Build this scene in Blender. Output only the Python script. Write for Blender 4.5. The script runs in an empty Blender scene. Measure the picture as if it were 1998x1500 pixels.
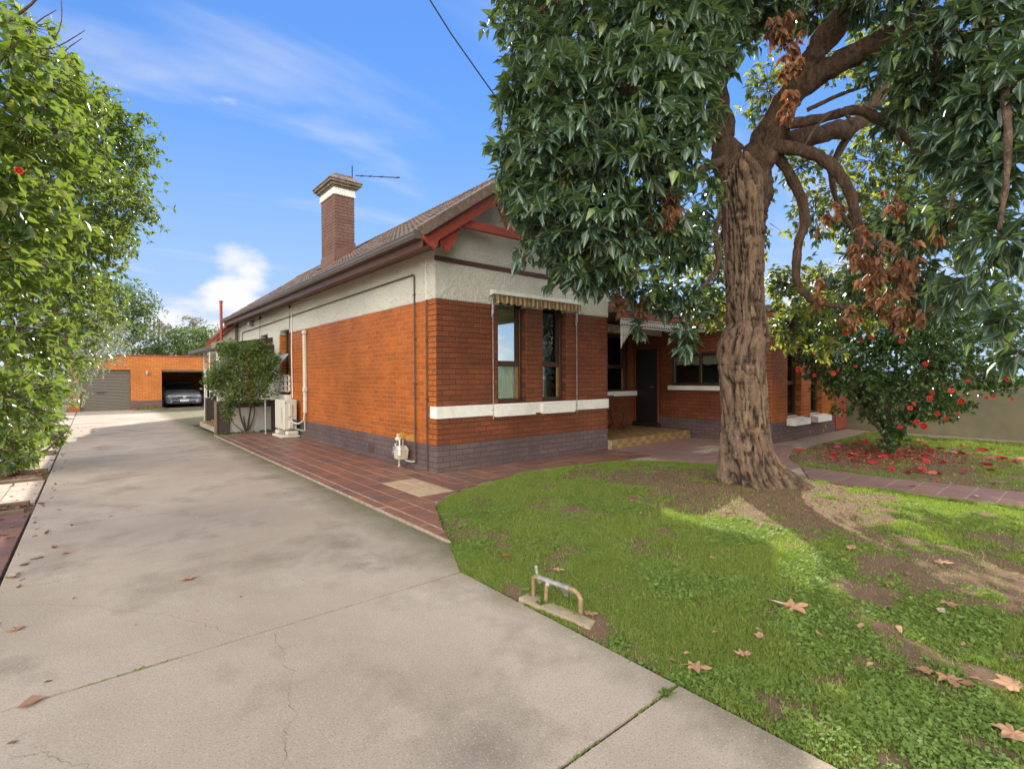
import bpy, math, random
import numpy as np
from mathutils import Vector, Matrix
R = math.radians
random.seed(7)
rng = np.random.default_rng(7)
scene = bpy.context.scene
col = scene.collection

# ------------------------------------------------------------------ camera
CAM = np.array([-3.9525, -6.4855, 1.45])
cd = bpy.data.cameras.new('camera'); cam = bpy.data.objects.new('camera', cd); col.objects.link(cam)
cd.sensor_width = 36.0; cd.lens = 980.887 / 1998 * 36.0; cd.clip_start = 0.05; cd.clip_end = 3000
CR = np.array([0.7670028, -0.64162706, -0.00462873]); CU = np.array([0.01227891, 0.00746494, 0.99989675]); CF = np.array([0.64152625, 0.76698044, -0.01360411])
M = Matrix.Identity(4)
for i in range(3):
    M[i][0] = CR[i]; M[i][1] = CU[i]; M[i][2] = -CF[i]; M[i][3] = CAM[i]
cam.matrix_world = M
scene.camera = cam

# ------------------------------------------------------------------ world and sun
SUN_EL = R(30.9); SUN_AZ = R(44.2)            # azimuth from +Y towards +X
w = bpy.data.worlds.new('World'); scene.world = w; w.use_nodes = True
nt = w.node_tree; N = nt.nodes; L = nt.links; N.clear()
out = N.new('ShaderNodeOutputWorld'); bg = N.new('ShaderNodeBackground'); bg.inputs['Strength'].default_value = 0.13
sky = N.new('ShaderNodeTexSky'); sky.sky_type = 'NISHITA'; sky.sun_disc = False
sky.sun_elevation = SUN_EL; sky.sun_rotation = SUN_AZ; sky.air_density = 1.0; sky.dust_density = 0.0; sky.ozone_density = 3.0; sky.altitude = 100
geo = N.new('ShaderNodeNewGeometry')
def vmath(op, a=None, b=None):
    n = N.new('ShaderNodeVectorMath'); n.operation = op
    for i, x in enumerate((a, b)):
        if x is None: continue
        if isinstance(x, (tuple, list)): n.inputs[i].default_value = x
        else: L.new(x, n.inputs[i])
    return n
def smath(op, a, b=None, clamp=False):
    n = N.new('ShaderNodeMath'); n.operation = op; n.use_clamp = clamp
    for i, x in enumerate((a, b)):
        if x is None: continue
        if isinstance(x, (int, float)): n.inputs[i].default_value = x
        else: L.new(x, n.inputs[i])
    return n.outputs[0]
def mrange(x, a, b, c=0.0, d=1.0):
    n = N.new('ShaderNodeMapRange'); n.interpolation_type = 'SMOOTHSTEP'; L.new(x, n.inputs[0])
    for i, v in enumerate((a, b, c, d)): n.inputs[i + 1].default_value = v
    return n.outputs[0]
tcw = N.new('ShaderNodeTexCoord'); D = tcw.outputs['Generated']
sep = N.new('ShaderNodeSeparateXYZ'); L.new(D, sep.inputs[0]); DZ = sep.outputs['Z']
# soft shoulder so that the glare round the sun keeps its blue
lum = N.new('ShaderNodeSeparateColor'); L.new(sky.outputs[0], lum.inputs[0])
den = smath('ADD', smath('MULTIPLY', lum.outputs[2], 0.22), 1.0)
sc_ = N.new('ShaderNodeVectorMath'); sc_.operation = 'DIVIDE'; L.new(sky.outputs[0], sc_.inputs[0]); cden = N.new('ShaderNodeCombineXYZ')
for i in range(3): L.new(den, cden.inputs[i])
L.new(cden.outputs[0], sc_.inputs[1])
tint = N.new('ShaderNodeVectorMath'); tint.operation = 'MULTIPLY'; L.new(sc_.outputs[0], tint.inputs[0]); tint.inputs[1].default_value = (0.54, 0.76, 1.02)
# high thin wisps: direction projected on a flat layer
zz = smath('ADD', smath('MAXIMUM', DZ, 0.0), 0.12)
px_ = smath('DIVIDE', sep.outputs['X'], zz); py_ = smath('DIVIDE', sep.outputs['Y'], zz)
cmb = N.new('ShaderNodeCombineXYZ'); L.new(px_, cmb.inputs[0]); L.new(py_, cmb.inputs[1])
mp = N.new('ShaderNodeMapping'); L.new(cmb.outputs[0], mp.inputs[0]); mp.inputs['Rotation'].default_value = (0, 0, R(-20)); mp.inputs['Scale'].default_value = (0.7, 1.7, 1); mp.inputs['Location'].default_value = (6.2, 1.7, 0)
n1 = N.new('ShaderNodeTexNoise'); L.new(mp.outputs[0], n1.inputs['Vector']); n1.inputs['Scale'].default_value = 1.3; n1.inputs['Detail'].default_value = 7; n1.inputs['Roughness'].default_value = 0.5; n1.inputs['Distortion'].default_value = 0.35
wisp = mrange(n1.outputs['Fac'], 0.52, 0.80, 0, 0.8)
# low cumulus band, and a bank of unseen bright cloud added opposite the sun to fill the shade
mp2 = N.new('ShaderNodeMapping'); L.new(D, mp2.inputs[0]); mp2.inputs['Scale'].default_value = (1, 1, 1.9); mp2.inputs['Location'].default_value = (7.7, 2.6, 1.0)
n2 = N.new('ShaderNodeTexNoise'); L.new(mp2.outputs[0], n2.inputs['Vector']); n2.inputs['Scale'].default_value = 3.4; n2.inputs['Detail'].default_value = 9; n2.inputs['Roughness'].default_value = 0.52
away = vmath('DOT_PRODUCT', D, (-math.sin(SUN_AZ), -math.cos(SUN_AZ), 0.0)).outputs['Value']
band = smath('MULTIPLY', mrange(DZ, 0.0, 0.05), mrange(DZ, 0.13, 0.27, 1, 0))
fill_bank = mrange(away, -0.35, 0.35, 0, 0.17)
cumv = smath('ADD', n2.outputs['Fac'], smath('MAXIMUM', smath('MULTIPLY', band, 0.13), fill_bank))
cum = mrange(cumv, 0.64, 0.74)
hz = mrange(DZ, -0.02, 0.50, 0.80, 0.0)
def cmix(f, a, b):
    n = N.new('ShaderNodeMix'); n.data_type = 'RGBA'; L.new(f, n.inputs[0]); L.new(a, n.inputs['A'])
    if isinstance(b, tuple): n.inputs['B'].default_value = b
    else: L.new(b, n.inputs['B'])
    return n.outputs['Result']
c0 = cmix(hz, tint.outputs[0], (1.35, 1.70, 2.35, 1))
c1 = cmix(wisp, c0, (1.9, 2.05, 2.35, 1))
cm = N.new('ShaderNodeMix'); cm.data_type = 'RGBA'; L.new(mrange(away, -0.6, 0.6), cm.inputs[0]); cm.inputs['A'].default_value = (2.5, 2.5, 2.55, 1); cm.inputs['B'].default_value = (17.5, 16.4, 13.6, 1)
cumc = cm.outputs['Result']
c2 = cmix(cum, c1, cumc)
L.new(c2, bg.inputs['Color']); L.new(bg.outputs[0], out.inputs[0])

sd = bpy.data.lights.new('sun', 'SUN'); sun = bpy.data.objects.new('sun', sd); col.objects.link(sun)
sd.energy = 2.7; sd.angle = R(0.53); sd.color = (1.0, 0.94, 0.84)
sdir = Vector((math.sin(SUN_AZ) * math.cos(SUN_EL), math.cos(SUN_AZ) * math.cos(SUN_EL), math.sin(SUN_EL)))
sun.rotation_euler = sdir.to_track_quat('Z', 'Y').to_euler(); sun.location = (20, 20, 30)
scene.view_settings.view_transform = 'Standard'; scene.view_settings.look = 'None'
scene.view_settings.exposure = 1.6; scene.view_settings.gamma = 1.0; scene.view_settings.use_curve_mapping = False
scene.render.engine = 'CYCLES'
scene.cycles.max_bounces = 8; scene.cycles.transparent_max_bounces = 8; scene.cycles.diffuse_bounces = 4; scene.cycles.sample_clamp_indirect = 8

# ------------------------------------------------------------------ materials
MATS = {}
class NB:
    def __init__(s, name):
        s.m = bpy.data.materials.new(name); s.m.use_nodes = True; s.t = s.m.node_tree; s.t.nodes.clear()
        s.o = s.n('ShaderNodeOutputMaterial'); s.p = s.n('ShaderNodeBsdfPrincipled'); s.t.links.new(s.p.outputs[0], s.o.inputs[0])
        s.tc = s.n('ShaderNodeTexCoord'); s.g = s.n('ShaderNodeNewGeometry'); MATS[name] = s.m
        s.pos = s.g.outputs['Position']
    def n(s, t): return s.t.nodes.new(t)
    def l(s, a, b): s.t.links.new(a, b)
    def put(s, sock, v):
        if hasattr(v, 'is_linked') or isinstance(v, bpy.types.NodeSocket): s.l(v, sock)
        else: sock.default_value = (*v, 1) if isinstance(v, tuple) and len(v) == 3 and sock.type == 'RGBA' else v
    def noise(s, scale, detail=4, rough=0.55, vec=None, dist=0.0, stretch=None):
        n = s.n('ShaderNodeTexNoise'); v = vec or s.pos
        if stretch:
            m = s.n('ShaderNodeMapping'); m.inputs['Scale'].default_value = stretch; s.l(v, m.inputs[0]); v = m.outputs[0]
        s.l(v, n.inputs['Vector']); n.inputs['Scale'].default_value = scale; n.inputs['Detail'].default_value = detail; n.inputs['Roughness'].default_value = rough; n.inputs['Distortion'].default_value = dist
        return n.outputs['Fac']
    def vor(s, scale, feature='F1', vec=None):
        n = s.n('ShaderNodeTexVoronoi'); n.feature = feature; s.l(vec or s.pos, n.inputs['Vector']); n.inputs['Scale'].default_value = scale; return n
    def mr(s, x, a, b, c=0.0, d=1.0):
        n = s.n('ShaderNodeMapRange'); s.l(x, n.inputs[0])
        for i, v in enumerate((a, b, c, d)): n.inputs[i + 1].default_value = v
        return n.outputs[0]
    def mix(s, f, a, b, mode='MIX'):
        n = s.n('ShaderNodeMix'); n.data_type = 'RGBA'; n.blend_type = mode
        s.put(n.inputs[0], f); s.put(n.inputs['A'], a); s.put(n.inputs['B'], b); return n.outputs['Result']
    def math(s, op, a, b=None):
        n = s.n('ShaderNodeMath'); n.operation = op; s.put(n.inputs[0], a)
        if b is not None: s.put(n.inputs[1], b)
        return n.outputs[0]
    def rnd(s):
        oi = s.n('ShaderNodeObjectInfo'); at = s.n('ShaderNodeAttribute'); at.attribute_name = 'rnd'
        a = s.math('ADD', oi.outputs['Random'], at.outputs['Fac']); return s.math('FRACT', a)
    def bump(s, h, strength=0.3, dist=0.01):
        b = s.n('ShaderNodeBump'); b.inputs['Strength'].default_value = strength; b.inputs['Distance'].default_value = dist; s.l(h, b.inputs['Height']); s.l(b.outputs[0], s.p.inputs['Normal']); return b
    def base(s, c, rough=0.8, metal=0.0, spec=0.5):
        s.put(s.p.inputs['Base Color'], c); s.put(s.p.inputs['Roughness'], rough); s.p.inputs['Metallic'].default_value = metal; s.p.inputs['Specular IOR Level'].default_value = spec
def simple(name, c, rough=0.7, metal=0.0, var=0.25, scale=12, bump=0.15, bs=60, spec=0.5, dirt=None):
    b = NB(name); n = b.noise(scale, 5); c2 = tuple(x * (1 - var) for x in c); c3 = tuple(min(1, x * (1 + var * .6)) for x in c)
    k = b.mix(b.mr(n, .3, .7), c2, c3)
    if dirt: k = b.mix(b.mr(b.noise(2.3, 8, .7), .5, .75, 0, .6), k, dirt)
    b.base(k, rough, metal, spec)
    if bump: b.bump(b.noise(bs, 6, .65), bump, .006)
    return b.m
def brick_mat(name, ca, cb, rough=0.55, stain=None, bump=.35):
    b = NB(name); r = b.rnd(); k = b.mix(r, ca, cb)
    k = b.mix(b.mr(b.noise(1.1, 5, .65), .42, .66, 0, .55), k, tuple(x * .62 for x in ca)); k = b.mix(b.mr(b.noise(1.6, 6, .7, stretch=(.35, .35, 3.2)), .48, .66, 0, .5), k, tuple(x * .66 for x in ca))
    k = b.mix(b.mr(b.noise(26, 5, .7), .52, .78, 0, .5), k, stain or tuple(min(1, x * 1.35) for x in cb))
    b.base(k, rough, 0, .35); h = b.math('ADD', b.noise(70, 6, .7), b.math('MULTIPLY', b.noise(18, 3), 1.2)); b.bump(h, bump, .006)
brick_mat('orange_brick', (.33, .082, .011), (.46, .120, .015), stain=(.56, .18, .035))
brick_mat('shaded_front_brick', (.165, .048, .021), (.245, .068, .027), stain=(.31, .10, .038))  # house paint, browner and darker, with the front's tree shade mixed into the colour
brick_mat('plinth_brick', (.118, .080, .082), (.150, .102, .103), .6)
brick_mat('chimney_brick', (.18, .095, .075), (.225, .122, .095), .8)
brick_mat('garage_brick', (.52, .17, .04), (.60, .22, .055), .8)
simple('orange_mortar', (.50, .175, .040), .7, var=.35, scale=30, bump=.4, bs=120)
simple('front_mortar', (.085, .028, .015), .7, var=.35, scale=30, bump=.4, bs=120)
simple('plinth_mortar', (.075, .052, .054), .8, var=.3, scale=30, bump=.4)
simple('chimney_mortar', (.11, .06, .05), .9)
simple('garage_mortar', (.30, .10, .035), .9)
b = NB('roughcast'); v = b.vor(95); v2 = b.noise(50, 5, .7)
k = b.mix(b.mr(b.noise(1.3, 6, .65), .45, .75, 0, .6), (.86, .83, .76), (.70, .66, .59))
k = b.mix(b.mr(b.noise(30, 3, .8), .58, .72, 0, .6), k, (.45, .40, .33)); b.base(k, .9)
b.bump(b.math('ADD', b.math('MULTIPLY', b.noise(34, 3, .6), 1.6), b.math('MULTIPLY', v.outputs['Distance'], -1.3)), .85, .022)
simple('white_paint', (.82, .80, .75), .5, var=.08, dirt=(.5, .46, .4), bs=30)
simple('cream_plastic', (.66, .62, .54), .45, var=.08, bump=.05)
simple('red_paint', (.30, .052, .028), .5, var=.2, dirt=(.18, .05, .035), bs=40)
simple('brown_paint', (.085, .03, .02), .45, var=.2)
simple('dark_timber', (.06, .028, .018), .4, var=.25)
simple('ochre_timber', (.30, .15, .045), .5, var=.25)
b = NB('gutter_metal'); k = b.mix(b.noise(9, 5, .7, stretch=(1, .2, 1)), (.10, .085, .075), (.185, .16, .145)); b.base(k, .38, .25)
simple('pipe_brown', (.09, .05, .042), .5)
simple('concrete_grey', (.36, .28, .20), .9, bump=.4, dirt=(.2, .17, .13))
simple('kerb_timber', (.16, .115, .075), .9, bump=.5, dirt=(.09, .07, .05))
simple('galvanised', (.42, .42, .42), .45, .5, var=.3)
simple('meter_beige', (.58, .50, .38), .55, dirt=(.4, .3, .2))
simple('black_rubber', (.02, .02, .02), .6)
simple('dark_iron', (.03, .027, .025), .5, .3)
simple('white_iron', (.86, .84, .78), .55, var=.12)
simple('roller_steel', (.155, .135, .11), .55, .1, var=.15, bump=.1)
simple('garage_inside', (.17, .12, .09), .9)
simple('olive_render', (.17, .15, .095), .9, var=.15, scale=3, dirt=(.12, .11, .07), bs=40, bump=.5)
simple('soffit', (.19, .085, .05), .6)
simple('fascia_beige', (.38, .31, .22), .6)
simple('blind_cloth', (.68, .76, .66), .8, var=.06, bump=0)
simple('lace_cloth', (.5, .46, .38), .9, var=.35, scale=90, bump=0)
simple('room_wall', (.12, .12, .11), .9)
simple('door_mesh', (.012, .011, .016), .55, var=.3)
simple('bench_timber', (.10, .045, .025), .5)
simple('tag_white', (.8, .83, .85), .5, var=.02, bump=0)
simple('label_blue', (.25, .28, .42), .5, var=.3, scale=80, bump=0)
simple('ink', (.05, .05, .06), .6, bump=0)
simple('pale_blue', (.25, .42, .6), .5)
simple('tap_brown', (.30, .20, .115), .6, .1, var=.3, scale=20)
simple('tap_grey', (.36, .34, .32), .45, .35, var=.35, scale=25)
simple('awning_cream', (.62, .52, .33), .8, bump=.1); simple('awning_gold', (.27, .14, .03), .8, bump=.1); simple('awning_brown', (.09, .04, .015), .8)
simple('blind_metal', (.52, .54, .58), .4, .2, var=.1)
simple('wood_litter', (.15, .09, .05), .9)
simple('car_paint', (.40, .43, .49), .25, .55, var=.03, bump=0)
simple('chrome', (.7, .7, .72), .15, 1.0, bump=0); simple('headlamp', (.75, .75, .72), .12, .2, bump=0); simple('car_dark', (.015, .015, .017), .25, bump=0); simple('tyre', (.02, .02, .02), .8)
b = NB('window_glass'); b.t.nodes.remove(b.p)
gl = b.n('ShaderNodeBsdfGlossy'); gl.inputs['Roughness'].default_value = .03; gl.inputs['Color'].default_value = (.9, .93, .95, 1)
tr = b.n('ShaderNodeBsdfTransparent'); tr.inputs['Color'].default_value = (.9, .93, .91, 1); fr = b.n('ShaderNodeFresnel'); fr.inputs['IOR'].default_value = 1.45
ms = b.n('ShaderNodeMixShader'); b.l(fr.outputs[0], ms.inputs[0]); b.l(tr.outputs[0], ms.inputs[1]); b.l(gl.outputs[0], ms.inputs[2]); b.l(ms.outputs[0], b.o.inputs[0])
# concrete driveway
b = NB('driveway_concrete')
k = b.mix(b.mr(b.noise(.55, 6, .65, dist=.2), .38, .66), (.37, .298, .235), (.47, .386, .311))
k = b.mix(b.mr(b.noise(1.15, 7, .62, dist=.15), .52, .70, 0, .66), k, (.16, .125, .095))
k = b.mix(b.mr(b.noise(.9, 10, .75, dist=.1, stretch=(1.3, 1, 1)), .56, .70, 0, .6), k, (.52, .465, .40))
k = b.mix(b.mr(b.noise(5.5, 8, .75), .64, .74, 0, .6), k, (.62, .58, .53))
sx = b.n('ShaderNodeSeparateXYZ'); b.l(b.pos, sx.inputs[0])
ex = b.math('ADD', sx.outputs['X'], b.math('MULTIPLY', b.noise(2.2, 6, .7), .6))
k = b.mix(b.mr(ex, -1.75, -1.28, 0, .85), k, (.10, .095, .035))
k = b.mix(b.mr(b.noise(120, 2, .6), .53, .68, 0, .6), k, (.15, .115, .09)); k = b.mix(b.mr(b.noise(95, 2, .6, stretch=(1, 1, 1.7)), .58, .70, 0, .55), k, (.58, .52, .45))
b.base(k, .88, 0, .3); b.bump(b.math('ADD', b.noise(240, 3, .6), b.math('MULTIPLY', b.noise(6, 5), 1.5)), .35, .004)
simple('joint_moss', (.055, .07, .018), .95, var=.6, scale=25, bump=.6, dirt=(.06, .045, .03))
simple('crack_dirt', (.20, .16, .12), .95, bump=0)
# terracotta tiles
def tile_mat(name, a, c, d, rough=.3):
    b = NB(name); k = b.mix(b.rnd(), a, c); k = b.mix(b.mr(b.noise(7, 6, .7, dist=1.5, stretch=(1, .45, 1)), .4, .68), k, d)
    k = b.mix(b.mr(b.noise(1.2, 5, .7), .56, .75, 0, .45), k, (.27, .22, .19)); b.base(k, b.mr(b.noise(3, 5), .3, .7, rough, rough + .3), 0, .5); b.bump(b.noise(30, 5, .6), .25, .004)
tile_mat('terracotta_tile', (.17, .080, .060), (.30, .125, .075), (.15, .095, .085))
tile_mat('path_tile', (.235, .125, .10), (.30, .165, .13), (.24, .15, .135), .5)
tile_mat('cream_tile', (.47, .33, .205), (.54, .40, .26), (.43, .30, .19), .5)
tile_mat('strip_tile', (.43, .34, .28), (.50, .40, .33), (.36, .27, .22), .7)
tile_mat('porch_tile', (.34, .215, .085), (.24, .145, .06), (.30, .19, .08), .35)
tile_mat('porch_tile_dark', (.19, .115, .05), (.16, .10, .045), (.20, .12, .05), .35)
simple('grout', (.42, .33, .25), .9, var=.4, scale=14, bump=.4); simple('path_concrete', (.33, .235, .18), .85, bump=.3, dirt=(.24, .17, .13))
# roof tile
b = NB('roof_tile'); k = b.mix(b.rnd(), (.115, .078, .062), (.20, .14, .11)); k = b.mix(b.mr(b.noise(14, 6, .7), .5, .72, 0, .7), k, (.34, .28, .24)); b.base(k, .75); b.bump(b.noise(70, 5, .7), .5, .005)
# soil and lawn ground
b = NB('soil'); k = b.mix(b.noise(6, 7, .7), (.10, .055, .034), (.21, .125, .080)); k = b.mix(b.mr(b.noise(60, 4, .8), .6, .7, 0, .7), k, (.28, .21, .15)); b.base(k, .95); b.bump(b.noise(45, 8, .75), .9, .03)
b = NB('lawn_ground'); k = b.mix(b.noise(7, 7, .7), (.13, .066, .042), (.25, .145, .095)); at = b.n('ShaderNodeAttribute'); at.attribute_name = 'grassy'
k = b.mix(b.mr(b.noise(70, 4, .8), .58, .7, 0, .8), k, (.30, .23, .16)); k = b.mix(at.outputs['Fac'], k, b.mix(b.noise(30, 5), (.075, .125, .025), (.14, .20, .045))); b.base(k, .95); b.bump(b.noise(50, 8, .75), .8, .03)
b = NB('far_ground'); b.base(b.mix(b.noise(.3, 6), (.08, .10, .04), (.15, .12, .07)), .95)
# leaves: uv.y runs across the leaf, 0.5 on the midrib
def leaf_mat(name, a, c, d, rib, trans, rough=.35, tw=.35, dfrac=.12, spec=.5):
    b = NB(name); r = b.rnd(); k = b.mix(r, a, c); k = b.mix(b.mr(r, 1 - dfrac, 1 - dfrac + .02), k, d)
    uv = b.n('ShaderNodeSeparateXYZ'); b.l(b.tc.outputs['UV'], uv.inputs[0]); dv = b.math('ABSOLUTE', b.math('SUBTRACT', uv.outputs['Y'], .5))
    k = b.mix(b.mr(dv, .035, .10, .75, 0), k, rib); b.base(k, rough, 0, spec)
    t = b.n('ShaderNodeBsdfTranslucent'); b.put(t.inputs['Color'], b.mix(.8, k, trans)); m = b.n('ShaderNodeMixShader'); m.inputs[0].default_value = tw
    b.l(b.p.outputs[0], m.inputs[1]); b.l(t.outputs[0], m.inputs[2]); b.l(m.outputs[0], b.o.inputs[0])
leaf_mat('gum_leaf', (.022, .056, .043), (.066, .120, .082), (.17, .24, .07), (.30, .38, .24), (.24, .36, .05), .34, .20, .10, .6)
leaf_mat('dead_leaf', (.15, .068, .036), (.29, .14, .075), (.10, .05, .028), (.3, .16, .09), (.5, .18, .05), .6, .3)
leaf_mat('camellia_leaf', (.024, .056, .024), (.055, .11, .035), (.10, .17, .04), (.09, .15, .05), (.20, .34, .02), .24, .24, .15)
leaf_mat('hedge_leaf', (.040, .088, .020), (.098, .165, .038), (.24, .24, .05), (.18, .26, .07), (.34, .46, .05), .24, .40, .10, .6)
leaf_mat('glossy_leaf', (.17, .22, .12), (.30, .35, .22), (.42, .44, .28), (.3, .35, .2), (.46, .54, .2), .24, .25, .2, 1.0)
leaf_mat('bush_leaf', (.075, .15, .026), (.14, .235, .045), (.22, .28, .08), (.12, .2, .05), (.30, .44, .05), .38, .35)
leaf_mat('far_leaf', (.05, .095, .03), (.11, .17, .055), (.17, .21, .09), (.1, .14, .05), (.25, .35, .06), .4, .3)
leaf_mat('backlit_leaf', (.11, .16, .03), (.22, .25, .04), (.34, .26, .06), (.2, .25, .05), (.55, .60, .08), .4, .5)  # far-side and background leaves, the glow of backlight put into their yellow
leaf_mat('grey_leaf', (.22, .19, .15), (.34, .30, .24), (.16, .15, .1), (.2, .2, .15), (.4, .36, .25), .7, .3)
leaf_mat('grass_blade', (.155, .21, .038), (.27, .335, .075), (.42, .37, .18), (.12, .2, .04), (.36, .55, .04), .6, .35, .10, .25)
leaf_mat('petal_red', (.42, .008, .008), (.52, .02, .015), (.60, .06, .03), (.5, .02, .02), (.9, .08, .04), .5, .3)
leaf_mat('petal_fallen', (.62, .035, .05), (.72, .10, .11), (.70, .30, .22), (.5, .05, .05), (.9, .12, .1), .55, .3)
simple('stamen', (.65, .42, .08), .7, bump=0)
leaf_mat('plane_leaf', (.36, .19, .10), (.50, .29, .17), (.30, .10, .05), (.42, .26, .16), (.6, .35, .18), .7, .15)
leaf_mat('pale_litter', (.42, .32, .22), (.55, .45, .35), (.3, .12, .07), (.4, .3, .2), (.5, .4, .3), .8, .1)
leaf_mat('brown_litter', (.12, .055, .03), (.26, .13, .07), (.36, .26, .18), (.2, .1, .06), (.3, .15, .06), .8, .1)
# bark
b = NB('bark'); nz = b.noise(9, 9, .75, dist=1.2, stretch=(1, 1, .42)); k = b.mix(b.mr(nz, .36, .66), (.185, .112, .078), (.45, .305, .21))
at = b.n('ShaderNodeAttribute'); at.attribute_name = 'groove'
k = b.mix(b.mr(b.noise(3.2, 5, .6, dist=.8, stretch=(1, 1, .18)), .585, .63, 0, .75), k, (.50, .29, .15))
k = b.mix(b.mr(b.noise(2.1, 5, .6, stretch=(1, 1, .3)), .52, .68, 0, .7), k, (.15, .072, .045))
k = b.mix(at.outputs['Fac'], k, (.028, .018, .013)); b.base(k, .92); b.bump(b.math('ADD', b.noise(38, 7, .8, stretch=(1, 1, .35), dist=1.0), b.noise(80, 4, .7, stretch=(1, 1, .6))), 1.0, .035)
b = NB('branch_bark'); k = b.mix(b.mr(b.noise(16, 8, .75, stretch=(1, 1, .45), dist=.8), .36, .64), (.075, .044, .031), (.27, .165, .112)); k = b.mix(b.mr(b.noise(34, 6, .8, stretch=(1, 1, .35), dist=1.5), .50, .60, 0, .75), k, (.035, .022, .016)); b.base(k, .92); b.bump(b.math('ADD', b.noise(30, 7, .8, stretch=(1, 1, .4), dist=1.0), b.noise(70, 4)), 1.0, .035)
simple('weathered_cap', (.23, .185, .15), .9, var=.45, scale=9, dirt=(.07, .055, .045), bump=.5)
simple('ochre_wall', (.46, .21, .03), .6, var=.35, scale=18)
simple('repair_line', (.40, .17, .07), .7, var=.3)
simple('gate_red', (.28, .06, .035), .7, var=.2)
simple('mauve_cover', (.35, .28, .45), .4)
leaf_mat('clover_leaf', (.13, .205, .04), (.205, .29, .07), (.24, .32, .10), (.1, .2, .04), (.30, .5, .05), .6, .30, .05, .25)
simple('twig', (.10, .07, .05), .9)

# ------------------------------------------------------------------ mesh helpers
class MB:
    def __init__(s): s.v = []; s.f = []; s.m = []; s.uv = None; s.smooth = False
    def add(s, vs, fs, m=0):
        k = len(s.v); s.v += [tuple(map(float, v)) for v in vs]; s.f += [tuple(i + k for i in f) for f in fs]; s.m += [m] * len(fs); return s
    def box(s, a, c, m=0):
        x0, y0, z0 = a; x1, y1, z1 = c
        vs = [(x0, y0, z0), (x1, y0, z0), (x1, y1, z0), (x0, y1, z0), (x0, y0, z1), (x1, y0, z1), (x1, y1, z1), (x0, y1, z1)]
        return s.add(vs, [(3, 2, 1, 0), (4, 5, 6, 7), (0, 1, 5, 4), (1, 2, 6, 5), (2, 3, 7, 6), (3, 0, 4, 7)], m)
    def bbox(s, a, c, bv=.01, m=0):      # box with chamfered edges
        a = np.array(a, float); c = np.array(c, float); ce = (a + c) / 2; h = (c - a) / 2; bv = min(bv, *(h * .45)); vs = []; idx = {}
        for sx in (-1, 1):
            for sy in (-1, 1):
                for sz in (-1, 1):
                    for ax in range(3):
                        q = h.copy(); q -= bv; q[ax] = h[ax]; idx[(sx, sy, sz, ax)] = len(vs); vs.append(ce + q * (sx, sy, sz))
        fs = []
        def quad(k): fs.append(k)
        for ax in range(3):
            o1, o2 = [i for i in range(3) if i != ax]
            for sg in (-1, 1):
                r = []
                for (p, q) in ((-1, -1), (1, -1), (1, 1), (-1, 1)):
                    s3 = [0, 0, 0]; s3[ax] = sg; s3[o1] = p; s3[o2] = q; r.append(idx[(*s3, ax)])
                fs.append(tuple(r))
        for ax in range(3):          # edges parallel to ax
            o1, o2 = [i for i in range(3) if i != ax]
            for p in (-1, 1):
                for q in (-1, 1):
                    a3 = [0, 0, 0]; a3[o1] = p; a3[o2] = q; lo = a3.copy(); hi = a3.copy(); lo[ax] = -1; hi[ax] = 1
                    fs.append((idx[(*lo, o1)], idx[(*hi, o1)], idx[(*hi, o2)], idx[(*lo, o2)]))
        for sx in (-1, 1):
            for sy in (-1, 1):
                for sz in (-1, 1): fs.append(tuple(idx[(sx, sy, sz, i)] for i in range(3)))
        return s.add(vs, fs, m)
    def tube(s, pts, rad, n=8, m=0, cap=True):
        pts = [np.array(p, float) for p in pts]; k = len(pts)
        if not hasattr(rad, '__len__'): rad = [rad] * k
        rings = []; up = np.array([0, 0, 1.0]); prev = None
        for i in range(k):
            t = pts[min(i + 1, k - 1)] - pts[max(i - 1, 0)]; t /= np.linalg.norm(t) + 1e-9
            if prev is None:
                a = np.cross(t, up); 
                if np.linalg.norm(a) < .1: a = np.cross(t, (1, 0, 0))
            else: a = prev - t * (prev @ t)
            a /= np.linalg.norm(a); prev = a; c = np.cross(t, a)
            rings.append([pts[i] + rad[i] * (math.cos(j * 2 * math.pi / n) * a + math.sin(j * 2 * math.pi / n) * c) for j in range(n)])
        vs = [v for r in rings for v in r]; fs = []
        for i in range(k - 1):
            for j in range(n): fs.append((i * n + j, i * n + (j + 1) % n, (i + 1) * n + (j + 1) % n, (i + 1) * n + j))
        if cap: fs.append(tuple(range(n - 1, -1, -1))); fs.append(tuple((k - 1) * n + j for j in range(n)))
        return s.add(vs, fs, m)
    def prism(s, poly, axis, a, c, m=0):   # poly: 2D points in the two other axes
        n = len(poly); vs = []
        for t in (a, c):
            for p in poly:
                q = list(p); q.insert(axis, t); vs.append(q)
        fs = [(i, (i + 1) % n, n + (i + 1) % n, n + i) for i in range(n)] + [tuple(range(n - 1, -1, -1)), tuple(range(n, 2 * n))]
        return s.add(vs, fs, m)
    def sphere(s, c, r, nu=10, nv=7, m=0):
        r = (r, r, r) if not hasattr(r, '__len__') else r; vs = []; fs = []
        for i in range(nv + 1):
            t = math.pi * i / nv
            for j in range(nu): vs.append((c[0] + r[0] * math.sin(t) * math.cos(2 * math.pi * j / nu), c[1] + r[1] * math.sin(t) * math.sin(2 * math.pi * j / nu), c[2] + r[2] * math.cos(t)))
        for i in range(nv):
            for j in range(nu): fs.append((i * nu + j, (i + 1) * nu + j, (i + 1) * nu + (j + 1) % nu, i * nu + (j + 1) % nu))
        return s.add(vs, fs, m)
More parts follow.
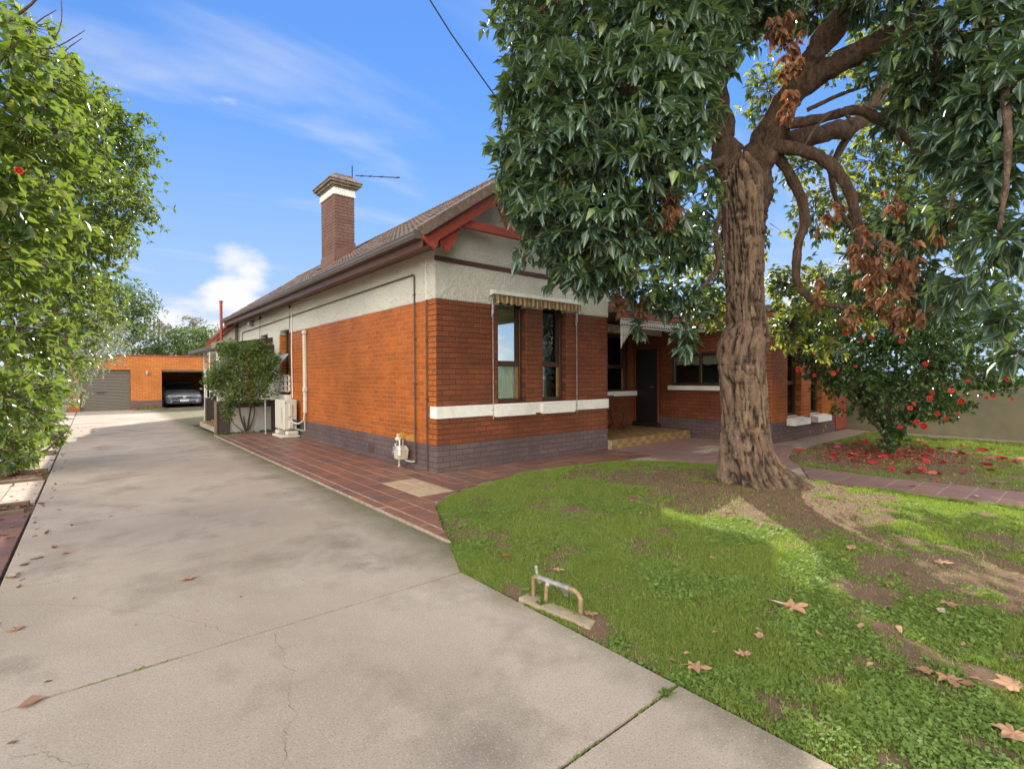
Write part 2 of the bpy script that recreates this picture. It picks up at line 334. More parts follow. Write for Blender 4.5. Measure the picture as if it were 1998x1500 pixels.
def mk_mesh(name, v, f, mats, midx=None, smooth=False, uv=None, attrs=None):
    me = bpy.data.meshes.new(name); v = np.asarray(v, dtype=np.float32)
    if isinstance(f, np.ndarray):
        me.vertices.add(len(v)); me.vertices.foreach_set('co', v.ravel()); nf, k = f.shape
        me.loops.add(nf * k); me.loops.foreach_set('vertex_index', f.astype(np.int32).ravel()); me.polygons.add(nf)
        me.polygons.foreach_set('loop_start', np.arange(0, nf * k, k, dtype=np.int32)); me.polygons.foreach_set('loop_total', np.full(nf, k, dtype=np.int32)); me.update(calc_edges=True)
    else: me.from_pydata([tuple(map(float, p)) for p in v], [], f)
    for m in mats: me.materials.append(MATS[m])
    if midx is not None: me.polygons.foreach_set('material_index', np.asarray(midx, dtype=np.int32))
    if smooth: me.polygons.foreach_set('use_smooth', np.ones(len(me.polygons), dtype=bool))
    if uv is not None:
        lay = me.uv_layers.new(name='UVMap'); li = np.zeros(len(me.loops), dtype=np.int32); me.loops.foreach_get('vertex_index', li); lay.data.foreach_set('uv', np.asarray(uv, dtype=np.float32)[li].ravel())
    for k, a in (attrs or {}).items():
        at = me.attributes.new(k, 'FLOAT', 'POINT'); at.data.foreach_set('value', np.asarray(a, dtype=np.float32))
    me.update(); return me
def woff(o):
    v = Vector((0, 0, 0))
    while o is not None: v += o.location; o = o.parent
    return v
def link(name, me, parent=None, kind=None):
    o = bpy.data.objects.new(name, me); col.objects.link(o)
    if parent is not None: o.parent = parent; o.location = -woff(parent)
    if kind: o['kind'] = kind
    return o
def obj(name, mb, mats, parent=None, smooth=False, kind=None, label=None):
    if isinstance(mats, str): mats = [mats]
    o = link(name, mk_mesh(name, mb.v, mb.f, mats, mb.m, smooth), parent, kind)
    if label: o['label'] = label
    return o
def thing(name, label, cat, loc=(0, 0, 0), group=None):
    o = bpy.data.objects.new(name, None); col.objects.link(o); o.location = loc; o.empty_display_size = .2; o['label'] = label; o['category'] = cat
    if group: o['group'] = group
    return o
def tag(o, label, cat, group=None):
    o['label'] = label; o['category'] = cat
    if group: o['group'] = group
    return o
def struct(name, mb, mats, **k): return obj(name, mb, mats, kind='structure', **k)
def inview(p, mg=1.05):
    d = p - CAM; z = d @ CF
    if z < .2: return 0.0
    if abs(d @ CR / z) > 999 / 980.9 * mg or abs(d @ CU / z) > 750 / 980.9 * mg: return 0.0
    return 1.0 / z
# pieces: list of (template key, position, 3x3 rotation, material, size score); templates: key -> (verts, faces)
def pieces(name, items, templates, parent, limit=300, stuffname=None):
    items = sorted(items, key=lambda t: -t[4] * (inview(np.array(t[1])) ** 2 + 1e-6)); cache = {}; off = woff(parent)
    for key, pos, rot, mat, sc in items[:limit]:
        me = cache.get((key, mat))
        if me is None:
            v, f = templates[key]; me = mk_mesh(name, v, f, [mat]); cache[(key, mat)] = me
        o = bpy.data.objects.new(name, me); col.objects.link(o); o.parent = parent
        m = Matrix.Identity(4)
        for i in range(3):
            for j in range(3): m[i][j] = rot[i][j]
            m[i][3] = pos[i] - off[i]
        o.matrix_local = m
    rest = items[limit:]
    if rest:
        mats = sorted(set(t[3] for t in rest)); V = []; F = []; MI = []; RN = []; n = 0
        for key, pos, rot, mat, sc in rest:
            v, f = templates[key]; vv = np.asarray(v) @ np.array(rot).T + np.array(pos); V.append(vv); F += [tuple(i + n for i in q) for q in f]; n += len(vv); MI += [mats.index(mat)] * len(f); RN.append(np.full(len(vv), random.random()))
        o = link(stuffname or name + 's', mk_mesh(name, np.vstack(V), F, mats, MI, attrs={'rnd': np.concatenate(RN)}), parent, 'stuff')
I3 = np.eye(3)
def chamfer_tpl(l, h, d, bv):      # brick: length on x, height on z, face towards -y, origin centre of the face
    x, z = l / 2, h / 2; v = [(-x, d, -z), (x, d, -z), (x, d, z), (-x, d, z), (-x, bv, -z), (x, bv, -z), (x, bv, z), (-x, bv, z), (-x + bv, 0, -z + bv), (x - bv, 0, -z + bv), (x - bv, 0, z - bv), (-x + bv, 0, z - bv)]
    f = [(8, 9, 10, 11)]
    for i in range(4): j = (i + 1) % 4; f.append((4 + i, 4 + j, 8 + j, 8 + i)); f.append((i, j, 4 + j, 4 + i))
    return v, f

# ------------------------------------------------------------------ ground, driveway, paving
def sheet(x0, x1, y0, y1, z): return MB().add([(x0, y0, z), (x1, y0, z), (x1, y1, z), (x0, y1, z)], [(0, 1, 2, 3)])
struct('ground', sheet(-400, 400, -400, 400, -.06), 'far_ground')
struct('garden_soil', sheet(-9, -4.44, -14, 26, -.03), 'soil')
DJ = [-14, -12, -10.4, -8.7, -6.95, -5.18, -3.37, -1.62, .14, 2.32, 4.4, 6.5, 8.6, 10.7, 12.8, 14.9, 17.0, 19.1, 21.2, 23.38]
def redge(y):      # right edge of the driveway
    if y < -3.35: return -1.845
    if y < -2.78: return -1.845 + (y + 3.35) / .57 * .275
    if y < 8.6: return -1.57
    if y < 12.2: return -1.52
    return 3.2
drv = struct('driveway', sheet(-4.47, -1.60, -14, 12.2, -.014).add([(-4.47, 12.2, -.014), (3.2, 12.2, -.014), (3.2, 29, -.014), (-4.47, 29, -.014)], [(0, 1, 2, 3)]), 'joint_moss')
for a, c in zip(DJ[:-1], DJ[1:]):
    ys = [a + .009] + [v for v in (-3.35, -2.78, 12.19, 12.21) if a < v < c] + [c - .009]
    top = [(-4.465, a + .009), *[(redge(y), y) for y in ys], (-4.465, c - .009)]
    mb = MB(); n = len(top); ins = [(x + (.008 if x < -4.4 else -.008), y + (.001 if y < (a + c) / 2 else -.001)) for x, y in top]
    mb.add([(x, y, -.05) for x, y in top] + [(x, y, -.008) for x, y in top] + [(x, y, 0) for x, y in ins], [(i, (i + 1) % n, n + (i + 1) % n, n + i) for i in range(n)] + [(n + i, n + (i + 1) % n, 2 * n + (i + 1) % n, 2 * n + i) for i in range(n)] + [tuple(range(2 * n, 3 * n))])
    obj('slab', mb, 'driveway_concrete', drv)
struct('garage_floor', sheet(-4.6, 3.2, 23.38, 29, .004), 'concrete_grey')
def ribbon(mb, pts, wd, z, jit=.35):
    P = [np.array(p, float) for p in pts]; vs = []
    for i, p in enumerate(P):
        t = P[min(i + 1, len(P) - 1)] - P[max(i - 1, 0)]; t /= np.linalg.norm(t); nn = np.array([-t[1], t[0]]); ww = wd * (1 + random.uniform(-jit, jit)) / 2
        vs += [(*(p + nn * ww), z), (*(p - nn * ww), z)]
    mb.add(vs, [(2 * i, 2 * i + 1, 2 * i + 3, 2 * i + 2) for i in range(len(P) - 1)])
def wiggle(a, c, n, amp):
    a = np.array(a); c = np.array(c); t = (c - a); nn = np.array([-t[1], t[0]]) / np.linalg.norm(t); o = 0; r = []
    for i in range(n + 1):
        o += random.gauss(0, amp); o *= .9; r.append(a + t * i / n + nn * (o if 0 < i < n else 0))
    return r
mb = MB()
for k in [[[-3.171, -3.427], [-3.21, -3.768], [-3.198, -3.896], [-3.267, -4.051], [-3.303, -4.25], [-3.365, -4.358], [-3.442, -4.502]], [[-4.423, -1.891], [-3.916, -2.38], [-3.604, -2.773], [-3.46, -3.08], [-3.309, -3.332]], [[-4.209, -3.787], [-4.104, -3.858], [-3.983, -4.038]], [[-4.207, -3.645], [-4.17, -3.63]]]:
    pts = []
    for a, c in zip(k[:-1], k[1:]): pts += wiggle(a, c, 14, .007)
    ribbon(mb, pts, .0022, .0012, .7)
obj('crack', mb, 'crack_dirt', drv, kind='stuff')

# tiles as pieces: flat chamfered slabs
TT = {}
def tile_key(wd, ln, th=.02):
    k = ('t', round(wd, 3), round(ln, 3))
    if k not in TT:
        v, f = chamfer_tpl(wd, ln, th, .004); v = [(a, c, -b_) for a, b_, c in v]; TT[k] = (v, f)
    return k
def poly_in(p, poly):
    x, y = p; r = False; n = len(poly)
    for i in range(n):
        x1, y1 = poly[i]; x2, y2 = poly[(i + 1) % n]
        if (y1 > y) != (y2 > y) and x < (x2 - x1) * (y - y1) / (y2 - y1) + x1: r = not r
    return r
def clip_poly(subj, x0, x1, y0, y1):
    for ax, v, sg in ((0, x0, 1), (0, x1, -1), (1, y0, 1), (1, y1, -1)):
        o = []
        for i in range(len(subj)):
            a, c = subj[i], subj[(i + 1) % len(subj)]; ia = (a[ax] - v) * sg >= 0; ic = (c[ax] - v) * sg >= 0
            if ia: o.append(a)
            if ia != ic: t = (v - a[ax]) / (c[ax] - a[ax]); o.append((a[0] + (c[0] - a[0]) * t, a[1] + (c[1] - a[1]) * t))
        subj = o
        if not subj: return []
    return subj
def clipc(cell, poly):        # clip a convex cell polygon against the (possibly concave) region by clipping region to the cell box
    xs = [p[0] for p in cell]; ys = [p[1] for p in cell]; return clip_poly(list(poly), min(xs), max(xs), min(ys), max(ys))
def tiles_over(region, xs, ys, gap, ztop, mats, items, th=.02, skip=None, jit=.0012):
    for i in range(len(xs) - 1):
        for j in range(len(ys) - 1):
            x0, x1, y0, y1 = xs[i] + gap / 2, xs[i + 1] - gap / 2, ys[j] + gap / 2, ys[j + 1] - gap / 2
            c = ((x0 + x1) / 2, (y0 + y1) / 2)
            if skip and skip(c): continue
            pl = clip_poly(list(region), x0, x1, y0, y1)
            if len(pl) < 3: continue
            A = abs(sum(pl[k][0] * pl[(k + 1) % len(pl)][1] - pl[(k + 1) % len(pl)][0] * pl[k][1] for k in range(len(pl)))) / 2
            if A < .0012: continue
            if A > .985 * (x1 - x0) * (y1 - y0): key = tile_key(x1 - x0, y1 - y0, th)
            else:
                key = ('cut', len(TT)); n = len(pl); loc = [(p[0] - c[0], p[1] - c[1]) for p in pl]
                TT[key] = ([(*p, -th) for p in loc] + [(*p, 0) for p in loc], [(k, (k + 1) % n, n + (k + 1) % n, n + k) for k in range(n)] + [tuple(range(n, 2 * n))])
            m = mats if isinstance(mats, str) else mats(c)
            a, b2 = random.uniform(-.004, .004), random.uniform(-.004, .004)
            rot = np.array([[1, 0, -b2], [0, 1, a], [b2, -a, 1]])
            items.append((key, (c[0], c[1], ztop + random.uniform(-jit, jit)), rot, m, A))
SIDE = [(-1.56, -2.78), (-1.42, -2.42), (-1.22, -2.02), (-.98, -1.55), (-.62, -1.28), (-.2, -1.08), (.45, -.90), (1.31, -.81), (2.3, -.92), (3.28, -1.28), (3.65, -1.75), (3.87, -2.35), (3.80, -3.0), (3.62, -3.8), (4.68, -3.3), (4.95, -3.1), (5.6, -2.75), (6.45, -2.5), (7.06, -2.3), (7.06, -.12), (0, -.02), (0, 8.34), (-1.56, 8.34)]
pav = struct('paving', MB().add([(x, y, .0205) for x, y in SIDE] + [(x, y, -.05) for x, y in SIDE], [tuple(range(len(SIDE)))] + [(i, (i + 1) % len(SIDE), len(SIDE) + (i + 1) % len(SIDE), len(SIDE) + i) for i in range(len(SIDE))]), 'grout')
items = []
xs = [-1.425, -1.18, -.94, -.695, -.45, -.205, -.005]
ys = [-2.9 + i * .345 for i in range(34)]
crm = lambda c: 'cream_tile' if (-.95 < c[0] < -.44 and -1.16 < c[1] < -.1) else 'terracotta_tile'
ys = [-.105 - .345 * i for i in range(9, 0, -1)] + [-.105 + .345 * i for i in range(26)]
tiles_over(SIDE, xs, [y for y in ys], .013, .024, crm, items)
tiles_over(SIDE, [-1.555, -1.43], [-2.8 + .3 * i for i in range(40)], .01, .022, 'terracotta_tile', items)
tiles_over(SIDE, [.0 + .30 * i for i in range(14)], [-1.14, -.795, -.45, -.105, -.02], .012, .024, 'terracotta_tile', items)
tiles_over(SIDE, [3.9 + .29 * i for i in range(12)], [-3.35 + .25 * i for i in range(14)], .012, .024, lambda c: 'path_tile', items, skip=lambda c: (c[0] - 5.55) ** 2 / .45 + (c[1] + 1.45) ** 2 / .06 < 1)
tiles_over(SIDE, [3.6, 3.9], [-3.85 + .25 * i for i in range(12)], .012, .024, 'path_tile', items)
pieces('tile', items, TT, pav, 300, 'tiles')
# tiled path running out towards the street
PATH = [(3.62, -3.82), (3.64, -4.6), (3.76, -5.3), (3.88, -6.2), (4.05, -8.5), (4.3, -14), (5.35, -14), (5.0, -8.5), (4.84, -6.2), (4.66, -4.9), (4.60, -4.2), (4.68, -3.32)]
pth = struct('path', MB().add([(x, y, .0205) for x, y in PATH] + [(x, y, -.05) for x, y in PATH], [tuple(range(len(PATH)))] + [(i, (i + 1) % len(PATH), len(PATH) + (i + 1) % len(PATH), len(PATH) + i) for i in range(len(PATH))]), 'grout')
items = []; tiles_over(PATH, [3.57 + .262 * i for i in range(8)], [-3.3 - .262 * i for i in range(40, -1, -1)], .009, .024, 'path_tile', items); pieces('tile', items, TT, pth, 300, 'tiles')
SLB = [(5.0, -5.25), (5.9, -5.3), (7.4, -6.3), (7.4, -6.9), (5.0, -6.9)]
SLB = [(4.98, -5.62), (5.25, -5.30), (5.95, -5.42), (7.0, -6.4), (7.0, -7.2), (5.0, -7.2)]
br_ = struct('side_path', MB().add([(x, y, .0185) for x, y in SLB] + [(x, y, -.05) for x, y in SLB], [tuple(range(len(SLB)))] + [(i, (i + 1) % len(SLB), len(SLB) + (i + 1) % len(SLB), len(SLB) + i) for i in range(len(SLB))]), 'grout')
items = []; tiles_over(SLB, [4.9 + .42 * i for i in range(7)], [-7.5 + .42 * i for i in range(7)], .012, .022, 'path_tile', items); pieces('tile', items, TT, br_, 300)
mb = MB().box((7.07, -2.5, -.05), (11.68, -1.86, .015)).box((11.1, -14, -.05), (11.68, -2.51, .015)); struct('side_footpath', mb, 'path_concrete')
# tiled strip and planting pockets left of the driveway
strip = struct('planting_strip', sheet(-6.4, -4.475, -6, 23.3, -.022), 'soil')
items = []
for y0, y1, mt in ((-6, 1.1, 'terracotta_tile'), (1.66, 3.4, 'strip_tile'), (4.42, 6.55, 'strip_tile'), (7.1, 10.0, 'strip_tile'), (10.9, 13.9, 'strip_tile'), (14.6, 17.8, 'strip_tile'), (18.6, 23.2, 'strip_tile')):
    n = max(1, round((y1 - y0) / .36)); reg = [(-5.45, y0), (-4.48, y0), (-4.48, y1), (-5.45, y1)]
    tiles_over(reg, [-5.45, -5.13, -4.81, -4.48], [y0 + (y1 - y0) * i / n for i in range(n + 1)], .01, .004, mt, items, th=.03, jit=.003)
pieces('tile', items, TT, strip, 300)
for y, x0 in ((1.14, -5.6), (1.62, -5.3), (3.43, -5.6), (4.39, -5.3), (6.58, -5.2), (7.07, -5.2), (10.03, -5.2), (10.87, -5.2), (13.95, -5.2), (14.55, -5.2)):
    s = .012 if y in (1.62,) else .03
    mb = MB().bbox((x0, y - .032, -.06), (-4.50 + random.uniform(-.03, .01), y + .032, .045), .008); obj('edging_board', mb, 'kerb_timber', strip)

# ------------------------------------------------------------------ house
house = thing('brick_house', 'long single storey orange brick house with white roughcast upper walls and brown tiled gable roof', 'house', (2, 5, 0))
BT = {}
def brick_key(l, h, d=.03, bv=.006):
    l = round(l * 50) / 50 if l > .04 else round(l, 3); k = ('b', l, round(h, 4))
    if k not in BT: BT[k] = chamfer_tpl(max(l, .02), h, d, bv)
    return k
class Face:      # (u, d, z): u along the wall, d inwards
    def __init__(s, O, U, Nin): s.O = np.array([*O, 0.]); s.U = np.array([*U, 0.]); s.N = np.array([*Nin, 0.]); s.sg = 1 if np.cross(s.U, s.N)[2] > 0 else -1; s.rot = np.column_stack([s.U * s.sg, s.N, (0, 0, 1)])
    def P(s, u, d, z): return s.O + s.U * u + s.N * d + np.array([0, 0, z])
    def map(s, mb):
        mb.v = [tuple(s.P(*v)) for v in mb.v]; return mb
FRONT = Face((0, 0), (1, 0), (0, 1)); SIDEF = Face((0, 0), (0, 1), (1, 0)); RW = Face((0, -1.85), (1, 0), (0, 1)); RWS = Face((7.1, 0), (0, 1), (1, 0)); PB = Face((0, 1.62), (1, 0), (0, 1)); GAR = Face((0, 23.4), (1, 0), (0, 1))
def bricks(face, u0, u1, z0, z1, nrow, mat, items, holes=(), start=0, module=.232, gap=.009, jit=.0015):
    h = (z1 - z0) / nrow
    for r in range(nrow):
        zc = z0 + (r + .5) * h; spans = [(u0, u1)]
        for a, c, b0, b1 in holes:
            if b0 - h * .3 < zc < b1 + h * .3:
                ns = []
                for s0, s1 in spans:
                    if c <= s0 or a >= s1: ns.append((s0, s1))
                    else:
                        if a > s0: ns.append((s0, a))
                        if c < s1: ns.append((c, s1))
                spans = ns
        off = (0 if (r + start) % 2 else module / 2)
        for s0, s1 in spans:
            k = math.floor((s0 - u0 - off) / module) - 1; x = u0 + off + k * module
            while x < s1:
                a = max(x, s0) + gap / 2; c = min(x + module, s1) - gap / 2; x += module
                if c - a < .025: continue
                pos = face.P((a + c) / 2, random.uniform(-jit, jit), zc + random.uniform(-.001, .001)); dv = CAM - pos; cs = abs(dv @ face.N) / np.linalg.norm(dv)
                t = random.uniform(-.008, .008); rt = face.rot @ np.array([[1, 0, t], [0, 1, 0], [-t, 0, 1]])
                items.append((brick_key(c - a, h - gap), tuple(pos), rt, mat, (c - a) * h * cs))
def wall_cells(face, u0, u1, z0, z1, d0, d1, holes, m=0, mb=None):
    mb = mb or MB(); us = sorted({u0, u1, *[v for h in holes for v in h[:2] if u0 < v < u1]}); zs = sorted({z0, z1, *[v for h in holes for v in h[2:] if z0 < v < z1]})
    for i in range(len(us) - 1):
        for j in range(len(zs) - 1):
            uc = (us[i] + us[i + 1]) / 2; zc = (zs[j] + zs[j + 1]) / 2
            if any(h[0] < uc < h[1] and h[2] < zc < h[3] for h in holes): continue
            t = MB().box((us[i], d0, zs[j]), (us[i + 1], d1, zs[j + 1])); face.map(t); mb.add(t.v, t.f, m)
    return mb
W1 = 3.97
fh = [(1.18, 1.79, 1.04, 2.73), (2.19, 2.78, 1.04, 2.73)]; sh = [(7.21, 8.0, 1.03, 2.74)]
BR = []
bricks(FRONT, 0, W1, 0, .43, 5, 'plinth_brick', BR); bricks(FRONT, 0, W1, .43, .83, 5, 'shaded_front_brick', BR, start=1); bricks(FRONT, 0, W1, 1.02, 2.64, 20, 'shaded_front_brick', BR, fh)
bricks(SIDEF, .006, 8.14, 0, .43, 5, 'plinth_brick', BR, start=1); bricks(SIDEF, .006, 8.14, .43, 2.64, 27, 'orange_brick', BR, sh, start=1, gap=.009, jit=.001)
bricks(RWS, -1.85, 1.6, 0, .45, 5, 'plinth_brick', BR); rsh = [(-.92, .56, 1.25, 2.0), (.88, 1.6, .2, 2.2)]; bricks(RWS, -1.85, 1.6, .45, 2.78, 28, 'shaded_front_brick', BR, rsh)
rwh = [(7.9, 8.68, .53, 2.1), (9.24, 10.0, .53, 2.1)]
bricks(RW, 7.1, 10.88, 0, .46, 5, 'plinth_brick', BR, start=1); bricks(RW, 7.1, 10.88, .46, 2.78, 28, 'orange_brick', BR, rwh)
pbh = [(5.95, 6.78, 1.06, 2.5)]; bricks(PB, 3.98, 7.09, .2, 2.78, 31, 'shaded_front_brick', BR, pbh)
# brick reveals of the front windows
for f_, hs, mt in ((FRONT, fh, 'shaded_front_brick'), (RW, rwh, 'orange_brick'), (SIDEF, sh, 'orange_brick')):
    for a, c, z0, z1 in hs:
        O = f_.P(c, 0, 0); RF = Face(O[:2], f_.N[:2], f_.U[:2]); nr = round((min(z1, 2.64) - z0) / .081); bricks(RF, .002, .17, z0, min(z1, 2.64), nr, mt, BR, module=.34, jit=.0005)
pieces('brick', BR, BT, house, 300, 'brickwork')
# mortar cores
D0 = .005
def core(name, mats, *specs):
    mb = MB()
    for (f_, u0, u1, z0, z1, d0, d1, hs, m) in specs: wall_cells(f_, u0, u1, z0, z1, d0, d1, hs, m, mb)
    obj(name, mb, mats, house)
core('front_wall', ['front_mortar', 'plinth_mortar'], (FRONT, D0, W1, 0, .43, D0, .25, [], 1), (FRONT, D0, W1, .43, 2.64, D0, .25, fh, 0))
core('side_wall', ['orange_mortar', 'plinth_mortar'], (SIDEF, .252, 8.14, 0, .43, D0, .25, [], 1), (SIDEF, .252, 8.14, .43, 2.64, D0, .25, sh, 0))
core('side_wall', ['orange_mortar', 'plinth_mortar'], (RW, 7.1 + D0, 10.88, 0, .46, D0, .25, [], 1), (RW, 7.1 + D0, 10.88, .46, 2.78, D0, .25, rwh, 0), (SIDEF, -1.6, 6, 0, .001, 10, 10.2, [], 0))
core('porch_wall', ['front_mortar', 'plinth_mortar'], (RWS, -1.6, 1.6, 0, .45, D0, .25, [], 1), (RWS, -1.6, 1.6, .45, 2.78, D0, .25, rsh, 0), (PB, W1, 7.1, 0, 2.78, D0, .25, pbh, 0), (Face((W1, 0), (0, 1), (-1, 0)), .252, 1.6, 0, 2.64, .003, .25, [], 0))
obj('inner_wall', MB().box((8.9, -1.55, 0), (9.0, 5.7, 2.78)).box((7.36, 1.9, 0), (8.89, 2.0, 2.78)), 'room_wall', house)
mb = MB(); mb.box((10.6, -1.6, 0), (10.86, 6, 2.78)); mb.box((7.35, 5.8, 0), (10.6, 6, 2.78)); obj('rear_wall', mb, 'orange_mortar', house)
# roughcast upper walls and gable
mb = wall_cells(FRONT, 0, W1, 2.64, 3.198, -.004, .25, [(h[0], h[1], 2.6, 2.73) for h in fh]); mb = wall_cells(FRONT, 0, W1, 3.198, 3.40, -.004, .25, [], 0, mb)
zr = lambda x: 3.47 + .71 * (min(x, W1 - x) + .45) - .06
mb.prism([(0, 3.401), (W1, 3.401), (W1, zr(W1)), (W1 / 2, zr(W1 / 2)), (0, zr(0))], 1, -.004, .25)
wall_cells(SIDEF, .251, 8.14, 2.64, 3.40, -.004, .25, [(7.21, 8.0, 2.6, 2.74)], 0, mb); wall_cells(SIDEF, 8.14, 13.1, 0, 3.40, -.004, .25, [(9.3, 10.1, 1.0, 2.75)], 0, mb)
mb.box((.25, 12.9, 0), (W1, 13.1, 3.40)); mb.prism([(0, 3.401), (W1, 3.401), (W1 / 2, zr(W1 / 2))], 1, 12.86, 13.1)
mb.box((W1 - .25, 1.87, 2.78), (W1, 12.9, 3.40)); mb.box((W1 - .25, .251, 2.64), (W1 - .001, 1.87, 3.40))
obj('roughcast_wall', mb, 'roughcast', house)
def relief(face, u0, u1, z0, top, st, holes=(), amp=.020):
    us = np.arange(u0, u1 + 1e-6, (u1 - u0) / round((u1 - u0) / st)); g1 = np.random.default_rng(int(u1 * 100)); nz = int(max(top(u) for u in us) - z0) + 1; n = int((max(top(u) for u in us) - z0) / st) + 1; V = []
    a1 = g1.random((len(us), n)); k5 = (a1 + np.roll(a1, 1, 0) + np.roll(a1, 1, 1) + np.roll(np.roll(a1, 1, 0), 1, 1)) / 4; a2 = g1.random((len(us) // 3 + 2, n // 3 + 2)); h = k5 * .6 + a2[np.arange(len(us))[:, None] // 3, np.arange(n)[None] // 3] * .45; h = np.clip((h - .40) * 1.7, 0, 1)
    for i, u in enumerate(us):
        zt = top(u)
        for j in range(n): z = z0 + (zt - z0) * j / (n - 1); V.append((u, -.0045 - (amp * h[i, j] if 0 < j < n - 1 else -.0), z))
    V = np.array(V); idx = np.arange(len(us) * n).reshape(len(us), n); F = np.column_stack([idx[:-1, :-1].ravel(), idx[1:, :-1].ravel(), idx[1:, 1:].ravel(), idx[:-1, 1:].ravel()]); c = V[F].mean(1); ok = np.ones(len(F), bool)
    for (a_, c_, b0, b1) in holes: ok &= ~((c[:, 0] > a_ - .01) & (c[:, 0] < c_ + .01) & (c[:, 2] > b0) & (c[:, 2] < b1 + .01))
    P = face.O[None] + V[:, :1] * face.U + V[:, 1:2] * face.N + V[:, 2:] * np.array([0, 0, 1.]); link('roughcast', mk_mesh('roughcast', P, F[ok], ['roughcast'], smooth=True), house)
relief(FRONT, .0, W1, 2.642, lambda u: 3.19, .016, fh); relief(FRONT, .0, W1, 3.27, lambda u: zr(u), .016); relief(SIDEF, .005, 8.14, 2.642, lambda u: 3.37, .018, sh)
mb = MB().bbox((-.03, -.034, 3.198), (W1 + .02, -.003, 3.268), .008); obj('moulding', mb, 'brown_paint', house)
mb = MB().bbox((-.022, -.026, .835), (W1 + .004, .03, 1.018), .006); mb.bbox((-.022, .031, .835), (.02, .16, 1.018), .006); obj('white_band', mb, 'white_paint', house)
for a, c in ((1.07, 1.93), (2.12, 2.93)): obj('window_sill', MB().add([(a, -.09, .815), (c, -.09, .815), (c, -.09, .985), (a, -.09, .985), (a, -.02, .815), (c, -.02, .815), (c, .17, 1.035), (a, .17, 1.035)], [(0, 1, 2, 3), (3, 2, 6, 7), (0, 3, 7, 4), (1, 5, 6, 2), (0, 4, 5, 1)]), 'white_paint', house)
for a, c in ((7.86, 8.74), (9.2, 10.08)): obj('window_sill', MB().add([(a, -2.03, .36), (c, -2.03, .36), (c, -2.03, .49), (a, -2.03, .49), (a, -1.84, .36), (c, -1.84, .36), (c, -1.69, .55), (a, -1.69, .55)], [(0, 1, 2, 3), (3, 2, 6, 7), (0, 3, 7, 4), (1, 5, 6, 2), (0, 4, 5, 1)]), 'white_paint', house)
obj('window_sill', MB().bbox((-.13, 7.15, .90), (.15, 8.06, 1.03), .008), 'white_paint', house)
ws = obj('window_sill', MB().bbox((7.03, -.98, 1.13), (7.2, .62, 1.235), .006), 'white_paint', house)
mb = MB()
for i in range(26): mb.box((7.018, -.96 + i * .06, 1.135), (7.029, -.96 + i * .06 + .045, 1.23))
obj('sill_bricks', mb, 'white_paint', ws, kind='stuff')
obj('window_sill', MB().bbox((5.6, 1.50, .97), (7.0, 1.8, 1.09), .006), 'white_paint', house)
def window(face, a, c, z0, z1, rec, mid, blind=None, frame='dark_timber', ochre=True, vert=None, upblind=None):
    mb = MB(); j = .05
    for q in ((a, c, z0, z0 + .055), (a, c, z1 - .05, z1), (a, a + j, z0 + .055, z1 - .05), (c - j, c, z0 + .055, z1 - .05)): mb.bbox((q[0], rec, q[2]), (q[1], rec + .10, q[3]), .006)
    if mid: mb.bbox((a + j, rec + .02, mid - .045), (c - j, rec + .085, mid + .045), .005)
    if vert: mb.bbox((vert - .025, rec + .015, z0 + .055), (vert + .025, rec + .08, z1 - .05), .005)
    if not vert: mb.box((c - j - .055, rec + .035, (mid or z0) + .04), (c - j, rec + .08, z1 - .05)); mb.box((a + j, rec + .035, (mid or z0) + .04), (a + j + .045, rec + .08, z1 - .05))
    fr = obj('window', face.map(mb), frame, house)
    cells = [(a + j, c - j, z0 + .05, z1 - .04)]
    if mid: cells = [(a + j, c - j, z0 + .05, mid - .04), (a + j + .04, c - j - .05, mid + .04, z1 - .045)]
    if vert: cells = [(a + j, vert - .02, z0 + .05, z1 - .04), (vert + .02, c - j, z0 + .05, z1 - .04)]
    for i, q in enumerate(cells): obj('pane', face.map(MB().box((q[0], rec + .048 + .012 * i, q[2]), (q[1], rec + .052 + .012 * i, q[3]))), 'window_glass', fr)
    if ochre and mid:
        mb = MB()
        for u in (a + j, c - j - .06): mb.bbox((u, rec + .03, z0 + .05), (u + .06, rec + .047, mid - .045), .004)
        obj('sash', face.map(mb), 'ochre_timber', fr)
    def curtain(nm, q0, q1, q2, q3, mat, dd=.085, wave=.008, scal=0):
        n = 40; mb = MB(); vs = []
        for i in range(n + 1):
            u = q0 + (q1 - q0) * i / n; d = rec + dd + wave * math.sin(i * 1.9) + wave * .5 * math.sin(i * .7); s = scal * abs(math.sin(math.pi * i / n * 5)); vs += [(u, d, q2 + s), (u, d, q3)]
        mb.add(vs, [(2 * i, 2 * i + 2, 2 * i + 3, 2 * i + 1) for i in range(n)]); obj(nm, face.map(mb), mat, fr)
    if blind: curtain('blind', a + .02, c - .02, z0 + .03, (mid or z1) + .02, blind)
    if upblind: curtain('blind', a + .02, c - .02, *upblind)
    return fr
for a, c, z0, z1 in fh: window(FRONT, a, c, z0, z1, .115, 1.69, 'blind_cloth')
for a, c, z0, z1 in rwh: window(RW, a, c, z0 + .02, z1, .13, 1.30, 'blind_cloth', ochre=False)
window(RWS, -.92, .56, 1.25, 2.0, .05, None, None, ochre=False, vert=-.18, upblind=(1.72, 1.98, 'lace_cloth', .12, .006, .03))
window(PB, 5.95, 6.78, 1.08, 2.5, .10, 1.72, 'lace_cloth')
window(SIDEF, 7.21, 8.0, 1.05, 2.74, .13, 1.7, None)
window(SIDEF, 9.3, 10.1, 1.0, 2.75, .13, 1.7, 'blind_cloth')
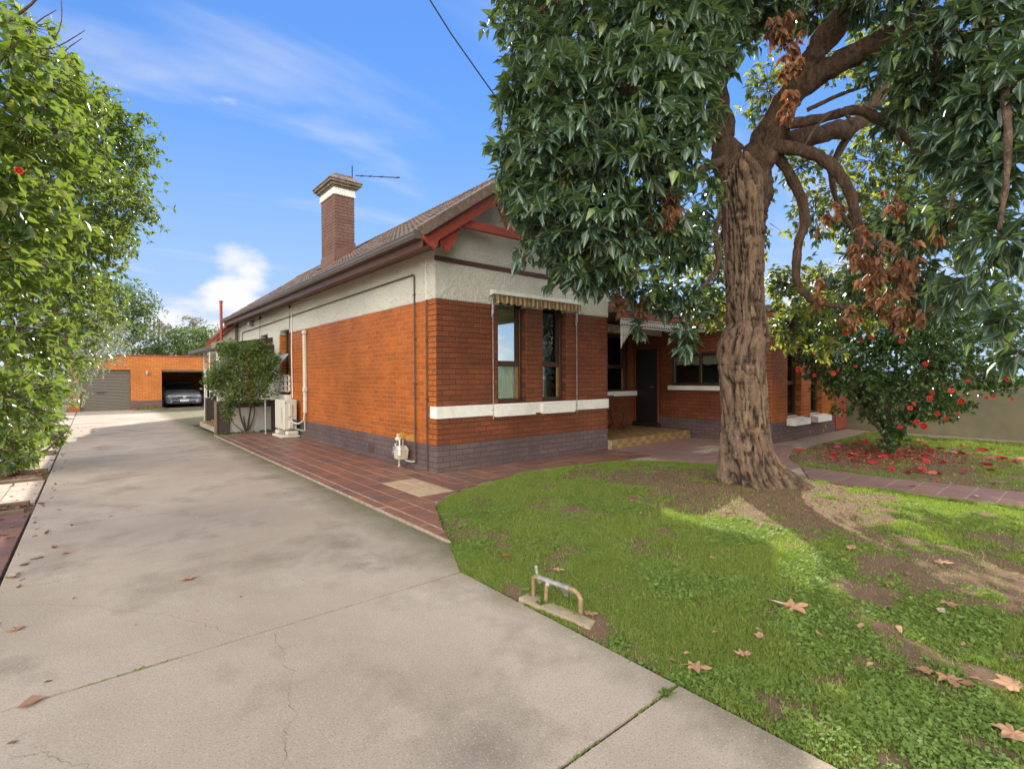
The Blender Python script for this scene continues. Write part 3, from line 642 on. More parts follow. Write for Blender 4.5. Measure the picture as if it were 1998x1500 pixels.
# white frame grille and hinged metal blind on the side window
mb = MB(); f0 = SIDEF
for z in (1.10, 1.24, 1.38, 1.52): mb.box((7.23, -.03, z), (7.98, .03, z + .03))
for u in (7.23, 7.59, 7.95): mb.box((u, -.035, 1.10), (u + .035, .035, 1.55))
obj('window_grille', f0.map(mb), 'white_paint', house)
obj('metal_blind', MB().add([(-.02, 7.2, 2.10), (-.02, 8.0, 2.10), (-.42, 8.0, 1.62), (-.42, 7.2, 1.62), (-.035, 7.2, 2.085), (-.035, 8.0, 2.085), (-.435, 8.0, 1.605), (-.435, 7.2, 1.605)], [(0, 1, 2, 3), (4, 5, 6, 7), (0, 3, 7, 4), (1, 2, 6, 5), (2, 3, 7, 6)]), 'blind_metal', house)
# vents in the plinth
def vent(face, u, z, wd=.2, h=.13):
    mb = MB(); mb.box((u, .001, z), (u + wd, .02, z + h), 1)
    for i in range(7): mb.box((u + wd * i / 6.0 - .004, -.009, z), (u + wd * i / 6.0 + .004, .001, z + h))
    for i in range(5): mb.box((u, -.007, z + h * i / 4 - .004), (u + wd, .001, z + h * i / 4 + .004))
    obj('air_vent', face.map(mb), ['plinth_brick', 'ink'], house)
vent(FRONT, 1.87, .13, .21, .13); vent(SIDEF, 2.2, .09, .22, .16); vent(RW, 7.62, .30, .16, .07); vent(RW, 8.95, .30, .16, .07); vent(RW, 10.25, .32, .16, .07); vent(RWS, -.9, .23, .22, .08)
for u, z in ((9.2, .12), (10.05, .10), (10.2, .19)): obj('chipped_paint', RW.map(MB().add([(u + .09 * math.cos(t) * random.uniform(.6, 1), -.0045, z + .035 * math.sin(t) * random.uniform(.6, 1)) for t in [i * .7 for i in range(9)]], [tuple(range(9))])), 'orange_mortar', house)
# awning box with striped scalloped valance and guide rods
aw = obj('awning', MB().add([(1.0, -.12, 2.80), (3.12, -.12, 2.80), (3.12, -.12, 2.848), (1.0, -.12, 2.848), (1.0, -.012, 2.78), (3.12, -.012, 2.78), (3.12, -.012, 2.875), (1.0, -.012, 2.875), (1.0, -.10, 2.862), (3.12, -.10, 2.862)], [(0, 1, 2, 3), (3, 2, 9, 8), (8, 9, 6, 7), (0, 3, 8, 7, 4), (1, 5, 6, 9, 2), (0, 4, 5, 1)]), 'white_paint', house)
mb = MB(); n = 212
for i in range(n):
    u0 = 1.03 + 2.06 * i / n; u1 = 1.03 + 2.06 * (i + 1) / n; ph = (i % 10); s = lambda u: 2.665 + .035 * abs(math.sin(math.pi * (u - 1.03) / .147)) ** .7
    d = lambda u: -.085 + .006 * math.sin(u * 42)
    mb.add([(u0, d(u0), 5.35 - s(u0) - .0), (u1, d(u1), 5.35 - s(u1)), (u1, d(u1), 2.80), (u0, d(u0), 2.80)], [(0, 1, 2, 3)], 1 if ph in (1, 2, 3, 4) else (0 if ph in (6, 8, 9) else 2))
obj('valance', mb, ['awning_cream', 'awning_gold', 'awning_brown'], aw)
for v in bpy.data.meshes['valance'].vertices: pass
for u in (1.045, 3.03):
    mb = MB().tube([(u, -.035, 2.66), (u, -.035, .77)], .007, 6); mb.bbox((u - .018, -.05, 2.48), (u + .018, -.02, 2.72), .004); mb.box((u - .03, -.045, 2.42), (u - .008, -.03, 2.56)); mb.tube([(u - .03, -.035, .93), (u + .015, -.035, .93)], .006, 5)
    obj('guide_rod', mb, 'galvanised', aw)
# roof
SL = math.atan(.71); cs, sn = math.cos(SL), math.sin(SL)
def tile_tpl(wd=.305, ln=.37):
    v = []; n = 8
    for i in range(n + 1): x = wd * i / n; h = .016 * math.cos(4 * math.pi * i / n); v += [(x, 0, h + .004), (x, 0, h + .03), (x, ln, h + .006)]
    return v, [q for i in range(n) for q in ((3 * i, 3 * i + 3, 3 * i + 4, 3 * i + 1), (3 * i + 1, 3 * i + 4, 3 * i + 5, 3 * i + 2))]
RT = {'t': tile_tpl()}; items = []; rot = np.column_stack([(0, -1, 0), (cs, 0, sn), (-sn, 0, cs)]); n_r = 10; g = 3.0 / n_r
for r in range(n_r):
    for c in range(44):
        s = r * g - .02; y = -.42 + .31 + c * .31
        if y > 13.12: continue
        x = -.45 + s * cs
        if .78 < x + .15 < 1.5 and 6.1 < y - .15 < 7.2: continue
        jz = random.uniform(-.003, .003); items.append(('t', (x, y, 3.47 + s * sn + jz), rot, 'roof_tile', .1))
pieces('roof_tile', items, RT, house, 300, 'roof_tiles')
items = []; rot2 = np.column_stack([(0, 1, 0), (-cs, 0, sn), (sn, 0, cs)])
for r in range(n_r):
    for c in range(44): s = r * g - .02; items.append(('t', (W1 + .45 - s * cs, -.42 + c * .31, 3.47 + s * sn), rot2, 'roof_tile', .1))
pieces('roof_tile', items, RT, house, 0, 'roof_tiles')
mb = MB().prism([(-.44, 3.44), (W1 / 2, 5.17), (W1 + .44, 3.44), (W1 + .44, 3.42), (W1 / 2, 5.13), (-.44, 3.42)], 1, -.38, 13.1); obj('roof_deck', mb, 'dark_timber', house)
items = []; v = []; n = 6
for i in range(n + 1): t = math.pi * i / n; v += [(0, .09 * math.cos(t), .065 * math.sin(t)), (.38, .082 * math.cos(t), .058 * math.sin(t))]
RT['r'] = (v, [(2 * i, 2 * i + 1, 2 * i + 3, 2 * i + 2) for i in range(n)] + [tuple(range(0, 2 * n + 2, 2))])
for k in range(38): items.append(('r', (W1 / 2, -.44 + k * .355, 5.19), np.column_stack([(0, 1, 0), (-1, 0, 0), (0, 0, 1)]), 'roof_tile', .1))
pieces('ridge_tile', items, RT, house)
items = []
v, f = MB().bbox((0, -.10, -.11), (.345, .05, .05), .012).v, None
t_ = MB().bbox((0, -.10, -.10), (.345, .05, .05), .012); RT['v'] = (t_.v, t_.f)
for k in range(9): s = k * .345 - .05; items.append(('v', (-.45 + s * cs, -.40, 3.50 + s * sn + .01), np.column_stack([(cs, 0, sn), (0, 1, 0), (-sn, 0, cs)]), 'roof_tile', .1))
for k in range(9): s = k * .345 - .05; items.append(('v', (W1 + .45 - s * cs, -.40, 3.50 + s * sn + .01), np.column_stack([(-cs, 0, sn), (0, -1, 0), (sn, 0, cs)]) @ np.diag([1, -1, 1]), 'roof_tile', .1))
pieces('verge_tile', items, RT, house)
zb = lambda x: 3.47 + .71 * (min(x, W1 - x) + .45)
def barge(sgn):
    X = (lambda x: x) if sgn > 0 else (lambda x: W1 - x)
    pl = [(X(-.44), zb(-.44) - .07), (X(W1 / 2), zb(W1 / 2) - .07), (X(W1 / 2), zb(W1 / 2) - .28), (X(-.20), zb(-.20) - .27), (X(-.22), 3.30), (X(-.27), 3.24), (X(-.30), 3.28), (X(-.36), 3.29), (X(-.43), 3.36)]
    obj('bargeboard', MB().prism(pl, 1, -.42, -.37), 'red_paint', house)
barge(1); barge(-1)
for X in (lambda x: x, lambda x: W1 - x):
    pl = [(X(-.15), 3.44), (X(-.13), 3.30), (X(-.07), 3.33), (X(-.05), 3.25), (X(.02), 3.25), (X(.04), 3.33), (X(.10), 3.36), (X(.12), 3.46), (X(.22), 3.60), (X(.17), 3.68)]
    obj('gable_bracket', MB().prism(pl, 1, -.35, -.31), 'red_paint', house)
mb = MB().bbox((.16, -.36, 3.66), (W1 - .16, -.30, 3.79), .008); mb.bbox((W1 / 2 - .05, -.355, 3.79), (W1 / 2 + .05, -.305, 4.95), .006)
for sg in (1, -1):
    X = lambda x: x if sg > 0 else W1 - x
    mb.prism([(X(.88), 4.16), (X(.97), 4.22), (X(1.22), 3.79), (X(1.12), 3.79)], 1, -.352, -.308)
obj('gable_truss', mb, 'red_paint', house)
gp = [(-.44, 3.475), (-.455, 3.475), (-.56, 3.465), (-.567, 3.45), (-.555, 3.43), (-.56, 3.405), (-.53, 3.365), (-.44, 3.362)]
obj('gutter', MB().prism(gp, 1, -.36, 13.12).box((-.562, -.37, 3.362), (-.44, -.36, 3.475)), 'gutter_metal', house)
obj('fascia', MB().bbox((-.438, -.365, 3.25), (-.41, 13.1, 3.45), .004), 'brown_paint', house)
obj('soffit', MB().add([(-.409, -.365, 3.27), (-.409, 13.1, 3.27), (-.006, 13.1, 3.375), (-.006, -.365, 3.375)], [(0, 1, 2, 3)]), 'soffit', house)
# chimney
ch = obj('chimney', MB().box((.806, 6.156, 4.0), (1.32, 7.10, 6.18)), 'chimney_mortar', house)
items = []; CF_ = Face((0, 6.15), (1, 0), (0, 1)); CS_ = Face((.8, 0), (0, 1), (1, 0)); bricks(CF_, .8, 1.326, 4.45, 6.14, 21, 'chimney_brick', items); bricks(CS_, 6.15, 7.1, 4.1, 6.14, 25, 'chimney_brick', items, start=1)
pieces('brick', items, BT, ch, 0, 'brickwork')
obj('flashing', MB().prism([(6.12, 4.20), (7.13, 4.20), (7.13, 4.62), (6.12, 4.62)], 0, .79, .80).prism([(.79, 4.2), (1.34, 4.6), (1.34, 4.95), (.79, 4.66)], 1, 6.13, 6.147), 'chimney_brick', ch)
mb = MB(); mb.bbox((.765, 6.115, 6.10), (1.355, 7.135, 6.14), .01); mb.bbox((.775, 6.125, 6.14), (1.345, 7.125, 6.28), .01); obj('neck', mb, 'white_paint', ch)
mb = MB()
def ringbox(o, z0, z1): mb.bbox((.8 - o, 6.15 - o, z0), (1.32 + o, 7.1 + o, z1), .012)
ringbox(.05, 6.28, 6.32); ringbox(.10, 6.32, 6.38); ringbox(.155, 6.38, 6.44); ringbox(.175, 6.44, 6.475)
t = [(.8 - .165, 6.15 - .165), (1.32 + .165, 6.15 - .165), (1.32 + .165, 7.1 + .165), (.8 - .165, 7.1 + .165)]; t2 = [(.8 - .01, 6.14), (1.33, 6.14), (1.33, 7.11), (.79, 7.11)]
mb.add([(*p, 6.476) for p in t] + [(*p, 6.60) for p in t2], [(0, 1, 5, 4), (1, 2, 6, 5), (2, 3, 7, 6), (3, 0, 4, 7), (4, 5, 6, 7)]); mb.bbox((.82, 6.17, 6.60), (1.30, 7.08, 6.66), .02)
obj('cornice', mb, 'weathered_cap', ch)
# gas pipe, thin conduits and down rods on the side wall
mb = MB().tube([(-.03, .60, .12), (-.03, .60, 3.04), (-.03, .63, 3.08), (-.03, 6, 3.05), (-.03, 12.3, 3.0), (-.03, 12.4, 2.95), (-.03, 12.4, 2.4)], .013, 8)
for z in (.65, 1.35, 2.05, 2.75): mb.box((-.045, .58, z), (-.0, .62, z + .02))
obj('gas_pipe', mb, 'pipe_brown', house)
mb = MB().tube([(-.02, .25, .02), (-.02, .25, 2.64)], .011, 6)
for z in (.7, 1.1, 2.0): mb.bbox((-.034, .235, z), (0, .265, z + .05), .004)
obj('conduit', mb, 'pipe_brown', house)
obj('conduit', MB().tube([(-.018, .25, 2.65), (-.018, .25, 3.38)], .008, 6), 'white_paint', house)
obj('conduit', MB().tube([(-.03, 6.92, .95), (-.03, 6.95, 2.2), (-.03, 6.90, 2.9), (-.035, 6.93, 3.3)], .014, 7), 'white_paint', house)
mb = MB().tube([(-.02, 5.42, 3.30), (-.02, 5.43, 3.27), (-.02, 9, 3.24), (-.02, 13.3, 3.15)], .014, 7); obj('conduit', mb, 'white_paint', house)
mb = MB()
for u in (7.05, 10.0): mb.tube([(-.035, u, 3.33), (-.04, u + .02, 2.9), (-.03, u + .16, 2.3), (-.03, u + .12, 1.7)], .006, 5); mb.bbox((-.06, u - .03, 3.24), (-.02, u + .03, 3.33), .01)
obj('cable', mb, 'pipe_brown', house)
obj('floodlight', MB().bbox((-.16, 10.9, 3.12), (-.03, 11.15, 3.27), .02), 'galvanised', house)
mb = MB()      # painted over repair marks
obj('wall_stain', SIDEF.map(MB().add([(.66, -.0035, .43), (1.28, -.0035, .43), (1.30, -.0035, .50), (1.1, -.0035, .56), (.9, -.0035, .52), (.66, -.0035, .55)], [tuple(range(6))])), 'ochre_wall', house)
mb = MB(); pts = [(.66 + i * .16, .62 - i * .004 + .006 * math.sin(i * 1.7)) for i in range(31)]
mb.add([q for u, z in pts for q in ((u, -.003, z - .006), (u, -.003, z + .004 + .003 * math.sin(u * 9)))], [(2 * i, 2 * i + 2, 2 * i + 3, 2 * i + 1) for i in range(30)]); obj('seal_line', SIDEF.map(mb), 'repair_line', house)
for u in (1.17, 2.57):
    mb = MB()
    for k in range(6): mb.tube([(u + k * .03 - .09, -.008, 3.20 + random.uniform(-.01, .01)), (u + k * .03 - .075, -.008, 3.25)], .0025, 4)
    obj('wall_mark', SIDEF.map(mb), 'pipe_brown', house)
# right hand flat roofs, verandah, lace
obj('flat_roof', MB().bbox((6.75, -2.1, 2.80), (11.1, 6.1, 2.93), .01), 'gutter_metal', house)
obj('flat_roof', MB().bbox((3.985, -.36, 2.74), (6.74, 2.0, 2.86), .008), 'gutter_metal', house)
obj('fascia', MB().bbox((3.98, -.34, 2.62), (6.9, -.30, 2.735), .004).bbox((6.80, -2.05, 2.66), (6.84, -.36, 2.79), .004).bbox((6.85, -2.05, 2.66), (11.05, -2.01, 2.79), .004), 'red_paint', house)
obj('parapet', MB().bbox((3.99, .55, 2.87), (6.7, .66, 3.08), .006), 'red_paint', house)
obj('parapet_cap', MB().bbox((3.98, .5, 3.085), (6.72, .72, 3.13), .006).bbox((3.98, -.38, 2.865), (6.73, -.30, 2.885), .004), 'white_paint', house)
def lace(face, u0, u1, zt, zb_, name='lace_frieze', lift=None):
    mb = MB(); n = round((u1 - u0) / .085); st = (u1 - u0) / n; hh = zt - zb_
    def ring(u, z, r, wd=.006, k=10):
        vs = []
        for i in range(k):
            t = 2 * math.pi * i / k; vs += [(u + (r - wd) * math.cos(t), -.004, z + (r - wd) * math.sin(t)), (u + (r + wd * .4) * math.cos(t), -.004, z + (r + wd * .4) * math.sin(t)), (u + (r - wd * .3) * math.cos(t), .006, z + (r - wd * .3) * math.sin(t))]
        mb.add(vs, [q for i in range(k) for q in ((3 * i, 3 * i + 1, 3 * ((i + 1) % k) + 1, 3 * ((i + 1) % k)), (3 * i + 1, 3 * i + 2, 3 * ((i + 1) % k) + 2, 3 * ((i + 1) % k) + 1), (3 * i + 2, 3 * i, 3 * ((i + 1) % k), 3 * ((i + 1) % k) + 2))])
    mb.box((u0, -.01, zt - .012), (u1, .01, zt)); mb.box((u0, -.006, zb_ + .035), (u1, .006, zb_ + .043))
    for i in range(n):
        u = u0 + st * (i + .5); dz = 0
        ring(u, zt - .012 - .026, .026); ring(u - st / 2, zt - .065, .02); ring(u, zt - .09, .024); ring(u - st / 2, zt - .115, .018); 
        for k in (-.3, 0, .3): mb.add([(u + k * st - .006, 0, zb_ + .035), (u + k * st + .006, 0, zb_ + .035), (u + k * st, 0, zb_)], [(0, 1, 2)])
        if hh > .2: ring(u, zb_ + .065, .022)
    if lift:
        for i in range(7):
            for j in range(7 - i):
                if i + j < 6.2: ring(u0 + .03 + i * .052, zb_ - .01 - j * .052, .024)
        mb.tube([(u0 + .012, 0, zb_), (u0 + .012, 0, zb_ - .40)], .009, 5)
    return obj(name, face.map(mb), 'white_iron', house)
lace(Face((0, -.30), (1, 0), (0, 1)), 4.0, 6.79, 2.615, 2.42, lift=True); lace(Face((6.82, 0), (0, 1), (1, 0)), -2.0, -.32, 2.655, 2.46)
lace(Face((0, .75), (1, 0), (0, 1)), 4.25, 7.0, 2.62, 2.44)
# door and porch
mb = MB().bbox((7.02, .90, .30), (7.10, 1.56, 2.17), .005); dr = obj('door', mb, 'door_mesh', house)
mb = MB()
for q in (((7.0, .86, .30), (7.05, .90, 2.21)), ((7.0, 1.56, .30), (7.05, 1.60, 2.21)), ((7.0, .901, 2.17), (7.05, 1.559, 2.21))): mb.bbox(*q, .004)
obj('door_frame', mb, 'shaded_front_brick', dr); obj('handle', MB().tube([(6.985, .99, 1.2), (6.97, 1.0, 1.2), (6.97, 1.09, 1.2)], .009, 6), 'galvanised', dr)
obj('threshold', MB().bbox((6.92, .8, .2), (7.02, 1.6, .29), .006), 'dark_iron', house)
porch = obj('porch', MB().box((3.975, -.09, 0), (6.86, 1.62, .185)), 'grout', house)
items = []
xs = [3.98 + i * .1598 for i in range(19)]; ysn = [-.095 + i * .16 for i in range(11)]
tiles_over([(3.98, -.09), (6.86, -.09), (6.86, 1.6), (3.98, 1.6)], xs, ysn, .005, .2, lambda c: 'porch_tile' if (int((c[0] - 3.98) / .1598) + int((c[1] + .095) / .16)) % 2 else 'porch_tile_dark', items, th=.014)
for r in range(2):
    for i in range(18):
        k = brick_key(.155, .094, .012, .003); items.append((('p', k), (3.98 + (i + .5) * .1598, -.104, .048 + r * .098), np.eye(3), 'porch_tile' if (i + r) % 2 else 'porch_tile_dark', .02)); TT[('p', k)] = BT[k]
pieces('tile', items, TT, porch, 300)
# rear wing, side porch
rear = [(SIDEF, 0, 0, 0, 0, 0, 0, [], 0)]
mb = MB().box((-.85, 13.25, 0), (W1, 13.45, 2.62)); mb.prism([(-.85, 2.621), (W1, 2.621), (W1, 3.4), (1.6, 4.6), (-.12, 3.45)], 1, 13.25, 13.45); mb.box((-.25, 13.45, 0), (-.05, 16.5, 2.62)); mb.box((-.25, 16.5, 0), (W1, 16.7, 2.62)); mb.prism([(-.25, 2.621), (W1, 2.621), (1.6, 4.6), (-.25, 3.1)], 1, 16.5, 16.7); obj('rear_wing_wall', mb, 'white_paint', house)
mb = MB().prism([(-.98, 2.50), (-.98, 2.66), (.1, 3.72), (1.6, 4.9), (1.6, 4.70), (.1, 3.52)], 1, 13.12, 13.18); obj('bargeboard', mb, 'red_paint', house); obj('rear_roof', MB().prism([(-.28, 3.15), (.1, 3.52), (1.6, 4.7), (1.6, 4.6), (.1, 3.44), (-.28, 3.07)], 1, 13.451, 16.75).prism([(-.90, 2.54), (.1, 3.50), (.1, 3.44), (-.90, 2.48)], 1, 13.181, 13.45).prism([(1.6, 4.9), (4.4, 3.3), (4.4, 3.2), (1.6, 4.75)], 1, 13.181, 16.75), 'roof_tile', house)
mb = MB().tube([(-.55, 12.95, 2.2), (-.55, 12.95, 4.05)], .045, 10); mb.tube([(-.55, 12.95, 4.05), (-.55, 12.95, 4.10)], .06, 10); obj('vent_pipe', mb, 'red_paint', house)
mb = MB().tube([(-.09, 12.95, 3.3), (-.09, 12.95, 1.0)], .045, 8); obj('downpipe', mb, 'pipe_brown', house)
mb = MB().prism([(-1.5, 2.26), (-1.5, 2.36), (0 - .01, 2.62), (0 - .01, 2.50)], 1, 8.75, 13.1); obj('side_porch_roof', mb, 'dark_timber', house); obj('porch_fascia', MB().prism([(-1.52, 2.24), (-1.52, 2.40), (-1.05, 2.55), (-1.05, 2.40)], 1, 8.70, 8.745), 'fascia_beige', house)
obj('side_porch_beam', MB().bbox((-1.42, 8.6, 2.16), (-.02, 8.68, 2.40), .004), 'dark_timber', house)
obj('side_porch_post', MB().bbox((-1.42, 8.62, .86), (-1.34, 8.70, 2.16), .004), 'white_paint', house); obj('side_porch_post', MB().bbox((-1.12, 12.6, .0), (-1.04, 12.68, 2.4), .004), 'white_paint', house)
obj('side_door', MB().bbox((-.06, 11.0, .17), (-.005, 11.8, 2.1), .004), 'orange_mortar', house)
obj('porch_floor', MB().box((-1.09, 8.6, 0), (-.01, 13.2, .17)), 'porch_tile', house)
pw = thing('porch_wall', 'low brown capped porch wall with white roughcast panel behind the round bush', 'wall', (-.6, 8.5, 0))
obj('pier', MB().bbox((-1.46, 8.38, 0), (-1.18, 8.66, .86), .01), 'plinth_mortar', pw); obj('pier', MB().bbox((-.16, 8.40, 0), (-.01, 8.60, .86), .01), 'plinth_mortar', pw)
obj('panel', MB().box((-1.178, 8.44, .0), (-.162, 8.56, .69)), 'roughcast', pw); obj('wall_cap', MB().bbox((-1.178, 8.40, .692), (-.162, 8.60, .88), .01), 'plinth_mortar', pw)
pw2 = thing('porch_wall', 'plain brown low porch wall beyond the tiled step, nearest the garage', 'wall', (-1.0, 11.7, 0))
obj('panel', MB().bbox((-1.20, 11.65, 0), (-.85, 11.80, .86), .01), 'plinth_mortar', pw2); obj('corner_trim', MB().bbox((-1.24, 11.63, 0), (-1.205, 11.80, .87), .006), 'kerb_timber', pw2)
obj('pier_trim', MB().bbox((-1.49, 8.36, 0), (-1.465, 8.68, .87), .004), 'kerb_timber', pw)
stp = thing('porch_step', 'beige tiled step between the two brown low porch walls', 'step', (-1.4, 9.2, 0))
items = []; obj('riser', MB().box((-1.40, 8.67, 0), (-1.1, 11.62, .13)), 'grout', stp)
for i in range(12): k = tile_key(.29, .235, .014); items.append((k, (-1.25, 8.80 + i * .243, .147), I3, 'porch_tile', .1))
pieces('tile', items, TT, stp)

# ------------------------------------------------------------------ garage with the car inside
gar = thing('garage', 'flat roofed orange brick double garage at the far end of the driveway', 'garage', (-.8, 26, 0))
gh = [(-4.35, -2.53, -.1, 1.90), (-1.31, 1.25, -.1, 1.90)]
mb = wall_cells(GAR, -4.75, 2.6, 0, 2.56, .005, .25, gh); mb.box((-4.75, 23.66, 0), (-4.5, 28.6, 2.56)); mb.box((2.35, 23.66, 0), (2.6, 28.6, 2.56)); mb.box((-4.5, 28.4, 0), (2.35, 28.6, 2.56)); mb.box((-2.0, 23.66, 0), (-1.85, 28.39, 2.5)); obj('wall', mb, 'garage_mortar', gar)
obj('roof', MB().box((-4.74, 23.66, 2.30), (2.59, 28.59, 2.45)), 'garage_inside', gar)
items = []; bricks(GAR, -4.75, 2.6, 0 + .43, 2.56, 26, 'garage_brick', items, gh, jit=.002); bricks(GAR, -2.53, -1.31, 0, .43, 5, 'plinth_brick', items, jit=.002); pieces('brick', items, BT, gar, 0, 'brickwork')
obj('coping', MB().bbox((-4.8, 23.36, 2.56), (2.65, 23.7, 2.62), .008), 'red_paint', gar)
n = 56; vs = []
for i in range(n + 1): z = 1.93 * i / n; y = 23.50 + (.022 if i % 2 else 0); vs += [(-4.36, y, z), (-2.52, y, z)]
rd = obj('roller_door', MB().add(vs, [(2 * i, 2 * i + 1, 2 * i + 3, 2 * i + 2) for i in range(n)]), 'roller_steel', gar)
obj('handle', MB().bbox((-3.78, 23.465, .84), (-3.45, 23.498, .88), .004), 'ink', rd)
n = 16; mb = MB().tube([(-1.3, 23.75, 1.98), (1.24, 23.75, 1.98)], .19, 14); mb.bbox((-1.3, 23.42, 1.83), (1.24, 23.47, 1.88), .004); obj('roller_door', mb, 'roller_steel', gar, label='roller door rolled up above the car')
mb = MB().bbox((-1.94, 23.33, 1.72), (-1.86, 23.40, 1.80), .008).tube([(-1.90, 23.30, 1.86), (-1.90, 23.30, 1.70)], .055, 10).tube([(-1.90, 23.30, 1.70), (-1.90, 23.30, 1.64)], [.05, .02], 10); obj('wall_lamp', mb, 'galvanised', gar)
mb = MB().box((-1.2, 28.1, 1.2), (2.2, 28.38, 1.24)).box((-1.2, 28.1, 1.6), (2.2, 28.38, 1.64)); mb.box((-.9, 28.12, 1.245), (-.5, 28.35, 1.5)).box((.1, 28.12, 1.245), (.5, 28.35, 1.45)).box((1, 28.12, 1.645), (1.6, 28.35, 1.85)); obj('shelf', mb, 'kerb_timber', gar)
bed = thing('garden_bed', 'small timber edged bed of low grey green plants at the foot of the garage pillar', 'garden bed', (-1.85, 22.9, 0))
mb = MB().bbox((-2.45, 22.50, 0), (-1.25, 22.56, .07), .006).bbox((-2.45, 22.57, 0), (-2.39, 23.38, .07), .006).bbox((-1.31, 22.57, 0), (-1.25, 23.38, .07), .006); obj('edging', mb, 'kerb_timber', bed); obj('soil', MB().box((-2.388, 22.562, 0), (-1.312, 23.38, .05)), 'soil', bed, kind='stuff')

car = thing('parked_car', 'silver grey sedan facing out of the open side of the garage', 'car', (-.33, 24, 0))
cx = -.33
def cs_car(y, hw, zb2, zt, zs, tuck):      # half section points
    return [(hw * .80, zb2), (hw * .97, zb2 + .06), (hw, zb2 + .22), (hw * .985, zs - .08), (hw * .93, zs), (hw * tuck, zt - .03), (hw * tuck * .8, zt)]
secs = [(23.86, .55, .26, .50, .46, .9), (23.90, .72, .22, .60, .52, .92), (24.0, .80, .20, .68, .60, .9), (24.2, .835, .19, .74, .68, .88), (24.7, .85, .19, .82, .76, .86), (25.12, .85, .19, .88, .82, .84), (25.6, .85, .19, 1.16, .84, .74), (25.95, .85, .19, 1.29, .85, .70), (26.8, .85, .19, 1.30, .86, .68), (27.4, .84, .19, 1.12, .86, .70), (27.75, .82, .2, .92, .82, .8), (28.1, .74, .26, .86, .74, .86)]
vs = []; fs = []
for (y, hw, a, t_, s_, tk) in secs:
    h = cs_car(y, hw, a, t_, s_, tk); full = [(cx - x, z) for x, z in h[::-1]][::-1]; full = [(cx - x, z) for x, z in h] + [(cx + x, z) for x, z in h[::-1]]; vs += [(x, y, z) for x, z in full]
k = 14
for i in range(len(secs) - 1):
    for j in range(k): fs.append((i * k + j, i * k + (j + 1) % k, (i + 1) * k + (j + 1) % k, (i + 1) * k + j))
fs += [tuple(range(k)), tuple(range((len(secs) - 1) * k, len(secs) * k))]
body = obj('body', MB().add(vs, fs), 'car_paint', car, smooth=True)
obj('windscreen', MB().add([(cx - .70, 25.10, .90), (cx + .70, 25.10, .90), (cx + .60, 25.62, 1.195), (cx - .60, 25.62, 1.195), (cx, 25.0, .925), (cx, 25.52, 1.215)], [(0, 4, 5, 3), (4, 1, 2, 5)]), 'car_dark', car, smooth=True)
for s in (-1, 1):
    obj('headlight', MB().sphere((cx + s * .60, 23.99, .575), (.155, .09, .062), 14, 8), 'headlamp', car, smooth=True); obj('mirror', MB().sphere((cx + s * .93, 25.15, .92), (.10, .06, .07), 10, 7), 'car_paint', car, smooth=True)
    for y in (24.55, 27.2):
        wl = obj('wheel', MB().tube([(cx + s * .66, y, .31), (cx + s * .855, y, .31)], .31, 20), 'tyre', car); obj('rim', MB().tube([(cx + s * .856, y, .31), (cx + s * .862, y, .31)], .2, 16), 'chrome', wl)
    obj('fog_lamp', MB().sphere((cx + s * .56, 23.865, .32), (.06, .03, .035), 10, 6), 'headlamp', car)
obj('grille', MB().add([(cx - .34, 23.872, .575), (cx + .34, 23.872, .575), (cx + .27, 23.855, .48), (cx + .12, 23.845, .455), (cx - .12, 23.845, .455), (cx - .27, 23.855, .48), (cx - .34, 23.95, .585), (cx + .34, 23.95, .585)], [(0, 1, 2, 3, 4, 5), (0, 1, 7, 6)]), 'car_dark', car)
mb = MB(); n = 20
for i in range(n):
    t = 2 * math.pi * i / n; u = 2 * math.pi * (i + 1) / n; mb.add([(cx + .07 * math.cos(t), 23.835, .535 + .045 * math.sin(t)), (cx + .07 * math.cos(u), 23.835, .535 + .045 * math.sin(u)), (cx + .052 * math.cos(u), 23.835, .535 + .03 * math.sin(u)), (cx + .052 * math.cos(t), 23.835, .535 + .03 * math.sin(t))], [(0, 1, 2, 3)])
mb.tube([(cx - .045, 23.836, .56), (cx + .045, 23.836, .56)], .008, 5); mb.tube([(cx, 23.836, .565), (cx, 23.836, .505)], .008, 5); mb.tube([(cx - .03, 23.836, .535), (cx + .03, 23.836, .535)], .005, 5)
mb.tube([(cx - .34, 23.865, .583), (cx + .34, 23.865, .583)], .008, 6); obj('emblem', mb, 'chrome', car)
obj('lower_grille', MB().add([(cx - .45, 23.842, .275), (cx + .45, 23.842, .275), (cx + .36, 23.842, .225), (cx - .36, 23.842, .225)], [(0, 1, 2, 3)]).box((cx - .45, 23.843, .225), (cx + .45, 23.9, .275)), 'car_dark', car)
obj('bumper', MB().bbox((cx - .66, 23.845, .29), (cx + .66, 23.93, .44), .03), 'car_paint', car, smooth=True)
pl = obj('number_plate', MB().bbox((cx - .185, 23.828, .315), (cx + .185, 23.842, .425), .003), 'tag_white', car)
mb = MB()
for i, (a, c_) in enumerate(((0, 1), (0, 1), (1, 0), (0, 1), (1, 1), (0, 1))):
    x = cx - .15 + i * .053; mb.box((x, 23.825, .34), (x + .009, 23.827, .40)); mb.box((x + .022, 23.825, .34), (x + .031, 23.827, .40))
    if a: mb.box((x + .0095, 23.825, .391), (x + .0215, 23.827, .40))
    if c_: mb.box((x + .0095, 23.825, .364), (x + .0215, 23.827, .373))
obj('plate_marks', mb, 'ink', pl)
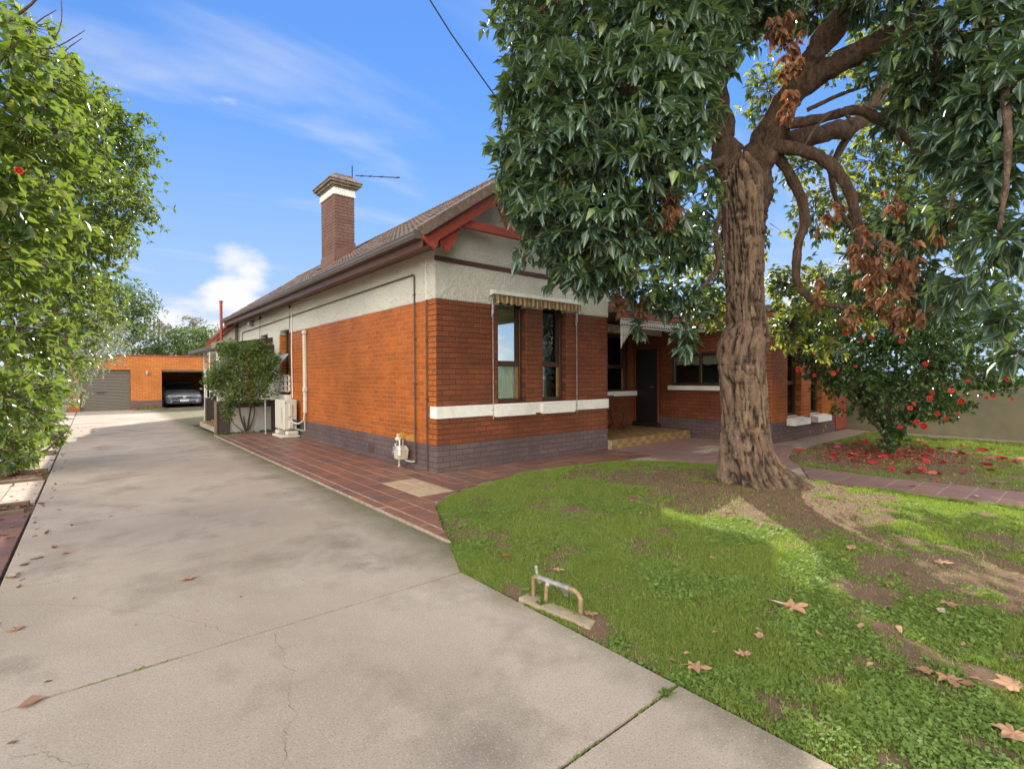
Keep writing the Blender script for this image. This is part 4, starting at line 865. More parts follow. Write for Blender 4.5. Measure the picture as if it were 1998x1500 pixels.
# purple-ish pedal car or mower nose beside the car
mw = thing('covered_mower', 'small mauve covered machine beside the car, half hidden by the porch wall', 'machine', (.85, 23.2, 0))
obj('cover', MB().sphere((.85, 23.2, .42), (.40, .3, .13), 14, 8), 'mauve_cover', mw, smooth=True); obj('base', MB().bbox((.55, 23.0, .0), (1.15, 23.4, .36), .04), 'ink', mw)
bx = thing('outdoor_box', 'small black box standing on top of the far brown porch wall', 'box', (-1.0, 11.7, .86))
obj('box', MB().bbox((-1.1, 11.62, .861), (-.75, 11.82, 1.04), .012), 'ink', bx); obj('latch', MB().box((-1.02, 11.61, .92), (-.97, 11.619, .98)).box((-.88, 11.61, .92), (-.83, 11.619, .98)), 'cream_plastic', bx)

# ------------------------------------------------------------------ air conditioner
ac = thing('air_conditioner', 'beige outdoor air conditioner unit on a stand against the orange side wall', 'air conditioner', (-.25, 6.8, 0))
x0, x1, y0, y1 = -.38, -.07, 6.42, 7.20
obj('casing', MB().bbox((x0, y0, .20), (x1, y1, .93), .02), 'cream_plastic', ac)
mb = MB().bbox((x0 - .012, y0 + .06, .27), (x0 + .002, y1 - .10, .86), .006); 
for i in range(9): mb.box((x0 - .02, y0 + .12, .33 + i * .055), (x0 - .013, y1 - .16, .345 + i * .055))
obj('fan_grille', mb, 'cream_plastic', ac)
mb = MB()
for i in range(10): mb.box((x0 - .0225, y0 + .095, .40 + i * .033), (x0 - .0205, y0 + .115, .40 + i * .033 + (.022 if i % 3 else .028)))
obj('lettering', mb, 'ink', ac)
mb = MB().bbox((x0 + .11, y0 - .05, .52), (x0 + .19, y0 + .003, .83), .015); mb.bbox((x0 + .10, y0 - .06, .24), (x0 + .21, y0 + .003, .42), .015); obj('valve_cover', mb, 'cream_plastic', ac)
obj('emblem', MB().prism([(x0 + .03, .855), (x0 + .045, .875), (x0 + .06, .855), (x0 + .045, .835)], 1, y0 - .004, y0 - .001), 'ink', ac)
mb = MB().bbox((x0 - .07, y0 - .06, .0), (x1 + .05, y1 + .02, .065), .012); mb.bbox((x0 + .06, y0 - .03, .066), (x1 + .03, y0 + .16, .17), .03).bbox((x0 - .02, y1 - .25, .066), (x1 + .03, y1 - .05, .17), .03); obj('stand', mb, 'cream_plastic', ac)
for o_ in list(ac.children)[-1:]: pass
mb = MB().bbox((-.075, 5.86, .62), (-.003, 5.96, 2.50), .015).bbox((-.085, 5.84, 2.50), (-.003, 5.98, 2.60), .02).bbox((-.10, 5.82, 1.14), (-.003, 5.92, 1.24), .012); obj('pipe_duct', mb, 'cream_plastic', ac)
mb = MB().tube([(-.05, 5.91, .63), (-.07, 5.93, .45), (-.14, 6.10, .36), (-.20, 6.35, .38)], .018, 8).tube([(-.04, 5.93, .62), (-.04, 5.95, .20), (-.05, 6.2, .19), (-.12, 6.41, .22)], .011, 6); obj('pipe', mb, 'cream_plastic', ac)
obj('pipe_insulation', MB().tube([(-.12, 6.15, .33), (-.14, 6.35, .42), (-.18, 6.41, .44)], .02, 7), 'black_rubber', ac)
for i, (x, y, z1, lab) in enumerate(((-.50, 7.6, 1.18, 'thin grey steel pole just left of the air conditioner'), (-.36, 8.25, 1.05, 'thin grey steel pole in front of the brown pier of the porch wall'))):
    pp = thing('metal_pole', lab, 'pole', (x, y, 0)); obj('pole', MB().tube([(x, y, 0), (x, y, z1)], .022, 8), 'galvanised', pp); obj('pole_cap', MB().tube([(x, y, z1), (x, y, z1 + .012)], .027, 8), 'galvanised', pp)
tag(obj('drain_pipe', MB().tube([(-.9, 8.28, .04), (-.30, 8.26, .05)], .018, 7), 'galvanised'), 'grey drain pipe lying on the ground in front of the low porch wall', 'pipe')
tag(obj('hose_fitting', MB().tube([(-.62, 8.2, .045), (-.5, 8.2, .045)], .03, 8).tube([(-.5, 8.2, .045), (-.44, 8.2, .045)], .018, 8), 'pale_blue'), 'pale blue plastic hose fitting on the paving by the porch wall', 'hose fitting')

# ------------------------------------------------------------------ gas meter
gm = thing('gas_meter', 'beige gas meter with a white tag on the purple brown plinth near the house corner', 'gas meter', (-.12, .9, 0))
obj('meter_case', MB().add([(-.21, .78, .30), (-.21, 1.0, .30), (-.05, 1.0, .30), (-.05, .78, .30), (-.20, .80, .15), (-.20, .98, .15), (-.06, .98, .15), (-.06, .80, .15), (-.18, .82, .36), (-.18, .97, .36), (-.07, .97, .36), (-.07, .82, .36)], [(0, 1, 5, 4), (1, 2, 6, 5), (2, 3, 7, 6), (3, 0, 4, 7), (4, 5, 6, 7), (0, 1, 9, 8), (1, 2, 10, 9), (2, 3, 11, 10), (3, 0, 8, 11), (8, 9, 10, 11)]), 'meter_beige', gm)
mb = MB().bbox((-.215, .775, .285), (-.045, 1.005, .31), .006); obj('meter_flange', mb, 'meter_beige', gm)
mb = MB().bbox((-.22, .93, .29), (-.205, 1.0, .345), .003); obj('dial', mb, 'label_blue', gm)
mb = MB().tube([(-.13, .95, .36), (-.13, .97, .42)], .025, 8); obj('coupling', mb, 'black_rubber', gm)
mb = MB().sphere((-.12, .99, .46), (.055, .055, .045), 12, 8).tube([(-.12, .99, .46), (-.12, 1.09, .455)], .024, 8).tube([(-.12, .98, .42), (-.13, 1.05, .36)], .018, 7).tube([(-.12, .99, .5), (-.12, .99, .54)], .03, 10).tube([(-.15, 1.04, .38), (-.16, 1.03, .33)], [.015, .008], 6).tube([(-.18, 1.02, .28), (-.20, 1.05, .24), (-.19, 1.06, .20)], .009, 6); obj('regulator', mb, 'meter_beige', gm, smooth=True)
obj('inlet_pipe', MB().tube([(-.13, .95, .16), (-.13, .95, .03)], .014, 8).tube([(-.13, .95, .03), (-.13, .95, .015)], .03, 10), 'meter_beige', gm)
obj('outlet_pipe', MB().tube([(-.10, .84, .16), (-.10, .80, .13), (-.06, .66, .12), (-.03, .61, .13)], .014, 8).tube([(-.14, .80, .30), (-.14, .80, .46)], .011, 8), 'galvanised', gm)
tg = obj('tag', MB().bbox((-.215, .755, .22), (-.205, .835, .355), .003), 'tag_white', gm)
obj('tag_rod', MB().tube([(-.20, .80, .345), (-.20, .80, .47)], .011, 8), 'tag_white', gm)

# ------------------------------------------------------------------ garden tap manifold
tp = thing('garden_tap', 'bent pipe stand with taps on a small concrete pad at the driveway edge', 'garden tap', (-1.72, -4.25, 0))
a = np.array([-1.74, -4.05, 0]); c_ = np.array([-1.70, -4.43, 0]); dv_ = (c_ - a) / np.linalg.norm(c_ - a); sd_ = np.array([-dv_[1], dv_[0], 0])
obj('pad', MB().add([tuple(a - dv_ * .05 + sd_ * .05 - (0, 0, .05)), tuple(c_ + dv_ * .12 + sd_ * .05 - (0, 0, .05)), tuple(c_ + dv_ * .14 - sd_ * .095 - (0, 0, .05)), tuple(a - dv_ * .05 - sd_ * .10 - (0, 0, .05)), tuple(a - dv_ * .045 + sd_ * .05 + (0, 0, .022)), tuple(c_ + dv_ * .10 + sd_ * .05 + (0, 0, .022)), tuple(c_ + dv_ * .13 - sd_ * .09 + (0, 0, .022)), tuple(a - dv_ * .045 - sd_ * .09 + (0, 0, .022))], [(4, 5, 6, 7), (0, 1, 5, 4), (1, 2, 6, 5), (2, 3, 7, 6), (3, 0, 4, 7)]), 'concrete_grey', tp)
def Q(t, z, s=0): return a + dv_ * t + sd_ * s + np.array([0, 0, z])
LN = np.linalg.norm(c_ - a)
obj('riser', MB().tube([Q(0, .01), Q(0, .115)], .0125, 10).tube([Q(0, .10), Q(0, .118)], .0155, 10).tube([Q(.13, .01, -.03), Q(.13, .13, -.02)], .0125, 10).tube([Q(LN, .01), Q(LN, .09)], .014, 10).tube([Q(LN, .07), Q(LN, .085)], .0175, 10), 'tap_brown', tp)
obj('crossbar', MB().tube([Q(0, .115), Q(.005, .135), Q(.02, .148), Q(.06, .150)], .0125, 10).tube([Q(LN - .10, .150), Q(LN - .05, .150), Q(LN - .02, .138), Q(LN, .11), Q(LN, .09)], .014, 10), 'tap_brown', tp)
mb = MB().tube([Q(.05, .150), Q(LN - .09, .150)], .0145, 10)
for t in (.055, .115, .15, .20, .25, LN - .10): mb.tube([Q(t, .150), Q(t + .014, .150)], .0185, 10)
mb.tube([Q(.225, .150), Q(.225, .12, .035)], .014, 9); mb.tube([Q(.13, .145), Q(.13, .12, -.015)], .016, 9); obj('crossbar_grey', mb, 'tap_grey', tp)
mb = MB().tube([Q(.225, .122, .033), Q(.222, .105, .05)], .017, 9).tube([Q(.222, .108, .048), Q(.21, .07, .075)], .013, 9).tube([Q(.21, .07, .075), Q(.208, .06, .08)], .015, 9); obj('tap', mb, 'galvanised', tp)
obj('tap_handle', MB().tube([Q(.22, .11, .05), Q(.28, .11, .055)], .006, 7).tube([Q(.275, .095, .055), Q(.275, .125, .055)], .008, 7).sphere(tuple(Q(.29, .112, .055)), .011, 8, 6), 'tap_grey', tp)
obj('tap', MB().tube([Q(.03, .128, .01), Q(.02, .155, .015), Q(.012, .20, .015)], .0095, 8).sphere(tuple(Q(.012, .205, .015)), .012, 8, 6).tube([Q(.03, .135, .02), Q(.035, .105, .028)], .012, 8), 'tap_grey', tp)
obj('tie_wire', MB().tube([Q(-.08, .05, .05), Q(.1, .038, .055), Q(.28, .028, .05)], .0016, 4), 'kerb_timber', tp)

# ------------------------------------------------------------------ aerial, wire, gate, boundary wall, bench
an = thing('television_aerial', 'thin television aerial boom sticking out behind the chimney cap', 'aerial', (2.0, 6.6, 5.2))
BA = np.array([1.843, 7.283, 7.169]); BB = np.array([2.227, 5.387, 6.627])
obj('boom', MB().tube([BA, BB], .013, 6), 'dark_iron', an); obj('mast', MB().tube([(BA[0] - .1, BA[1], 5.25), (BA[0] - .1, BA[1], BA[2] + .25)], .016, 6), 'dark_iron', an)
mb = MB()
for t in (.15, .35, .6, .95): q = np.array(BA) * (1 - t) + np.array(BB) * t; mb.tube([q + (0, -.12, .0), q + (0, .12, .0)], .004, 4); mb.bbox(tuple(q - .018), tuple(q + .018), .004)
obj('element', mb, 'dark_iron', an)
tag(obj('power_line', MB().tube([[-1.587, -0.118, 8.889], [-0.183, -0.154, 6.892], [0.225, -0.11, 6.582], [0.661, -0.089, 6.276], [1.337, -0.01, 5.864], [1.692, 0.081, 5.716]], .011, 6), 'ink'), 'black overhead service wire running down to the gable behind the tree', 'power line')
gt = thing('timber_gate', 'red timber slat gate between the right wing and the olive wall', 'gate', (11.3, -1.85, 0))
for i in range(11): obj('slat', MB().bbox((10.90 + i * .073, -1.87, .05), (10.955 + i * .073, -1.85, 1.75), .004), 'gate_red', gt)
obj('rail', MB().bbox((10.89, -1.845, .3), (11.68, -1.81, .38), .004).bbox((10.89, -1.845, 1.4), (11.68, -1.81, 1.48), .004), 'gate_red', gt)
bwl = thing('boundary_wall', 'plain olive rendered boundary wall behind the camellia', 'wall', (11.8, -6, 0))
obj('wall', MB().box((11.7, -14, -.05), (11.9, 3, 1.30)), 'olive_render', bwl); obj('coping', MB().bbox((11.67, -14, 1.302), (11.93, 3, 1.35), .008), 'olive_render', bwl)
bn = thing('garden_bench', 'dark timber bench with curved iron legs in the shade of the porch', 'bench', (5.2, 1.2, .2))
mb = MB()
for i in range(4): obj('seat_slat', MB().bbox((4.3, 1.0 + i * .10, .60), (5.95, 1.08 + i * .10, .625), .004), 'bench_timber', bn)
for x in (4.5, 5.75): obj('leg', MB().tube([(x, .98, .60), (x, 1.0, .45), (x, 1.06, .35), (x, .96, .21)], .014, 6).tube([(x, 1.38, .60), (x, 1.35, .45), (x, 1.3, .35), (x, 1.42, .21)], .014, 6).tube([(x, .98, .6), (x, 1.4, .6)], .012, 6), 'dark_iron', bn)
obj('backrest', MB().bbox((4.3, 1.40, .75), (5.95, 1.42, .83), .004).bbox((4.3, 1.42, .92), (5.95, 1.44, 1.0), .004).tube([(4.5, 1.4, .6), (4.5, 1.45, 1.0)], .014, 6).tube([(5.75, 1.4, .6), (5.75, 1.45, 1.0)], .014, 6), 'bench_timber', bn)


# ------------------------------------------------------------------ lawn
LAWN = [(-1.84, -14), (-1.84, -3.35), (-1.58, -2.78), (-1.42, -2.42), (-1.22, -2.02), (-.98, -1.55), (-.62, -1.28), (-.2, -1.08), (.45, -.90), (1.31, -.81), (2.3, -.92), (3.28, -1.28), (3.65, -1.75), (3.87, -2.35), (3.80, -3.0), (3.62, -3.82), (3.64, -4.6), (3.76, -5.3), (3.88, -6.2), (4.05, -8.5), (4.3, -14)]
LAWN2 = [(4.68, -3.32), (4.60, -4.2), (4.66, -4.9), (4.84, -6.2), (5.0, -8.5), (5.35, -14), (11.1, -14), (11.1, -2.5), (7.06, -2.5), (6.45, -2.5), (5.6, -2.75), (4.95, -3.1)]
def inside(P, poly):
    x, y = P[:, 0], P[:, 1]; r = np.zeros(len(P), bool); n = len(poly)
    for i in range(n):
        x1, y1 = poly[i]; x2, y2 = poly[(i + 1) % n]
        if y1 == y2: continue
        c = ((y1 > y) != (y2 > y)) & (x < (x2 - x1) * (y - y1) / (y2 - y1) + x1); r ^= c
    return r
def dist_edge(P, poly):
    d = np.full(len(P), 1e9); n = len(poly)
    for i in range(n):
        a = np.array(poly[i]); b_ = np.array(poly[(i + 1) % n]); ab = b_ - a; t = np.clip(((P - a) @ ab) / (ab @ ab), 0, 1); d = np.minimum(d, np.linalg.norm(P - a - t[:, None] * ab, axis=1))
    return d
def vnoise(P, s, seed):
    g = np.random.default_rng(seed).random((64, 64)); q = P * s; i = np.floor(q).astype(int); f = q - i; f = f * f * (3 - 2 * f); a = lambda dx, dy: g[(i[:, 0] + dx) % 64, (i[:, 1] + dy) % 64]
    return (a(0, 0) * (1 - f[:, 0]) + a(1, 0) * f[:, 0]) * (1 - f[:, 1]) + (a(0, 1) * (1 - f[:, 0]) + a(1, 1) * f[:, 0]) * f[:, 1]
def fbm(P, s, seed): return sum(vnoise(P, s * 2 ** k, seed + k) * .5 ** (k + 1) for k in range(5)) / .97
TREE = np.array([2.564, -3.592])
SPOTS = [(1.153, -3.789, 0.7, 0.7), (0.711, -4.721, 0.4, 0.6), (1.851, -3.965, 1.25, 1.4), (2.326, -4.378, 0.6, 1.1), (1.916, -2.261, 0.85, 1.2), (2.388, -2.766, 0.8, 1.2), (1.514, -1.768, 0.5, 1.0), (1.37, -3.232, 0.6, 0.8), (1.165, -4.058, 0.5, 0.8), (0.831, -5.723, 0.65, 1.2), (0.747, -6.002, 0.6, 1.1), (1.553, -4.858, 0.5, 0.9), (2.125, -5.128, 0.4, 0.8), (1.164, -5.446, 0.5, 0.9), (1.212, -5.152, 0.4, 0.8), (-0.353, -3.841, 0.22, 0.9), (-1.76, -4.591, 0.14, 0.9), (3.181, -4.091, 0.5, 0.7), (1.877, -5.724, 0.4, 0.8), (0.336, -6.135, 0.3, 0.9), (0.092, -5.443, 0.25, 0.6), (-0.674, -6.151, 0.12, 0.8), (-1.812, -3.921, 0.12, 0.7), (7.0, -3.75, 1.5, 1.0), (5.7, -3.7, 1.0, 1.0), (6.3, -4.6, 0.9, 0.9), (5.4, -4.7, 0.6, 0.8), (7.6, -4.3, 0.8, 0.9), (5.55, -1.45, 0.01, 0)]
def grassiness(P):
    s = np.full(len(P), 1.0)
    for x, y, r, w_ in SPOTS:
        d = np.linalg.norm(P - np.array([x, y]), axis=1) / r; s = np.minimum(s, 1 - w_ * np.clip(1.35 - d, 0, 1))
    n = fbm(P, 1.7, 3); n2 = fbm(P, 6, 11)
    return np.clip((s - .36 + (n - .5) * 2.2 + (n2 - .5) * 2.0) * 1.5, 0, 1)
def lawn_z(P, poly):
    d = dist_edge(P, poly); ins = inside(P, poly); z = np.where(ins, -.012 + np.minimum(d * .25, .035), -.03)
    z += (fbm(P, 1.2, 5) - .5) * .03 * np.clip(d * 3, 0, 1); dt = np.linalg.norm(P - TREE, axis=1); z += np.where(ins, .10 * np.exp(-(dt / .95) ** 2), 0); z += (fbm(P, 9, 8) - .5) * .014 * ins
    return z
def grid_mesh(name, x0, x1, y0, y1, st, poly, label=None):
    xs = np.arange(x0, x1 + st, st); ys = np.arange(y0, y1 + st, st); X, Y = np.meshgrid(xs, ys); P = np.column_stack([X.ravel(), Y.ravel()]); z = lawn_z(P, poly); nx, ny = len(xs), len(ys)
    i = np.arange(nx * ny).reshape(ny, nx); F = np.column_stack([i[:-1, :-1].ravel(), i[:-1, 1:].ravel(), i[1:, 1:].ravel(), i[1:, :-1].ravel()])
    ins = inside(P, poly) | (dist_edge(P, poly) < st * 2.2); F = F[ins[F].all(1)]
    me = mk_mesh(name, np.column_stack([P, z]), F, ['lawn_ground'], smooth=True, attrs={'grassy': grassiness(P)}); return link(name, me, None, 'structure')
grid_mesh('lawn', -1.9, 4.35, -9, -.75, .05, LAWN); grid_mesh('garden_lawn', 4.5, 11.2, -9, -2.4, .07, LAWN2)
struct('verge_ground', sheet(-1.84, 30, -40, -9, -.04), 'far_ground')

# ------------------------------------------------------------------ leaf machinery
def leaf_tpl(wd=.36, fold=.10, curl=.12):
    v = np.array([[0, 0, 0], [.32, 0, -.01], [.68, 0, -.03], [1, 0, -curl], [.30, wd * .5, fold * wd], [.66, wd * .36, fold * wd * .8 - .03], [.30, -wd * .5, fold * wd], [.66, -wd * .36, fold * wd * .8 - .03]])
    f = np.array([[0, 1, 4], [1, 2, 5], [1, 5, 4], [2, 3, 5], [0, 6, 1], [1, 7, 2], [1, 6, 7], [2, 7, 3]]); uv = np.array([[0, .5], [.32, .5], [.68, .5], [1, .5], [.3, 1], [.66, 1], [.3, 0], [.66, 0]]); return v, f, uv
def leaf_tpl4(wd=.36, fold=.14, curl=.12):
    return np.array([[0, 0, 0], [.46, 0, -.02], [1, 0, -curl], [.40, wd * .5, fold * wd], [.40, -wd * .5, fold * wd], ]), np.array([[0, 1, 3], [1, 2, 3], [0, 4, 1], [1, 4, 2]]), np.array([[0, .5], [.46, .5], [1, .5], [.4, 1], [.4, 0]])
def leaf_tpl_lo(wd=.42):
    v = np.array([[0, 0, 0], [.45, wd / 2, .03], [1, 0, -.06], [.45, -wd / 2, .03]]); return v, np.array([[0, 1, 2], [0, 2, 3]]), np.array([[0, .5], [.5, 1], [1, .5], [.5, 0]])
def frames(a, up):
    a = a / np.linalg.norm(a, axis=1, keepdims=True); s = np.cross(up, a); s /= np.linalg.norm(s, axis=1, keepdims=True) + 1e-9; n = np.cross(a, s); return np.stack([a, s, n], axis=2)
def rand_unit(n):
    v = rng.normal(size=(n, 3)); return v / np.linalg.norm(v, axis=1, keepdims=True)
def sprays(C, DIR, k, droop, jit, size, sjit=.25):
    n = len(C); D_ = np.repeat(DIR, k, 0); P = np.repeat(C, k, 0); rad = rand_unit(n * k); rad -= D_ * (rad * D_).sum(1, keepdims=True); rad /= np.linalg.norm(rad, axis=1, keepdims=True) + 1e-9
    a = D_ * rng.uniform(.1, .9, (n * k, 1)) + rad * .9 + np.array([0, 0, -1.0]) * (droop + rng.uniform(-.2, .2, (n * k, 1))); up = np.tile([0, 0, 1.0], (n * k, 1)) + rand_unit(n * k) * jit
    Rm = frames(a, up); s = size * (1 + rng.uniform(-sjit, sjit, n * k)); P = P - D_ * rng.uniform(0, size * .55, (n * k, 1)); return P, Rm, s
def leaves_mesh(name, P, Rm, s, tpl, mat, parent, kind='stuff', rnd=None):
    if parent is not None: print('LEAVES', parent.name, mat, len(P), len(P) * len(tpl[1]))
    v, f, uv = tpl; n = len(P)
    if n == 0: return
    V = np.einsum('nij,vj->nvi', Rm, v) * s[:, None, None] + P[:, None, :]; F = (f[None] + (np.arange(n) * len(v))[:, None, None]).reshape(-1, 3); r = rng.random(n) if rnd is None else rnd
    me = mk_mesh(name, V.reshape(-1, 3), F, [mat] if isinstance(mat, str) else mat, uv=np.tile(uv, (n, 1)), attrs={'rnd': np.repeat(r, len(v))}); return link(name, me, parent, kind)
def leaf_objects(P, Rm, s, tpl, mat, parent, limit=300, name='leaf'):
    if limit <= 0: return np.ones(len(P), bool)
    d = P - CAM; z = d @ CF; ok = (z > .3) & (np.abs(d @ CR / np.maximum(z, .1)) < 1.0) & (np.abs(d @ CU / np.maximum(z, .1)) < .76); sc = np.where(ok, s / np.maximum(z, .3), 0) * rng.uniform(.8, 1.0, len(P)); idx = np.argsort(-sc)[:limit]; idx = idx[ok[idx]]
    v, f, uv = tpl; me = mk_mesh(name, v, f, [mat], uv=uv); off = woff(parent)
    for i in idx:
        o = bpy.data.objects.new(name, me); col.objects.link(o); o.parent = parent; m = Matrix.Identity(4); q = Rm[i] * s[i]
        for a in range(3):
            for c in range(3): m[a][c] = q[a, c]
            m[a][3] = P[i, a] - off[a]
        o.matrix_local = m
    keep = np.ones(len(P), bool); keep[idx] = False; return keep
def blob_points(blobs, per):      # points in the shells of ellipsoids, outward directions
    Cs = []; Ds = []
    for (x, y, z, rx, rz, rd, wt) in blobs:
        n = max(3, int(per * wt * (rx * rz + rx * rd + rz * rd))); u = rand_unit(n); r = rng.uniform(.25, 1, n) ** .5
        e1 = CR; e2 = CU; e3 = CF; o = (u[:, :1] * e1 * rx + u[:, 1:2] * e2 * rz + u[:, 2:] * e3 * rd) * r[:, None] * (1 + .18 * rng.normal(size=(n, 1))); Cs.append(np.array([x, y, z]) + o); dd = o / (np.linalg.norm(o, axis=1, keepdims=True) + 1e-9); Ds.append(dd)
    return np.vstack(Cs), np.vstack(Ds)
def limb(pts, rad, mat, parent, name='limb', n=12, sub=6, rough=.10):
    pts = [np.array(p, float) for p in pts]; P = []; Rr = []
    for i in range(len(pts) - 1):
        p0 = pts[max(i - 1, 0)]; p1 = pts[i]; p2 = pts[i + 1]; p3 = pts[min(i + 2, len(pts) - 1)]
        for k in range(sub):
            t = k / sub; P.append(.5 * ((2 * p1) + (-p0 + p2) * t + (2 * p0 - 5 * p1 + 4 * p2 - p3) * t * t + (-p0 + 3 * p1 - 3 * p2 + p3) * t ** 3)); Rr.append(rad[i] * (1 - t) + rad[i + 1] * t)
    P.append(pts[-1]); Rr.append(rad[-1]); Rr = [r * (1 + random.uniform(-rough, rough) * .35) for r in Rr]; P = [p + np.random.default_rng(int(abs(p[0]) * 1e4) % 9999).normal(size=3) * r * .05 for p, r in zip(P, Rr)]
    mb = MB().tube(P, Rr, n); rm = float(np.mean(Rr))
    if rm > .03 and mat == 'branch_bark':
        from mathutils import noise as mn
        q = []; cc = np.repeat(np.array(P), n, 0)
        for v, c in zip(mb.v, cc): dv = Vector(v) - Vector(c); k = 1 + .30 * mn.noise(Vector(v) * 5) + .22 * mn.noise(Vector((v[0] * 16, v[1] * 16, v[2] * 7))) + .16 * mn.noise(Vector(v) * 34); q.append(tuple(Vector(c) + dv * k))
        mb.v = q
    return obj(name, mb, mat, parent, smooth=True)
def twigs(C, DIR, ln, r, parent, mat='twig', name='twigs'):
    n = len(C); a = C; b_ = C - DIR * ln - np.array([0, 0, -.15 * ln]); t = (a - b_); s = np.cross(t, [0, 0, 1.0]); s /= np.linalg.norm(s, axis=1, keepdims=True) + 1e-9; u = np.cross(t, s); u /= np.linalg.norm(u, axis=1, keepdims=True) + 1e-9
    V = np.stack([b_ + s * r * 1.6, b_ - s * r * .8 + u * r * 1.4, b_ - s * r * .8 - u * r * 1.4, a], 1).reshape(-1, 3); k = (np.arange(n) * 4)[:, None]; F = np.vstack([k + [0, 1, 3], k + [1, 2, 3], k + [2, 0, 3]]); return link(name, mk_mesh(name, V, F, [mat]), parent, 'stuff')

# ------------------------------------------------------------------ the big tree
big = thing('gum_tree', 'big rough barked tree with dark glossy leaves standing in the front lawn', 'tree', (TREE[0], TREE[1], 0))
nz_, na = 420, 240
zs = np.linspace(-.08, 4.25, nz_); ang = np.linspace(0, 2 * np.pi, na, endpoint=False)
TZ = [-0.144, -0.012, 0.154, 0.32, 0.618, 1.016, 1.414, 1.679, 1.878, 2.043, 2.341, 3.004, 3.667, 3.998, 4.197]; TR = [0.462, 0.435, 0.389, 0.342, 0.299, 0.277, 0.28, 0.291, 0.285, 0.245, 0.228, 0.242, 0.239, 0.258, 0.285]; TX = [-0.045, -0.045, -0.088, -0.131, -0.158, -0.171, -0.201, -0.221, -0.207, -0.158, -0.178, -0.194, -0.204, -0.227, -0.227]
rad_ = np.interp(zs, TZ, TR); rad_ = rad_ * np.interp(zs, [3.9, 4.08, 4.19, 4.25], [1, .93, .6, .1]); ox = np.interp(zs, TZ, TX)
for _ in range(3): rad_ = np.convolve(np.pad(rad_, 8, 'edge'), np.ones(17) / 17, 'valid'); ox = np.convolve(np.pad(ox, 8, 'edge'), np.ones(17) / 17, 'valid')
A, Z = np.meshgrid(ang, zs); 
ar = math.atan2(CR[1], CR[0]); af = math.atan2(CF[1], CF[0])
rel = lambda a0: np.angle(np.exp(1j * (A - a0)))
rr = rad_[:, None] * np.ones_like(A)
rr = rr + .30 * np.exp(-(rel(ar - .30) / .38) ** 2) * np.exp(-(np.clip(Z - .08, 0, 9) / .24) ** 2) + .08 * np.exp(-(rel(ar + 2.6) / .5) ** 2) * np.exp(-np.clip(Z, 0, 9) / .3) + .07 * np.exp(-(rel(ar - 1.5) / .4) ** 2) * np.exp(-np.clip(Z, 0, 9) / .25) + .04 * np.cos(A * 5 + 1) * np.exp(-np.clip(Z, 0, 9) / .4)
rr += .03 * np.exp(-(rel(ar + math.pi) / .8) ** 2) * np.exp(-((Z - 1.78) / .30) ** 2) + .045 * np.exp(-(rel(ar - .2) / .45) ** 2) * np.exp(-((Z - 2.0) / .16) ** 2) - .05 * np.exp(-((Z - 2.12) / .05) ** 2) * np.exp(-(rel(ar + math.pi + .6) / 1.0) ** 2)
def ridged(A, Z, fa, fz, seed, warp):
    tot = np.zeros(A.shape); amp = 1; s = 0
    for k in range(4):
        aw = A + warp * np.sin(Z * 2.1 + seed) ; q = np.column_stack([((aw / (2 * np.pi)) * fa * 2 ** k).ravel(), (Z * fz * 2 ** k).ravel()]); n = int(fa * 2 ** k)
        g = np.random.default_rng(seed + k).random((n, 256)); i = np.floor(q).astype(int); f = q - i; f = f * f * (3 - 2 * f); gg = lambda dx, dy: g[(i[:, 0] + dx) % n, (i[:, 1] + dy) % 256]
        v = (gg(0, 0) * (1 - f[:, 0]) + gg(1, 0) * f[:, 0]) * (1 - f[:, 1]) + (gg(0, 1) * (1 - f[:, 0]) + gg(1, 1) * f[:, 0]) * f[:, 1]; tot += amp * (1 - np.abs(2 * v - 1)).reshape(A.shape); s += amp; amp *= .55
    return tot / s
rg = .6 * ridged(A, Z, 34, 3.2, 5, .20) + .4 * ridged(A, Z, 22, 9.0, 77, .3); lo = ridged(A, Z, 5, .8, 31, .25)
groove = np.clip((rg - .60) / .20, 0, 1)
rr += -.036 * groove + .016 * (rg.mean() - rg) + .028 * (.5 - lo)
X = TREE[0] + CR[0] * ox[:, None] + rr * np.cos(A); Y = TREE[1] + CR[1] * ox[:, None] + rr * np.sin(A)
V = np.column_stack([X.ravel(), Y.ravel(), Z.ravel()]); i = np.arange(nz_ * na).reshape(nz_, na); j = np.roll(i, -1, 1); F = np.column_stack([i[:-1].ravel(), j[:-1].ravel(), j[1:].ravel(), i[1:].ravel()])
link('trunk', mk_mesh('trunk', V, F, ['bark'], smooth=True, attrs={'groove': (groove * .9).ravel()}), big)
mb = MB(); q = np.random.default_rng(5)
for k in range(60):      # loose strips of bark
    a0 = q.uniform(0, 2 * math.pi); z0 = q.uniform(.3, 3.8); iz = int(np.searchsorted(zs, z0)); ia = int(a0 / 2 / math.pi * na) % na; p = np.array([X[iz, ia], Y[iz, ia], z0]); o_ = np.array([math.cos(a0), math.sin(a0), 0]); t_ = np.array([-o_[1], o_[0], 0]); ln = q.uniform(.08, .3); wd = q.uniform(.008, .02); vs = []
    for m in range(5): s_ = m / 4; c0 = p + o_ * (.002 + .028 * (s_ - .3) ** 2) + np.array([0, 0, -ln * s_]) + t_ * q.uniform(-.003, .003); vs += [c0 - t_ * wd * (1 - s_ * .5), c0 + t_ * wd * (1 - s_ * .5)]
    mb.add(vs, [(2 * m, 2 * m + 1, 2 * m + 3, 2 * m + 2) for m in range(4)])
obj('bark_strips', mb, 'bark', big, kind='stuff')
